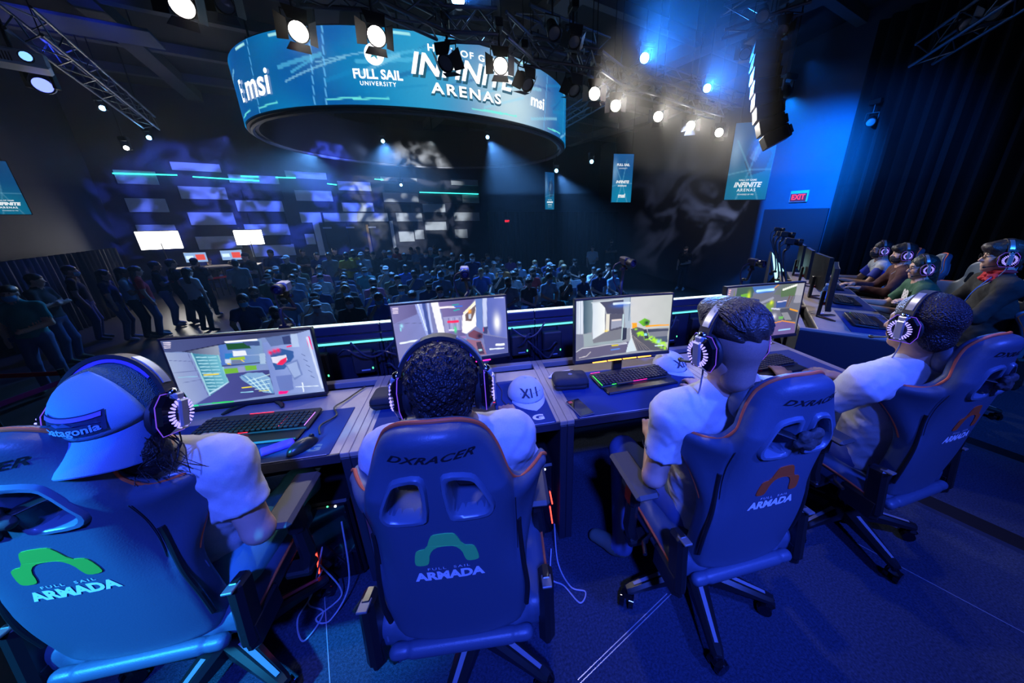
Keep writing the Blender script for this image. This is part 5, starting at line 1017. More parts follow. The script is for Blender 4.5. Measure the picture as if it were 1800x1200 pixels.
aL = onwall(180,380)[0]-9; aR = 16; b = MB(); vs = [wallp(aL,FZ),wallp(aR,FZ),wallp(aR,CZ),wallp(aL,CZ)]; b.add(vs+[v+HN*.2 for v in vs],[(0,1,2,3),(7,6,5,4),(0,4,5,1),(1,5,6,2),(2,6,7,3),(3,7,4,0)]); wb = struct(b.build('wall_back',wall_d,smooth=False))
def wpanel(u0,v0,u1,v1,m=None,name='panel'):
    (a0,z0),(a1,z1) = onwall(u0,v0),onwall(u1,v1); c = wallp((a0+a1)/2,(z0+z1)/2,.03); R = Matrix((HD,HN,Vector((0,0,1)))).transposed()
    b = MB(); b.box(c,(abs(a1-a0),.06,abs(z0-z1)),.01,R=R); return b.build(name,m or panel_l,wb,smooth=False)
for r_ in [(198,298,281,325),(219,348,299,373),(238,395,315,417),(298,284,390,303),(312,327,402,351),(329,373,416,395),(343,416,427,436),(400,306,492,324),(413,352,500,372),(428,394,511,413),(440,431,521,448),(517,334,586,354),(526,373,567,391),(567,374,683,389),(535,411,556,429),(549,391,573,448),(500,300,575,316),(592,318,653,336),(600,356,658,372),(668,310,733,321),(672,338,736,356),(695,374,743,389),(742,358,783,373),(746,390,785,404),(728,404,746,420),(700,407,729,424),(797,373,843,388),(799,403,822,418),(792,314,840,327),(812,342,842,357),(684,388,697,436)]: wpanel(*r_)
for r_ in [(424,333,500,351),(434,373,505,393),(447,413,512,430),(592,340,657,354),(675,322,720,336),(674,358,724,373),(737,341,795,356),(740,374,786,388),(698,390,728,404),(744,405,790,418),(798,358,835,373)]: wpanel(*r_,panel_k)
# doors in the back wall
(a0,z0),(a1,z1) = onwall(567,391),onwall(683,391); R = Matrix((HD,HN,Vector((0,0,1)))).transposed(); door_m = mat('door_dark',(.012,.014,.022),.5); zt = (z0+z1)/2
for k in range(3):
    w_ = (a1-a0)/3; b = MB(); b.box(wallp(a0+w_*(k+.5),(zt+FZ)/2,.05),(w_*.96,.05,zt-FZ),.01,R=R); d_ = b.build('door_%d' % (k+1),door_m,smooth=False); struct(d_); d_['label'] = 'dark hall door, %s of three' % ['left','middle','right'][k]
    b = MB(); b.box(wallp(a0+w_*(k+.15),zt-.22,.08),(.35,.01,.07),R=R); b.build('door_sign',mat('sign_pale',(.35,.38,.5),.5),d_,smooth=False)
b = MB(); b.box(wallp(a0+(a1-a0)*.64,zt-1.3,.09),(.10,.03,2.4),R=R); struct(b.build('trim_1',mat('wood_edge',(.30,.18,.07),.6),smooth=False))
# ceiling, beams, side walls
b = MB(); b.box((-2,12,CZ+.1),(36,46,.2)); ce = struct(b.build('ceiling',ceil_d,smooth=False))
CR = Matrix((HD,HN,Vector((0,0,1)))).transposed()
def ceil_beam(c, along, L, wd=.45, hh=.30):
    b = MB(); b.box(c,((L,wd,hh) if along == 'd' else (wd,L,hh)),R=CR); return b.build('beam',beam_m,ce,smooth=False)
q = atz(348,175,CZ-.15); a_q = (q-WP).dot(HD); n_q = (q-WP).dot(HN)
for k in range(-3,5): ceil_beam(Vector((0,0,CZ-.15))+Vector((WP.x,WP.y,0))+HD*(a_q+4.2*k)+HN*(-9),'n',30)
for k in range(-6,5): ceil_beam(Vector((0,0,CZ-.12))+Vector((WP.x,WP.y,0))+HD*0+HN*(n_q+2.6*k),'d',34,.22,.22)
b = MB(); b.box((9.4,10,2.4),(.2,40,7.2)); wr = struct(b.build('wall_right',wall_d,smooth=False))
cl = wallp(onwall(190,380)[0],0); p0 = cl; p1 = cl-HN*24; b = MB(); vs = [Vector((p0.x,p0.y,FZ)),Vector((p1.x,p1.y,FZ)),Vector((p1.x,p1.y,CZ)),Vector((p0.x,p0.y,CZ))]; b.add(vs+[v-HD*.2 for v in vs],[(0,1,2,3),(7,6,5,4),(0,4,5,1),(1,5,6,2),(2,6,7,3),(3,7,4,0)]); wl = struct(b.build('wall_left',wall_d,smooth=False))
b = MB(); b.box((0,-5.6,2.4),(30,.2,7.2)); struct(b.build('wall_rear',wall_d,smooth=False))
def curtain(label, P, Q, z0, z1, m, fold=.16, amp=.06):
    P, Q = Vector(P), Vector(Q); L = (Q-P).length; t = (Q-P)/L; nn = Vector((-t.y,t.x,0)); n = int(L/fold*6); r = random.Random(int(L*100)); vs=[]; ph = 0
    for i in range(n+1):
        ph += 2*math.pi/6*r.uniform(.7,1.3); o = P+t*(L*i/n)+nn*(amp*math.sin(ph)); vs += [(o.x,o.y,z0),(o.x+nn.x*amp*.3*math.sin(ph*.5),o.y,(z0+z1)/2),(o.x,o.y,z1)]
    b = MB(); b.add(vs,[(i*3+k,(i+1)*3+k,(i+1)*3+k+1,i*3+k+1) for i in range(n) for k in range(2)]); o = b.build('drape',m); tag(o,label,'curtain','black drapes'); sm = o.modifiers.new('s','SOLIDIFY'); sm.thickness = .01; return o
drape_g = mat('grey_drape',(.09,.085,.085),.9)
pA = aty(243,540,14.2); pB = aty(20,600,9.6); curtain('grey pleated drape along the left side behind the standing crowd',(pA.x,pA.y,0),(pB.x,pB.y,0),FZ,.72,drape_g,.2,.07)
curtain('tall black drape along the right wall behind the opposing team',(9.15,-1,0),(9.15,7.2,0),FZ,5.6,drape,.28,.08)
qa = wallp(onwall(850,380)[0],0,.5); curtain('wide black drape closing the hall behind the right seats',(qa.x,qa.y,0),(9.2,qa.y-.5,0),FZ,1.9,drape,.3,.08)
# exit door and signs on the right wall
def onright(u, v, x=9.28): d = pray(u,v); t = (x-CAM.x)/d.x; return CAM+d*t
red_e = emat('exit_red',(1,.02,.03),2.2)
def exit_sign(label, c, ax, w_, h_):
    t = thing('exit_sign',label,'sign',c,0); ax = Vector(ax).normalized(); nn = Vector((-ax.y,ax.x,0)); nn = nn if nn.dot(CAM-Vector(c)) > 0 else -nn; R = Matrix((ax,nn,Vector((0,0,1)))).transposed()
    b = MB(); b.box((0,0,0),(w_,.05,h_),.01,R=R); b.build('housing',mat('exit_housing',(.35,.36,.38),.5),t); b = MB(); b.box(nn*.027-Vector((0,0,h_*.1)),(w_*.92,.004,h_*.7),R=R); b.build('face',emat('exit_face',(.6,.01,.02),.12),t,smooth=False)
    sx = 1 if (Vector((0,0,1)).cross(nn)).dot(ax) > 0 else -1; text_on('lettering','EXIT',h_*.62,red_e,lambda x,y: nn*.032+ax*(x*sx)+Vector((0,0,y-h_*.08)),t,bold=h_*.012,sx=1.1); return t
c = onright(1405,345); c.x = 9.272; exit_sign('lit red EXIT sign on the right wall above the dark doorway',c,(0,1,0),.55,.30)
c = aty(891,388,15.5); exit_sign('small red EXIT sign far behind the right seats',c,HD,.14,.16)
pd0 = onright(1345,370); pd1 = onright(1462,352); b = MB(); b.box((9.27,(pd0.y+pd1.y)/2,(FZ+1.86)/2),(.06,abs(pd0.y-pd1.y),1.86-FZ),.01); d4 = struct(b.build('door_4',door_m,smooth=False)); d4['label'] = 'dark doorway below the exit sign'
# ================================================================ LED RING
RC = Vector((-.83,12.55,0)); RR = 4.3; RZ0, RZ1 = 3.665, 4.87
ring = thing('led_ring_screen','large round blue LED ring screen hanging from the ceiling','screen',(RC.x,RC.y,RZ0))
def rang(u, v):
    d = pray(u,v); ox, oy = -RC.x, -RC.y; A = d.x*d.x+d.y*d.y; B = 2*(ox*d.x+oy*d.y); C_ = ox*ox+oy*oy-RR*RR; D = max(0,B*B-4*A*C_); t = (-B-math.sqrt(D))/(2*A); p = CAM+d*t; return math.atan2(p.y-RC.y,p.x-RC.x), p.z
p = Pic(620,56,22.5,srgb(8,95,170)); S = srgb
r = np.random.RandomState(3)
base = .5+.5*np.sin(p.X*40+2*np.sin(p.Y*3)); p.mix(base*.5,S(10,150,205)); p.glow(.30,.4,.06,.8,S(5,70,140),.7); p.glow(.635,.75,.06,.7,S(205,232,240),.95); p.glow(.53,.5,.05,.9,S(60,190,230),.6)
for _ in range(60):
    x = r.uniform(0,1); y = r.uniform(-.2,1); L_ = r.uniform(.02,.10); p.line([(x,y),(x+L_,y-.35*r.uniform(.2,1))],S(*[[90,200,240],[10,80,160],[150,225,250],[20,140,200]][r.randint(4)]),r.uniform(.01,.06),.5)
for x in (.395,.41,.30,.78,.70): p.line([(x,1),(x+.012,0)],S(110,200,255),.03,.7)
for _ in range(14): x = r.uniform(.2,.9); p.line([(x,.93),(x+.04,.90)],S(120,255,240),.02,.8); p.line([(x+.05,.05),(x+.07,.05)],S(180,250,250),.04,.8)
th0 = math.pi*1.0; th1 = math.pi*2.0+.0
def rfn(X, Y): th = -math.pi*1.12+X*(math.pi*1.24); return np.stack([RR*np.cos(th),RR*np.sin(th),(1-Y)*(RZ1-RZ0)],1)
p.surf('screen',rfn,screen_mat('ring_screen',1.0),ring)
b = MB(); n_ = 96
b.add([(rr*math.cos(2*math.pi*i/n_),rr*math.sin(2*math.pi*i/n_),z) for i in range(n_) for rr,z in ((RR-.02,-.04),(RR-.02,RZ1-RZ0+.03),(RR-.25,RZ1-RZ0+.03),(RR-.25,-.04))],[(i*4+k,((i+1)%n_)*4+k,((i+1)%n_)*4+(k+1)%4,i*4+(k+1)%4) for i in range(n_) for k in range(4)]); b.build('ring_frame',mat('ring_black',(.015,.015,.02),.5),ring)
b = MB(); b.tube([((RR-.12)*math.cos(2*math.pi*i/64),(RR-.12)*math.sin(2*math.pi*i/64),-.06) for i in range(64)],.05,6,closed=True); b.build('lower_rim',mat('rim_grey',(.12,.12,.14),.5),ring)
for k in range(8):
    a = 2*math.pi*k/8; b = MB(); b.cyl(((RR-.15)*math.cos(a),(RR-.15)*math.sin(a),RZ1-RZ0),((RR-.15)*math.cos(a),(RR-.15)*math.sin(a),CZ-RZ0),.02,n=6); b.build('hanger',darkmetal,ring)
def rtext(name, txt, u, v, size, m, sx=1.0, **kw):
    th_, z_ = rang(u,v); text_on(name,txt,size,m,lambda x,y: Vector(((RR+.02)*math.cos(th_+x/RR),(RR+.02)*math.sin(th_+x/RR),z_-RZ0+y)),ring,sx=sx,**kw)
wt = emat('ring_letter_white',(.95,.98,1.0),1.6); wsh = emat('ring_letter_shadow',(.03,.18,.30),.6)
rtext('lettering','E',427,163,.55,wt,.6,bold=.01); rtext('lettering','msi',450,150,.62,wt,1.15,bold=.012,shear=.1)
rtext('lettering','FULL SAIL',664,132,.205,wt,1.0,bold=.006); rtext('lettering','UNIVERSITY',665,148,.095,wt,1.05,bold=.001,spacing=1.25)
th_, z_ = rang(658,96)
def rp(x, y, o=.02): return Vector(((RR+o)*math.cos(th_+x/RR),(RR+o)*math.sin(th_+x/RR),z_-RZ0+y))
b = MB(); b.add([rp(.17*math.cos(a),.17*math.sin(a)) for a in [i*math.pi/12 for i in range(24)]],[tuple(range(24))]); em_ = b.build('round_emblem',wt,ring,smooth=False); b = MB(); b.add([rp(x*.9,y*.9,.03) for x,y in ((-.11,.02),(-.03,.03),(0,.10),(.03,.03),(.12,.06),(.05,-.02),(.06,-.10),(0,-.04),(-.08,-.07),(-.04,-.01))],[tuple(range(10))]); b.build('emblem_figure',emat('ring_teal',(.05,.45,.6),.8),ring,smooth=False)
rtext('lettering','HALL OF GAME',823,98,.15,wt,1.3,spacing=1.2,bold=.003)
for (o,m) in ((.0,wsh),):
    th2, z2 = rang(817,128); text_on('lettering_shadow','INFINITE',.48,m,lambda x,y: Vector(((RR+.012)*math.cos(th2+(x+.03)/RR),(RR+.012)*math.sin(th2+(x+.03)/RR),z2-RZ0+y-.03)),ring,bold=.02,sx=1.12,shear=.25)
rtext('lettering','INFINITE',817,127,.48,wt,1.12,bold=.012,shear=.25)
th2, z2 = rang(824,166); text_on('lettering_shadow','ARENAS',.25,wsh,lambda x,y: Vector(((RR+.012)*math.cos(th2+x/RR),(RR+.012)*math.sin(th2+x/RR),z2-RZ0+y-.02)),ring,bold=.014,sx=1.35,spacing=1.25)
rtext('lettering','ARENAS',824,165,.25,wt,1.35,bold=.006,spacing=1.25); rtext('lettering','msi',944,180,.34,wt,1.15,bold=.008,shear=.1)
# ================================================================ HANGING BANNERS
scr_b = screen_mat('banner_screen',.9)
def banner(label, c, w_, h_, yaw, texts, bright=1.0, figure_=False):
    t = thing('hanging_banner',label,'banner',c,yaw); p = Pic(40,84,.5,tuple(x*bright for x in srgb(25,95,160))); q = lambda a: tuple(x*bright for x in a)
    p.glow(.5,.85,.8,.3,q(srgb(20,150,190)),.9); p.glow(.1,.35,.15,.2,q(srgb(140,190,230)),.7)
    if figure_:
        p.poly([(.45,.25),(.75,.2),(.95,.4),(.85,.62),(.5,.68),(.35,.5)],q(srgb(45,62,90)),.8); p.poly([(.55,.3),(.72,.32),(.6,.5),(.45,.45)],q(srgb(120,150,180)),.6)
    for i in range(6): p.line([(.5,.6),(.5+.6*math.cos(i),.6+.5*math.sin(i))],q(srgb(120,200,235)),.02,.4)
    p.surf('banner_face',lambda X,Y: np.stack([(X-.5)*w_,0*X-.012,(.5-Y)*h_],1),scr_b,t); b = MB(); b.box((0,.01,0),(w_+.03,.04,h_+.03),.006); b.build('banner_frame',satin,t)
    for (txt,x,y,sz,kw) in texts: text_on('lettering',txt,sz*w_,emat('banner_text',(.9,.96,1),.9*bright+.2),lambda X,Y: (x*w_+X,-.016,(.5-y)*h_+Y),t,**kw)
    b = MB(); hc = CZ-c[2]; b.tube([(-w_*.4,0,h_/2),(-w_*.4,0,hc)],.008,5); b.tube([(w_*.4,0,h_/2),(w_*.4,0,hc)],.008,5); b.build('hanging_wires',darkmetal,t); return t
def yaw_to(c, off=0): return math.degrees(math.atan2(CAM.y-c.y,CAM.x-c.x))+90+off
TX = [('HALL OF GAME',0,.735,.062,dict(bold=.001)),('INFINITE',0,.80,.165,dict(bold=.006,shear=.25)),('ARENAS',0,.87,.10,dict(bold=.002,spacing=1.3)),('POWERED BY MSI',0,.93,.05,dict())]
TF = [('FULL SAIL',0,.22,.15,dict(bold=.004)),('UNIVERSITY',0,.29,.08,dict()),('INFINITE',0,.57,.165,dict(bold=.006,shear=.25)),('ARENAS',0,.65,.10,dict(bold=.003,spacing=1.3)),('msi',0,.86,.26,dict(bold=.008,shear=.1))]
c = atd(1320,285,8.6); banner('wide hanging banner with a figure left of the line array',c,.98,1.75,-28,TX,.75,True)
c = atd(1094,314,10.5); banner('hanging banner lettered with the university name right of the ring',c,.62,1.35,-10,TF,.9)
c = atd(966,336,12.5); banner('slim hanging banner under the ring\'s right side',c,.40,1.25,20,TX,.6,True)
c = atd(-2,330,8.2); banner('hanging banner cut by the left edge of the picture',c,.55,1.2,38,TX,.6)
# ================================================================ RED LADDER
t = thing('step_ladder','red stepladder standing behind the opposing team\'s cameras','ladder',(0,0,0)); red_l = mat('ladder_red',(.65,.08,.05),.5); c = atd(1392,392,11.0); bz = FZ; tp = c.z
for sx in (-1,1):
    for q in (0,1): b = MB(); b.tube([Vector((c.x+sx*.20,c.y,tp)),Vector((c.x+sx*.28+(.0),c.y+(-.25 if q == 0 else .55),bz))],.028,6); b.build('rail',red_l,t)
for k in range(9): f_ = k/9; b = MB(); b.box((c.x,c.y-.25*(1-f_)-.0,bz+(tp-bz)*(f_+.06)),(.46+.12*(1-f_),.09,.03),.004); b.build('step',mat('ladder_step',(.45,.40,.36),.5),t)
b = MB(); b.box((c.x,c.y,tp+.01),(.46,.16,.06),.01); b.build('top_cap',red_l,t)
# ================================================================ TRUSS, FIXTURES
alu = mat('truss_alu',(.16,.17,.20),.35,.7)
def truss(label, P, Q, w_=.30, n=None, tri=False):
    P, Q = Vector(P), Vector(Q); L = (Q-P).length; t_ = (Q-P)/L; X = Vector((0,0,1)); Y = t_.cross(X).normalized(); X = Y.cross(t_); n = n or max(3,int(L/.5)); t = thing('lighting_truss',label,'truss',P,0,'lighting trusses')
    cr = [X*w_/2+Y*w_/2,X*w_/2-Y*w_/2,-X*w_/2-Y*w_/2,-X*w_/2+Y*w_/2]
    for c in cr: b = MB(); b.cyl(c,c+t_*L,.024,n=8); b.build('chord',alu,t)
    for i in range(n):
        b = MB(); a0 = t_*(L*i/n); a1 = t_*(L*(i+1)/n)
        for k in range(4): u_, v_ = cr[k],cr[(k+1)%4]; b.cyl((u_ if i%2 else v_)+a0,(v_ if i%2 else u_)+a1,.011,n=5)
        b.build('brace',alu,t)
    for f_ in (.1,.9): q = t_*(L*f_); b = MB(); b.cyl(q,Vector((q.x,q.y,CZ-P.z)),.007,n=5); b.build('hanger_cable',darkmetal,t)
    return t
def aim(P, Q): return (Vector(Q)-Vector(P)).to_track_quat('-Z','Y').to_matrix().to_4x4()
body_m = mat('fixture_black',(.018,.018,.02),.4); door_sil = mat('barn_door_metal',(.05,.05,.055),.45,.5)
FIX = {}
def fresnel(label, P, Q, lit, s_=1.0, color=(1,.93,.82), strength=40, doors=True, hang=.35):
    """lantern with lens and four barn doors; lens faces Q"""
    P = Vector(P); t = thing('stage_lantern',label,'stage light',P,0,'stage lanterns'); M = aim(P,Q) @ Matrix.Scale(s_,4)
    key = 'L%d' % int(lit)
    b = MB(M); b.lathe([(.0,.24),(.07,.24),(.085,.20),(.09,.06),(.105,.04),(.105,.0),(.092,.0),(.09,.02)],20); b.build('lantern_body',body_m,t)
    b = MB(M); b.lathe([(.0,.006),(.05,.010),(.088,.020)],20); b.build('lens',emat('lens_'+label[:14],color,strength) if lit else mat('lens_off',(.25,.26,.28),.1,coat=1),t)
    if doors:
        for k in range(4):
            M2 = M @ Matrix.Rotation(rad(90*k),4,'Z') @ Matrix.Translation((0,.10,-.0)) @ Matrix.Rotation(rad(52),4,'X'); b = MB(M2); b.add([(-.09,0,-.002),(.09,0,-.002),(.12,.15,-.002),(-.12,.15,-.002),(-.09,0,.002),(.09,0,.002),(.12,.15,.002),(-.12,.15,.002)],[(3,2,1,0),(4,5,6,7),(0,1,5,4),(1,2,6,5),(2,3,7,6),(3,0,4,7)]); b.build('barn_door',door_sil,t,smooth=False)
    b = MB(); ux = (M.to_3x3() @ Vector((1,0,0))).normalized()*.12*s_; c = (M.to_3x3() @ Vector((0,0,.12))); b.tube([c+ux,c+ux+Vector((0,0,.16*s_)),c-ux+Vector((0,0,.16*s_)),c-ux],.010,6); b.cyl(c+Vector((0,0,.16*s_)),c+Vector((0,0,hang)),.014,n=6); b.build('yoke',body_m,t); b = MB(); b.box(c+Vector((0,0,hang)),(.10,.24,.10),.01); b.build('clamp',darkmetal,t)
    return t
def mover(label, P, Q, color, strength, s_=1.0, hang=.3):
    P = Vector(P); t = thing('moving_light',label,'stage light',P,0,'moving head lights'); M = aim(P,Q) @ Matrix.Scale(s_,4)
    b = MB(M); b.lathe([(.0,.22),(.06,.22),(.095,.16),(.10,.04),(.085,.0),(.075,.0),(.074,.02)],18); b.build('head',body_m,t); b = MB(M); b.lathe([(.0,.004),(.04,.006),(.074,.016)],18); b.build('lens',emat('mover_'+label[:22],color,strength),t)
    b = MB(); c = (M.to_3x3() @ Vector((0,0,.10))); b.box(c+Vector((.115*s_,0,.07)),(.03,.08,.24),.01); b.box(c+Vector((-.115*s_,0,.07)),(.03,.08,.24),.01); b.box(c+Vector((0,0,.21)),(.28*s_,.20*s_,.10),.02); b.build('yoke_base',body_m,t); b = MB(); b.cyl(c+Vector((0,0,.25)),Vector((c.x,c.y,CZ-P.z)),.012,n=6); b.build('hanger',darkmetal,t); return t
LZ = 3.55; tgt = Vector((.4,1.2,1.0))
KEYS = [(320,10,1,'lit white lantern at the top left corner of the rig',CAM),(525,56,1,'lit white lantern hanging left over the ring screen',CAM),(662,64,1,'bright white lantern above the round emblem',CAM),(783,112,0,'unlit lantern with open doors over the ring lettering',Vector((-2,2,0))),(880,116,1,'bright white lantern in front of the ring lettering',CAM),(928,150,0,'unlit lantern in front of the ring\'s right end',Vector((3,3,0))),(1010,160,0,'unlit lantern right of the ring screen',Vector((3,3,0))),(1045,165,1,'bright white lantern first right of the ring',CAM),(1082,186,1,'bright white lantern second right of the ring',CAM),(1157,205,1,'white lantern third right of the ring',CAM),(1214,221,1,'white lantern fourth right of the ring',CAM),(1264,233,1,'white lantern fifth right of the ring, nearest the banner',CAM)]
kp = []
for (u,v,lit,lb,tg) in KEYS:
    P = atz(u,v,LZ); q = tg+Vector((.5,1.0,-.4)) if tg is CAM else tg; fresnel(lb,P,q,lit,1.0,strength=30,hang=.42); kp.append(P)
    if lit:
        d = ((Vector((.4,1.25,.85)) if u < 1040 else Vector((4.2,2.4,1.0)))-P).normalized(); light('key_'+lb[:24],'SPOT',P+d*.06,P+d,(105 if u < 1040 else 240),WHITE,.07,50,.6)
        if 1040 < u < 1230: d2 = (Vector((1.9,-1.4,2.9))-P).normalized(); light('spill_'+lb[:24],'SPOT',P+d2*.06,P+d2,700,WHITE,.07,40,.7)
for a_ in range(11): truss('truss length above the lanterns, %s from the left' % ['first','second','third','fourth','fifth','sixth','seventh','eighth','ninth','tenth','eleventh'][a_],kp[a_]+Vector((0,.08,.45)),kp[a_+1]+Vector((0,.08,.45)),.26)
mover('large blue moving light above the row of lanterns',atz(1133,102,4.9),CAM,(.10,.35,1),90,1.25,.5); mover('blue moving light left of the line array',atz(1243,155,4.6),CAM,(.12,.4,1),70,1.15,.6); mover('blue moving light at the top edge above the ring',atz(805,-2,4.5),CAM,(.2,.5,1),70,1.2,.6)
for nm,u,v,z,e in (('blue_beam_a',1133,102,4.9,8000),('blue_beam_b',1243,155,4.6,6000),('blue_beam_c',805,-2,4.5,3500)):
    P = atz(u,v,z); d = (Vector((1.0,-1.6,2.7))-P).normalized(); light(nm,'SPOT',P+d*.05,P+d,e,(.02,.20,1.0),.06,30,.7)
small = [(673,248,12),(857,241,12),(545,259,12.5),(580,266,12.5),(790,283,14.5),(828,283,14.5),(625,320,16),(705,325,16),(978,300,11.5),(1040,284,11),(180,190,8.5),(262,242,10)]
for i,(u,v,dp) in enumerate(small): P = atd(u,v,dp); mover('small blue moving light, number %s from the left among the far ones' % ['one','two','three','four','five','six','seven','eight','nine','ten','eleven','twelve'][sorted(small).index((u,v,dp))],P,CAM,(.18,.5,1),26,.75,.6)
P = atd(222,260,9.0); mover('small white moving light at left under the truss',P,CAM+Vector((-3,0,-1)),(1,1,.95),20,.7,.5)
for lb,u0,v0,z0,u1,v1,z1 in (('dark truss running up the left edge toward the projector',262,215,4.2,30,30,4.3),('truss crossing behind the ring on the right',985,215,4.6,1140,120,4.9),('short truss behind the line array',1150,130,5.0,1300,180,4.8),('truss high in the upper right corner',1625,95,4.3,1830,-40,4.3),('truss at the top right above the line array',1270,40,4.6,1420,-10,4.8),('truss at the top behind the lanterns',920,40,4.4,1060,90,4.6),('far truss under the ring',540,295,4.1,850,300,4.1)):
    truss(lb,atz(u0,v0,z0),atz(u1,v1,z1),.32)
for i,(u,v,z,q) in enumerate(((395,8,3.9,(0,0,1)),(975,60,3.9,(2,2,0)),(1010,75,4.0,(2,2,0)),(1340,30,4.4,(2,2,0)),(1375,55,4.4,(2,2,0)),(1700,45,4.2,(3,1,0)),(1745,25,4.2,(3,1,0)),(1530,215,3.6,(4,3,0)),(1310,95,4.4,(2,2,0)))): fresnel('unlit lantern in the dark rig, %s from the left' % ['first','second','third','fifth','sixth','eighth','ninth','seventh','fourth'][i],atz(u,v,z),q,0,.9,doors=i%2 == 0)
# projector on the left
P = atz(28,105,3.9); t = thing('projector','pale projector with a blue lens at the upper left edge','projector',P,35); b = MB(); b.box((0,0,0),(.62,.5,.2),.03); b.build('projector_case',white_pl,t); b = MB(); b.cyl((.12,-.24,.0),(.12,-.32,0),.07,.075,20); b.build('lens_tube',satin,t); b = MB(); b.ell((.12,-.322,0),(.06,.01,.06),16,6); b.build('lens',emat('projector_lens',(.15,.35,1),2.5),t)
for k in range(9): b = MB(); b.box((-.25+.028*k,-.252,-.02),(.012,.006,.11)); b.build('vent_slot',black,t,smooth=False)
b = MB(); b.tube([(0,0,.1),(0,0,1.2)],.025,6); b.build('ceiling_mount',darkmetal,t)
P = atz(75,150,3.75); t = thing('moving_light','blue moving light beside the projector at left','stage light',P,0,'moving head lights'); M = aim(P,(-3,3,0)); b = MB(M); b.lathe([(.0,.3),(.1,.3),(.14,.2),(.15,.05),(.13,0),(.11,0),(.11,.03)],18); b.build('head',mat('fixture_blue_black',(.04,.05,.09),.35),t); b = MB(M); b.lathe([(0,.005),(.06,.008),(.11,.02)],18); b.build('lens',emat('mover_left',(.15,.2,1),3),t); b = MB(); b.box((0,0,.35),(.36,.28,.14),.03); b.box((.18,0,.15),(.05,.1,.4),.01); b.box((-.18,0,.15),(.05,.1,.4),.01); b.build('yoke_base',body_m,t)
# ================================================================ LINE ARRAY
t = thing('line_array','curved black line array loudspeaker hanging at right','loudspeaker',(0,0,0)); spk = mat('speaker_black',(.016,.017,.02),.5); d0 = 5.6; pts = [(1345,78),(1344,100),(1343,122),(1343,144),(1344,166),(1346,188),(1350,210),(1357,232),(1367,252)]
for i in range(8):
    A = atd(*pts[i],d0); B = atd(*pts[i+1],d0); c = (A+B)/2; d = (B-A); ang = math.atan2(d.x*RT.x+d.y*RT.y,-d.z); L = d.length; R = Matrix.Rotation(YAW*-1-rad(20),3,'Z') @ Matrix.Rotation(-ang,3,'Y')
    b = MB(); b.box(c,(.36,.40,L*.95),.012,R=R); cb_ = b.build('cabinet',spk,t); b = MB(); b.box(c+R @ Vector((.195,0,0)),(.05,.34,L*.6),.008,R=R); b.build('rear_rigging',darkmetal,cb_); b = MB(); b.box(c+R @ Vector((-.02,-.205,0)),(.32,.012,L*.82),.004,R=R); b.build('grille',mat('grille_black',(.01,.01,.012),.7,bump=(300,.6)),cb_)
A = atd(1345,70,d0); b = MB(); b.box(A+Vector((0,0,.02)),(.5,.42,.05),.01); b.build('fly_frame',darkmetal,t); b = MB(); b.tube([A+Vector((.1,0,0)),A+Vector((.1,0,2.2))],.012,6); b.tube([A+Vector((-.1,0,0)),A+Vector((-.1,0,2.2))],.012,6); b.build('fly_cable',darkmetal,t)
# ================================================================ CROWD
def crowd_body(J, name):
    j = {k_: np.array(v,float) for k_,v in J.items()}; A = np.array(list(j.values())); lo = A.min(0)-.2; hi = A.max(0)+.2; s = SD(lo,hi,.021); P, C, N, H = j['pelvis'],j['chest'],j['neck'],j['head']; mid = (P+C)/2
    s.ell(H+V3(0,-.01,.03),(.078,.098,.085),.02,0); s.ell(H+V3(0,.028,-.035),(.060,.066,.085),.03,0); s.cap(H+V3(0,.09,.01),H+V3(0,.112,-.03),.011,.016,.01,0); s.cap(H+V3(0,-.02,-.06),N,.056,.06,.03,0)
    for sx in (-1,1): s.ell(H+V3(sx*.033,.088,.006),(.016,.012,.010),.0,4); s.ell(H+V3(sx*.08,-.005,0),(.012,.02,.03),.01,0)
    s.cap(P,mid,.135,.125,.05,1,(1.25,1,1)); s.cap(mid,C,.125,.135,.05,1,(1.28,.95,1)); s.cap(C,(C+N)/2,.13,.09,.05,1,(1.28,.9,1)); s.ell(P-V3(0,0,.03),(.17,.13,.12),.03,2)
    for k_ in ('L','R'):
        m_ = j['sh'+k_]+(j['el'+k_]-j['sh'+k_])*.62; s.cap(N,j['sh'+k_],.055,.064,.05,1); s.cap(j['sh'+k_],m_,.064,.060,.04,1); s.cap(m_,j['el'+k_],.048,.043,.02,0); s.cap(j['el'+k_],j['wr'+k_],.043,.032,.02,0); d = j['wr'+k_]-j['el'+k_]; d /= np.linalg.norm(d); s.cap(j['wr'+k_],j['wr'+k_]+d*.08,.036,.030,.02,0); s.cap(j['wr'+k_]+d*.02,j['wr'+k_]+d*.06+V3(0,0,.04),.02,.016,.01,0)
        s.cap(j['hip'+k_],j['kn'+k_],.098,.070,.04,2); s.cap(j['kn'+k_],j['an'+k_],.070,.055,.03,2); s.cap(j['an'+k_],j['toe'+k_],.048,.038,.02,3)
    o = s.mesh(name,[skin_a,tee,jeans,shoe_w,black]); COL.objects.unlink(o); return o.data, H
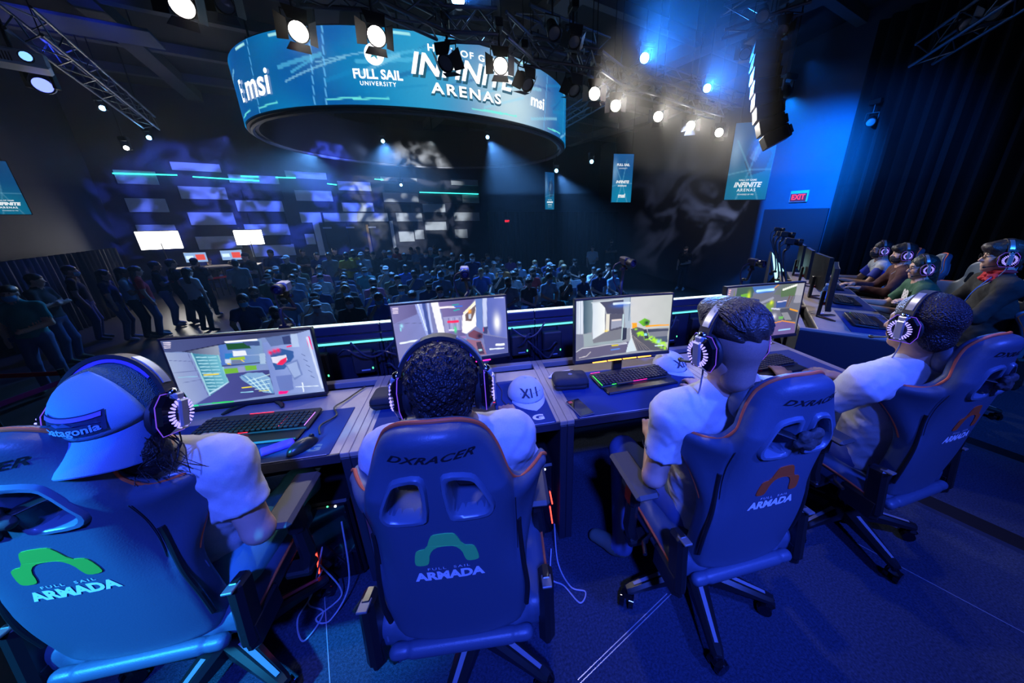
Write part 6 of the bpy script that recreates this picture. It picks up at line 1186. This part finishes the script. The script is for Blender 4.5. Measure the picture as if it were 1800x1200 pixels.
def stand_J(v):
    r = random.Random(v); J = dict(pelvis=(0,0,.95),chest=(0,-.01,1.25),neck=(0,-.02,1.47),head=(0,.02,1.63))
    for k_, sx in (('L',-1),('R',1)):
        J['sh'+k_] = (sx*.185,-.02,1.42); J['hip'+k_] = (sx*.09,0,.93); J['kn'+k_] = (sx*(.10+.03*r.random()),.03+.06*r.random(),.50); J['an'+k_] = (sx*(.11+.05*r.random()),-.01,.09); J['toe'+k_] = (sx*.15,.15,.04)
        if v == 0: J['el'+k_] = (sx*.24,-.02,1.14); J['wr'+k_] = (sx*.24,.06,.90)
        elif v == 1: J['el'+k_] = (sx*.25,.05,1.16); J['wr'+k_] = (-sx*.06,.20,1.20)
        elif v == 2: J['el'+k_] = (sx*.24,.02,1.13); J['wr'+k_] = (sx*(.05 if sx < 0 else .24),.22 if sx < 0 else .05,1.08 if sx < 0 else .9)
        else: J['el'+k_] = (sx*.27,-.04,1.15); J['wr'+k_] = (sx*.15,.10,1.0)
    return J
def sit_J(v):
    J = seated((0,.06,1.21),(0,-.05,.53),wid=.18)
    for k_, sx in (('L',-1),('R',1)):
        if v == 0: J['el'+k_] = V3(sx*.25,.06,.76); J['wr'+k_] = V3(sx*.06,.26,.66)
        elif v == 1: J['el'+k_] = V3(sx*.25,.10,.78); J['wr'+k_] = V3(sx*.16,.34,.66)
        elif sx > 0: J['el'+k_] = V3(.24,.16,.80); J['wr'+k_] = V3(.10,.22,1.02)
        else: J['el'+k_] = V3(-.24,.06,.76); J['wr'+k_] = V3(.04,.24,.70)
    if v == 1: J['knL'] = J['knL']+V3(-.08,0,0); J['knR'] = J['knR']+V3(.08,0,0)
    return J
SIT = [crowd_body(sit_J(v),'body') for v in range(3)]; STD = [crowd_body(stand_J(v),'body') for v in range(4)]
def only_mesh(fn):
    o = fn(); me = o.data; bpy.data.objects.remove(o); return me
HAIR = {st: only_mesh(lambda: hair_mesh(None,(0,0,0),np.eye(3),hair_k,st,1.04,.011)) for st in ('short','mop','long','curly')}
MASK = only_mesh(lambda: face_mask(None,(0,0,0),np.eye(3),white_pl))
def capmesh():
    s = SD((-.13,-.14,-.02),(.13,.25,.17),.012); s.ell((0,-.012,.045),(.090,.112,.088),0); s.cut((0,0,.042),(0,0,-1)); s.box((0,.13,.05),(.15,.12,.016),.006,.01,0); return s.mesh('cap',capc)
CAPM = only_mesh(capmesh)
SH = {'navy':(.015,.03,.12),'black':(.012,.012,.015),'white':(.55,.57,.6),'grey':(.22,.23,.25),'pink':(.65,.20,.35),'red':(.5,.03,.04),'blue':(.04,.10,.45),'olive':(.12,.13,.07),'yellow':(.65,.42,.03),'teal':(.04,.22,.24),'plaid blue':(.10,.14,.26),'charcoal':(.05,.05,.055),'purple':(.35,.10,.45),'pale blue':(.25,.38,.55),'orange':(.6,.2,.04)}
SHM = {k: mat('crowd_'+k.replace(' ','_'),v,.9) for k,v in SH.items()}; HR = {'black hair':hair_k,'brown hair':hair_br,'fair hair':mat('hair_fair',(.25,.15,.06),.5)}
MKM = {'white':mat('mask_white',(.6,.66,.72),.8),'blue':mat('mask_blue',(.15,.40,.65),.8),'black':maskk}; CPM = {'white':capc,'red':mat('cap_red',(.5,.05,.03),.8),'black':mat('cap_black',(.02,.02,.025),.8)}
SK = [skin_a,skin_a,skin_b,skin_c]; ORD = ['first','second','third','fourth','fifth','sixth','seventh','eighth','ninth','tenth','eleventh','twelfth','thirteenth','fourteenth','fifteenth','sixteenth','seventeenth','eighteenth','nineteenth','twentieth','twenty-first','twenty-second','twenty-third','twenty-fourth','twenty-fifth','twenty-sixth','twenty-seventh','twenty-eighth']
def crowd_person(P, rz, src, shirt, hair, style, mask, capc_, r, label, group, pants=None):
    me, H = src; th = thing('person',label,'person',P,rz,group); k = r.uniform(.95,1.05); th.scale = (k,k,k)
    o = bpy.data.objects.new('body',me); COL.objects.link(o); o.parent = th
    for i,m in enumerate((r.choice(SK),SHM[shirt],pants or r.choice([jeans,dark_p,dark_p,jeans,teal_p]),r.choice([shoe_w,shoe_m,black]),black)): o.material_slots[i].link = 'OBJECT'; o.material_slots[i].material = m
    def put(nm, mesh, m):
        q = bpy.data.objects.new(nm,mesh); COL.objects.link(q); q.parent = th; q.location = H; q.material_slots[0].link = 'OBJECT'; q.material_slots[0].material = m
    if hair: put('hair',HAIR[style],HR[hair])
    if capc_: put('cap',CAPM,CPM[capc_])
    if mask: put('face_mask',MASK,MKM[mask])
    return th
# folding chair
fgrey = mat('folding_chair_grey',(.40,.43,.48),.55); fch = thing('folding_chair','x','chair')
b = MB(); b.box((0,.0,.44),(.42,.40,.025),.01); b.build('seat',fgrey,fch); b = MB(); b.box((0,-.21,.70),(.42,.02,.32),.008,R=(-6,0,0)); b.build('backrest',fgrey,fch); b = MB()
for sx in (-1,1): b.tube([(sx*.22,.22,0),(sx*.22,-.19,.5),(sx*.21,-.235,.86)],.011,6); b.tube([(sx*.20,-.25,0),(sx*.20,.16,.43)],.011,6)
b.build('frame',mat('chair_frame_grey',(.25,.26,.28),.4,.6),fch)
rowname = ['front','second','third','fourth','fifth','sixth','seventh','eighth']; o0 = atz(613,528,.03); a0 = o0.dot(HD); c0 = o0.dot(HN); rr_ = random.Random(11); PEOPLE = []
frz = math.degrees(math.atan2(-HN.y,-HN.x))-90
for i in range(7):
    seats = []
    for k in range(-14,40):
        a = a0+k*.60+(.3 if i%2 else 0)*0+rr_.uniform(-.04,.04); c = c0+i*1.0; P = HD*a+HN*c; u_v = P+Vector((0,0,.03)); q = u_v-CAM; w_ = q.dot(FW)
        if w_ < 1: continue
        u = PPX+FPX*q.dot(RT)/w_; v = PPY-FPX*q.dot(UP)/w_
        if u < (415 if i < 3 else 470) or u > (1090 if i < 2 else 1010 if i < 4 else 900): continue
        if 790 < u < 870 and i < 2: continue
        if P.x > 8.6: continue
        seats.append((u,v,P))
    seats.sort(key=lambda s_: s_[0]); n_p = 0; n_c = 0
    for (u,v,P) in seats:
        P3 = Vector((P.x,P.y,FZ)); t = copy_tree(fch,None,'grey folding chair, %s from the left in the audience\'s %s row' % (ORD[min(n_c,27)],rowname[i]),P3,frz+rr_.uniform(-4,4)); t['group'] = 'audience folding chairs'; n_c += 1
        if rr_.random() < (.90 if i < 5 else .85): PEOPLE.append([u,v,P3,i,n_p]); n_p += 1
for ch in list(fch.children): bpy.data.objects.remove(ch)
bpy.data.objects.remove(fch)
spec = {}
for (u,v,sh,hr,st,mk,cpx) in [(432,540,'navy','black hair','curly','blue',None),(497,545,'white','black hair','short','black',None),(560,530,'white','brown hair','short','white','white'),(613,525,'black','black hair','long','white',None),(648,513,'blue','brown hair','short','white',None),(680,500,'charcoal','black hair','short',None,None),(713,488,'navy','black hair','short','black',None),(583,485,'white','black hair','short','blue',None),(560,480,'pink','brown hair','short','white',None),(650,490,'pink','black hair','mop','black',None),(760,490,'plaid blue','black hair','short','blue',None),(677,478,'grey','black hair','short','white','white'),(886,482,'black','black hair','short','blue','black'),(926,478,'red','black hair','short','black',None),(950,480,'olive','brown hair','mop',None,None),(978,480,'charcoal','black hair','mop',None,None),(1030,478,'navy','brown hair','short',None,None),(1055,473,'white','black hair','short',None,None),(1072,470,'black','brown hair','mop',None,None),(905,455,'purple','black hair','short','black',None),(880,462,'orange','black hair','short','black',None),(835,460,'white','black hair','short','blue',None),(753,463,'black','black hair','short','blue',None)]:
    best = min(range(len(PEOPLE)),key=lambda k_: (PEOPLE[k_][0]-u)**2+((PEOPLE[k_][1]-v)*2)**2+(1e6 if k_ in spec else 0)); spec[best] = (sh,hr,st,mk,cpx)
for k_,(u,v,P3,i,n_p) in enumerate(PEOPLE):
    if k_ in spec: sh,hr,st,mk,cpx = spec[k_]
    else: sh = rr_.choice(['navy','black','black','charcoal','grey','white','blue','teal','olive','navy','charcoal','pale blue','plaid blue']); hr = rr_.choice(['black hair','black hair','brown hair','brown hair','fair hair']); st = rr_.choice(['short','short','mop','curly','long']); mk = rr_.choice(['white','blue','black',None,'blue','black']); cpx = rr_.choice([None]*6+['black','white'])
    v_ = rr_.randrange(3); lb = 'seated spectator in %s%s, %s from the left in the %s row' % (sh,' with %s mask' % mk if mk else ' without mask',ORD[min(n_p,27)],rowname[i])
    crowd_person(P3,frz+rr_.uniform(-14,14),SIT[v_],sh,None if cpx else hr,st,mk,cpx,rr_,lb,'seated audience')
# standing people: feet found from head pixel at standing height
def standing(lst, where, group):
    for n_,(u,v,sh,hr,st,mk,cpx,pose,turn) in enumerate(sorted(lst)):
        P = atz(u,v,FZ+1.66); f_ = min(1,8.6/P.x) if P.x > 0 else 1; P = P*f_; crowd_person((P.x,P.y,FZ),turn,STD[pose],sh,None if cpx else hr,st,mk,cpx,rr_,'standing person in %s, %s from the left %s' % (sh,ORD[n_],where),group)
B_, K_, F_ = 'brown hair','black hair','fair hair'
standing([(20,520,'teal',B_,'short','blue',None,2,200),(62,497,'charcoal',K_,'short',None,None,1,-80),(122,478,'black',B_,'short','blue',None,0,-60),(178,478,'navy',K_,'long',None,None,2,-70),(212,476,'pale blue',B_,'long',None,None,1,-60),(236,474,'red',B_,'long',None,None,0,-50),(270,466,'black',K_,'short',None,None,1,-60),(300,464,'black',K_,'short',None,None,0,-40),(326,471,'white',K_,'long',None,None,2,-20),(340,458,'charcoal',K_,'short',None,None,1,0),(412,460,'grey',K_,'short',None,None,2,40),(432,452,'charcoal',B_,'short',None,None,1,160)],'in the crowd at the left','people standing at the left')
back = [(476,447,'navy',K_,'short',None,None,1,180),(503,452,'charcoal',B_,'short',None,'white',0,170),(532,443,'black',K_,'short',None,None,1,180),(556,445,'navy',B_,'short',None,None,0,185),(577,447,'grey',B_,'short',None,None,3,180),(608,448,'yellow',K_,'short','black',None,1,180),(622,447,'yellow',K_,'mop','black',None,0,180),(635,447,'white',K_,'short',None,'white',2,180),(655,444,'charcoal',K_,'short',None,None,0,180),(675,440,'black',K_,'short',None,'white',1,180),(697,437,'red',B_,'short','black',None,0,180),(710,446,'black',K_,'short',None,None,2,180),(722,438,'navy',K_,'short',None,None,0,180),(735,440,'pale blue',B_,'short',None,None,1,180),(748,442,'navy',K_,'short','white',None,0,180),(757,441,'teal',K_,'short',None,'white',3,180),(775,444,'charcoal',K_,'short',None,None,1,180),(795,446,'black',K_,'mop',None,None,0,180),(812,448,'charcoal',B_,'short','blue',None,1,180),(588,441,'black',K_,'short',None,None,0,180),(645,437,'black',K_,'short','black',None,1,180),(685,446,'charcoal',B_,'mop','blue',None,0,180),(765,437,'black',K_,'short','black',None,0,180),(830,451,'navy',K_,'short','white',None,2,180)]
standing(back,'among those standing at the back','people standing at the back')
standing([(1042,432,'white',K_,'short',None,None,2,170),(1075,425,'black',B_,'short','black',None,1,170),(1207,430,'black',K_,'short','black','black',2,120)],'among those standing by the right drape','people standing at the right')
# ---------------------------------------------------------------- demo stations at left: softboxes, monitors, barrier
soft_m = emat('softbox_white',(1,.95,.86),14)
def softbox(label, px, dep, w_, h_, tgt_):
    c = atd(px[0],px[1],dep); t = thing('softbox',label,'studio light',(c.x,c.y,FZ),0,'bright panel lights'); M = Matrix.Translation((0,0,c.z-FZ)) @ (Vector(tgt_)-c).to_track_quat('Y','Z').to_matrix().to_4x4(); b = MB(M); b.box((0,.02,0),(w_,.01,h_),.004); b.build('diffuser',soft_m,t); b = MB(M); b.box((0,-.02,0),(w_+.04,.06,h_+.04),.01); b.build('panel_case',black,t); b = MB(); b.cyl((0,0,.25),(0,0,c.z-FZ-.1),.018,n=8); b.build('stand_pole',darkmetal,t)
    for k in range(3): a = rad(30+120*k); b = MB(); b.tube([(0,0,.55),(.45*math.cos(a),.45*math.sin(a),.01)],.012,6); b.build('stand_leg',darkmetal,t)
    d = (Vector(tgt_)-c).normalized(); l = light('panel_light_'+label[:8],'AREA',c+d*.08,Vector(tgt_),11,(1,.92,.8),w_); l.data.shape = 'RECTANGLE'; l.data.size_y = h_
softbox('bright white panel light on a stand, left one',(281,422),12.3,1.05,.62,(-5.5,8.0,-.8)); softbox('bright white panel light on a stand, right one',(438,417),13.5,.85,.55,(-3.6,8.5,-.8))
for k,(px,lb) in enumerate((((345,452),'left demo monitor glowing behind the standing people'),((408,448),'right demo monitor glowing behind the standing people'))):
    c = atd(px[0],px[1],12.6); t = thing('demo_monitor',lb,'monitor',c,195,'demo monitors'); p = Pic(30,18,1.78,srgb(120,150,190)); p.rect(.5,.2,.9,.8,srgb(200,70,60)); p.rect(.05,.3,.4,.7,srgb(190,215,240)); p.surf('screen',lambda X,Y: np.stack([(.5-X)*.6*-1,0*X-.03,(.5-Y)*.34],1) @ np.array([[-1,0,0],[0,-1,0],[0,0,1]]),screen_mat('demo_screen',1.5),t); b = MB(); b.box((0,0,0),(.62,.04,.36),.008); b.build('housing',black,t); b = MB(); b.box((0,0,-.25),(.06,.04,.2)); b.box((0,0,-.345),(.25,.2,.015),.004); b.build('stand',black,t)
    b = MB(); b.box((0,0,0),(1.5,.7,.04),.006); o = b.build('tabletop',lam); o.location = (0,0,.0); tb = thing('demo_table','table under the %s demo monitor' % ['left','right'][k],'table',(c.x,c.y,c.z-.375),195,'demo tables'); o.parent = tb
    for sx in (-1,1):
        for sy in (-1,1): b = MB(); b.cyl((sx*.68,sy*.3,-.02),(sx*.68,sy*.3,FZ-(c.z-.375)),.02,n=6); b.build('leg',darkmetal,tb)
P = atz(366,458,FZ+1.25); crowd_person((P.x,P.y,FZ),20,SIT[0],'black',None,'short',None,'red',rr_,'seated gamer in a red cap at the demo monitor','demo players'); P = atz(404,459,FZ+1.27); crowd_person((P.x,P.y,FZ),15,SIT[1],'charcoal','brown hair','short',None,None,rr_,'seated gamer in charcoal at the right demo monitor','demo players')
def barrier(label, A, B, z, m, seg=True):
    A, B = Vector(A), Vector(B); t = thing('belt_barrier',label,'barrier',(A.x,A.y,FZ),0,'belt barriers'); D = B-A
    for q in (Vector((0,0,0)),Vector((D.x,D.y,0))): b = MB(); b.cyl(q,q+Vector((0,0,z)),.032,n=10); b.cyl(q,q+Vector((0,0,.02)),.17,n=18); b.build('post',satin,t)
    b = MB(); b.add([(0,0,z-.09),(D.x,D.y,z-.09),(D.x,D.y,z-.03),(0,0,z-.03)],[(0,1,2,3)]); o = b.build('belt',m,t,smooth=False); sm = o.modifiers.new('s','SOLIDIFY'); sm.thickness = .004
redb = mat('belt_red',(.65,.03,.04),.7); A = atz(355,490,FZ+.95); B = atz(445,478,FZ+.95); barrier('red belt barrier in front of the demo stations',A,B,.98,redb)
A = atz(108,652,FZ+.95); B = atz(-60,660,FZ+.95); barrier('dark red belt barrier at the left edge, nearer belt',A,B,.98,redb); B = atz(-80,720,FZ+.95); barrier('violet belt barrier slanting off the left edge',A+Vector((.05,-.05,0)),B,.90,mat('belt_violet',(.35,.04,.3),.7))

# laser light falling on the back wall, drawn as thin self-glowing tubes
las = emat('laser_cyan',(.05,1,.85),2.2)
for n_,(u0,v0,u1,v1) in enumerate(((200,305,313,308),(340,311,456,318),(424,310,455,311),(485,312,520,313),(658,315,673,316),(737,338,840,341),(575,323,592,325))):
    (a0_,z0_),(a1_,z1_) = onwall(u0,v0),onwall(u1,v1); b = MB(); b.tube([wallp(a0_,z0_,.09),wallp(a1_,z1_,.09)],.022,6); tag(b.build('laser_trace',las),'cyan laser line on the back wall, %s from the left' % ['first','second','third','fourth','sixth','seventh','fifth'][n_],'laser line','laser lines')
# pillows last, so that no chair copy inherits one
for t in PIL: pillow(t); strap(t)
# ================================================================ spots on crowd and walls; wall_fill and right_glow are added to brighten
for nm,u,v,dp,tgt_,e,col,ang in (('crowd_a',545,259,12.0,(-4,9,-.5),2300,(.10,.36,1),70),('crowd_b',673,248,11.5,(-1,9.5,-.5),2300,(.10,.36,1),70),('crowd_c',857,241,11.5,(3,10.5,-.5),3000,(.10,.36,1),70),('crowd_d',978,300,11.0,(5,10.5,-.5),2200,(.10,.36,1),70),('left_a',262,242,9.5,(-8,11,-1),500,(.02,.10,1),70)):
    P = atd(u,v,dp); d = (Vector(tgt_)-P).normalized(); light(nm,'SPOT',P+d*.15,Vector(tgt_),e,col,.08,ang,.8)
def gobo(nm, P, T, e, col, ang, sc):
    l = light(nm,'SPOT',P,T,e,col,.05,ang,.4); d = l.data; d.use_nodes = True; nt = d.node_tree; em = nt.nodes['Emission']; tc = nt.nodes.new('ShaderNodeTexCoord'); n = nt.nodes.new('ShaderNodeTexNoise'); n.inputs['Scale'].default_value = sc; n.inputs['Detail'].default_value = 2; n.inputs['Distortion'].default_value = 1.2
    r = nt.nodes.new('ShaderNodeValToRGB'); r.color_ramp.elements[0].position = .46; r.color_ramp.elements[1].position = .66; nt.links.new(tc.outputs['Normal'],n.inputs['Vector']); nt.links.new(n.outputs['Fac'],r.inputs[0]); m = nt.nodes.new('ShaderNodeMath'); m.operation = 'MULTIPLY'; m.inputs[1].default_value = 1.0; nt.links.new(r.outputs[0],m.inputs[0]); nt.links.new(m.outputs[0],em.inputs['Strength'])
gobo('gobo_white_wall',atd(760,250,10.0),wallp(3.2,2.2),3200,(.85,.92,1),42,9); gobo('gobo_blue_wall',atd(600,255,10.0),wallp(-1.0,2.0),6000,(.06,.12,1),50,7); gobo('gobo_blue_left',atd(400,240,10.0),wallp(-5,2.0),3000,(.10,.16,1),50,7); gobo('gobo_right',atd(1214,221,7.2)+Vector((0,.2,0)),Vector((9.3,13,2.6)),3200,(.6,.7,1),46,6)
light('wall_fill','SPOT',atd(640,262,9.5),wallp(-2,1.8),800,(.16,.26,.60),.1,95,.8)
light('right_glow','SPOT',atd(1420,110,6.0),Vector((9.3,6.5,2.6)),500,(.01,.16,1),.1,75,.9)
P = atd(1385,165,6.4); mover('blue moving light hidden behind the line array',P,Vector((9.3,7.5,2.6)),(.02,.2,1),40,.9,.5); light('array_glow','SPOT',P+Vector((.15,.1,-.05)),Vector((9.3,8.2,2.6)),8000,(.0,.17,1),.08,66,.9)
c = atz(118,42,5.35); R = Matrix((HD,HN,Vector((0,0,1)))).transposed(); t = thing('ceiling_baffle','dark flat ceiling baffle lit violet blue at the upper left','ceiling panel',c); b = MB(); b.box((0,0,0),(2.6,1.0,.06),.01,R=R); b.build('baffle_board',mat('baffle',(.10,.11,.16),.7),t); b = MB(); b.tube([(-.9,-.3,0),(-.9,-.3,CZ-c.z)],.01,5); b.tube([(.9,.3,0),(.9,.3,CZ-c.z)],.01,5); b.build('hanger',darkmetal,t)
light('baffle_glow','SPOT',atz(90,130,3.9)+Vector((0,0,.3)),c,260,(.03,.07,1),.06,60,.8)
# ================================================================ HAZE
hz = bpy.data.materials.new('stage_haze'); hz.use_nodes = True; nt = hz.node_tree; nt.nodes.remove(nt.nodes['Principled BSDF']); vsn = nt.nodes.new('ShaderNodeVolumeScatter'); vsn.inputs['Color'].default_value = (1,1,1,1); vsn.inputs['Density'].default_value = .004; vsn.inputs['Anisotropy'].default_value = .35; nt.links.new(vsn.outputs[0],nt.nodes['Material Output'].inputs['Volume'])
b = MB(); b.box((-.2,10.5,2.4),(18.6,11.6,6.9)); hzo = b.build('haze',hz,smooth=False); tag(hzo,'thin stage haze filling the hall beyond the desks','haze',None,'stuff')
hz2 = hz.copy(); hz2.name = 'upper_haze'; hz2.node_tree.nodes['Volume Scatter'].inputs['Density'].default_value = .010
b = MB(); b.box((-.2,10.5,4.1),(18.5,11.5,3.5)); hzo = b.build('haze',hz2,smooth=False); tag(hzo,'thicker haze layer hanging around the lighting rig','haze',None,'stuff')
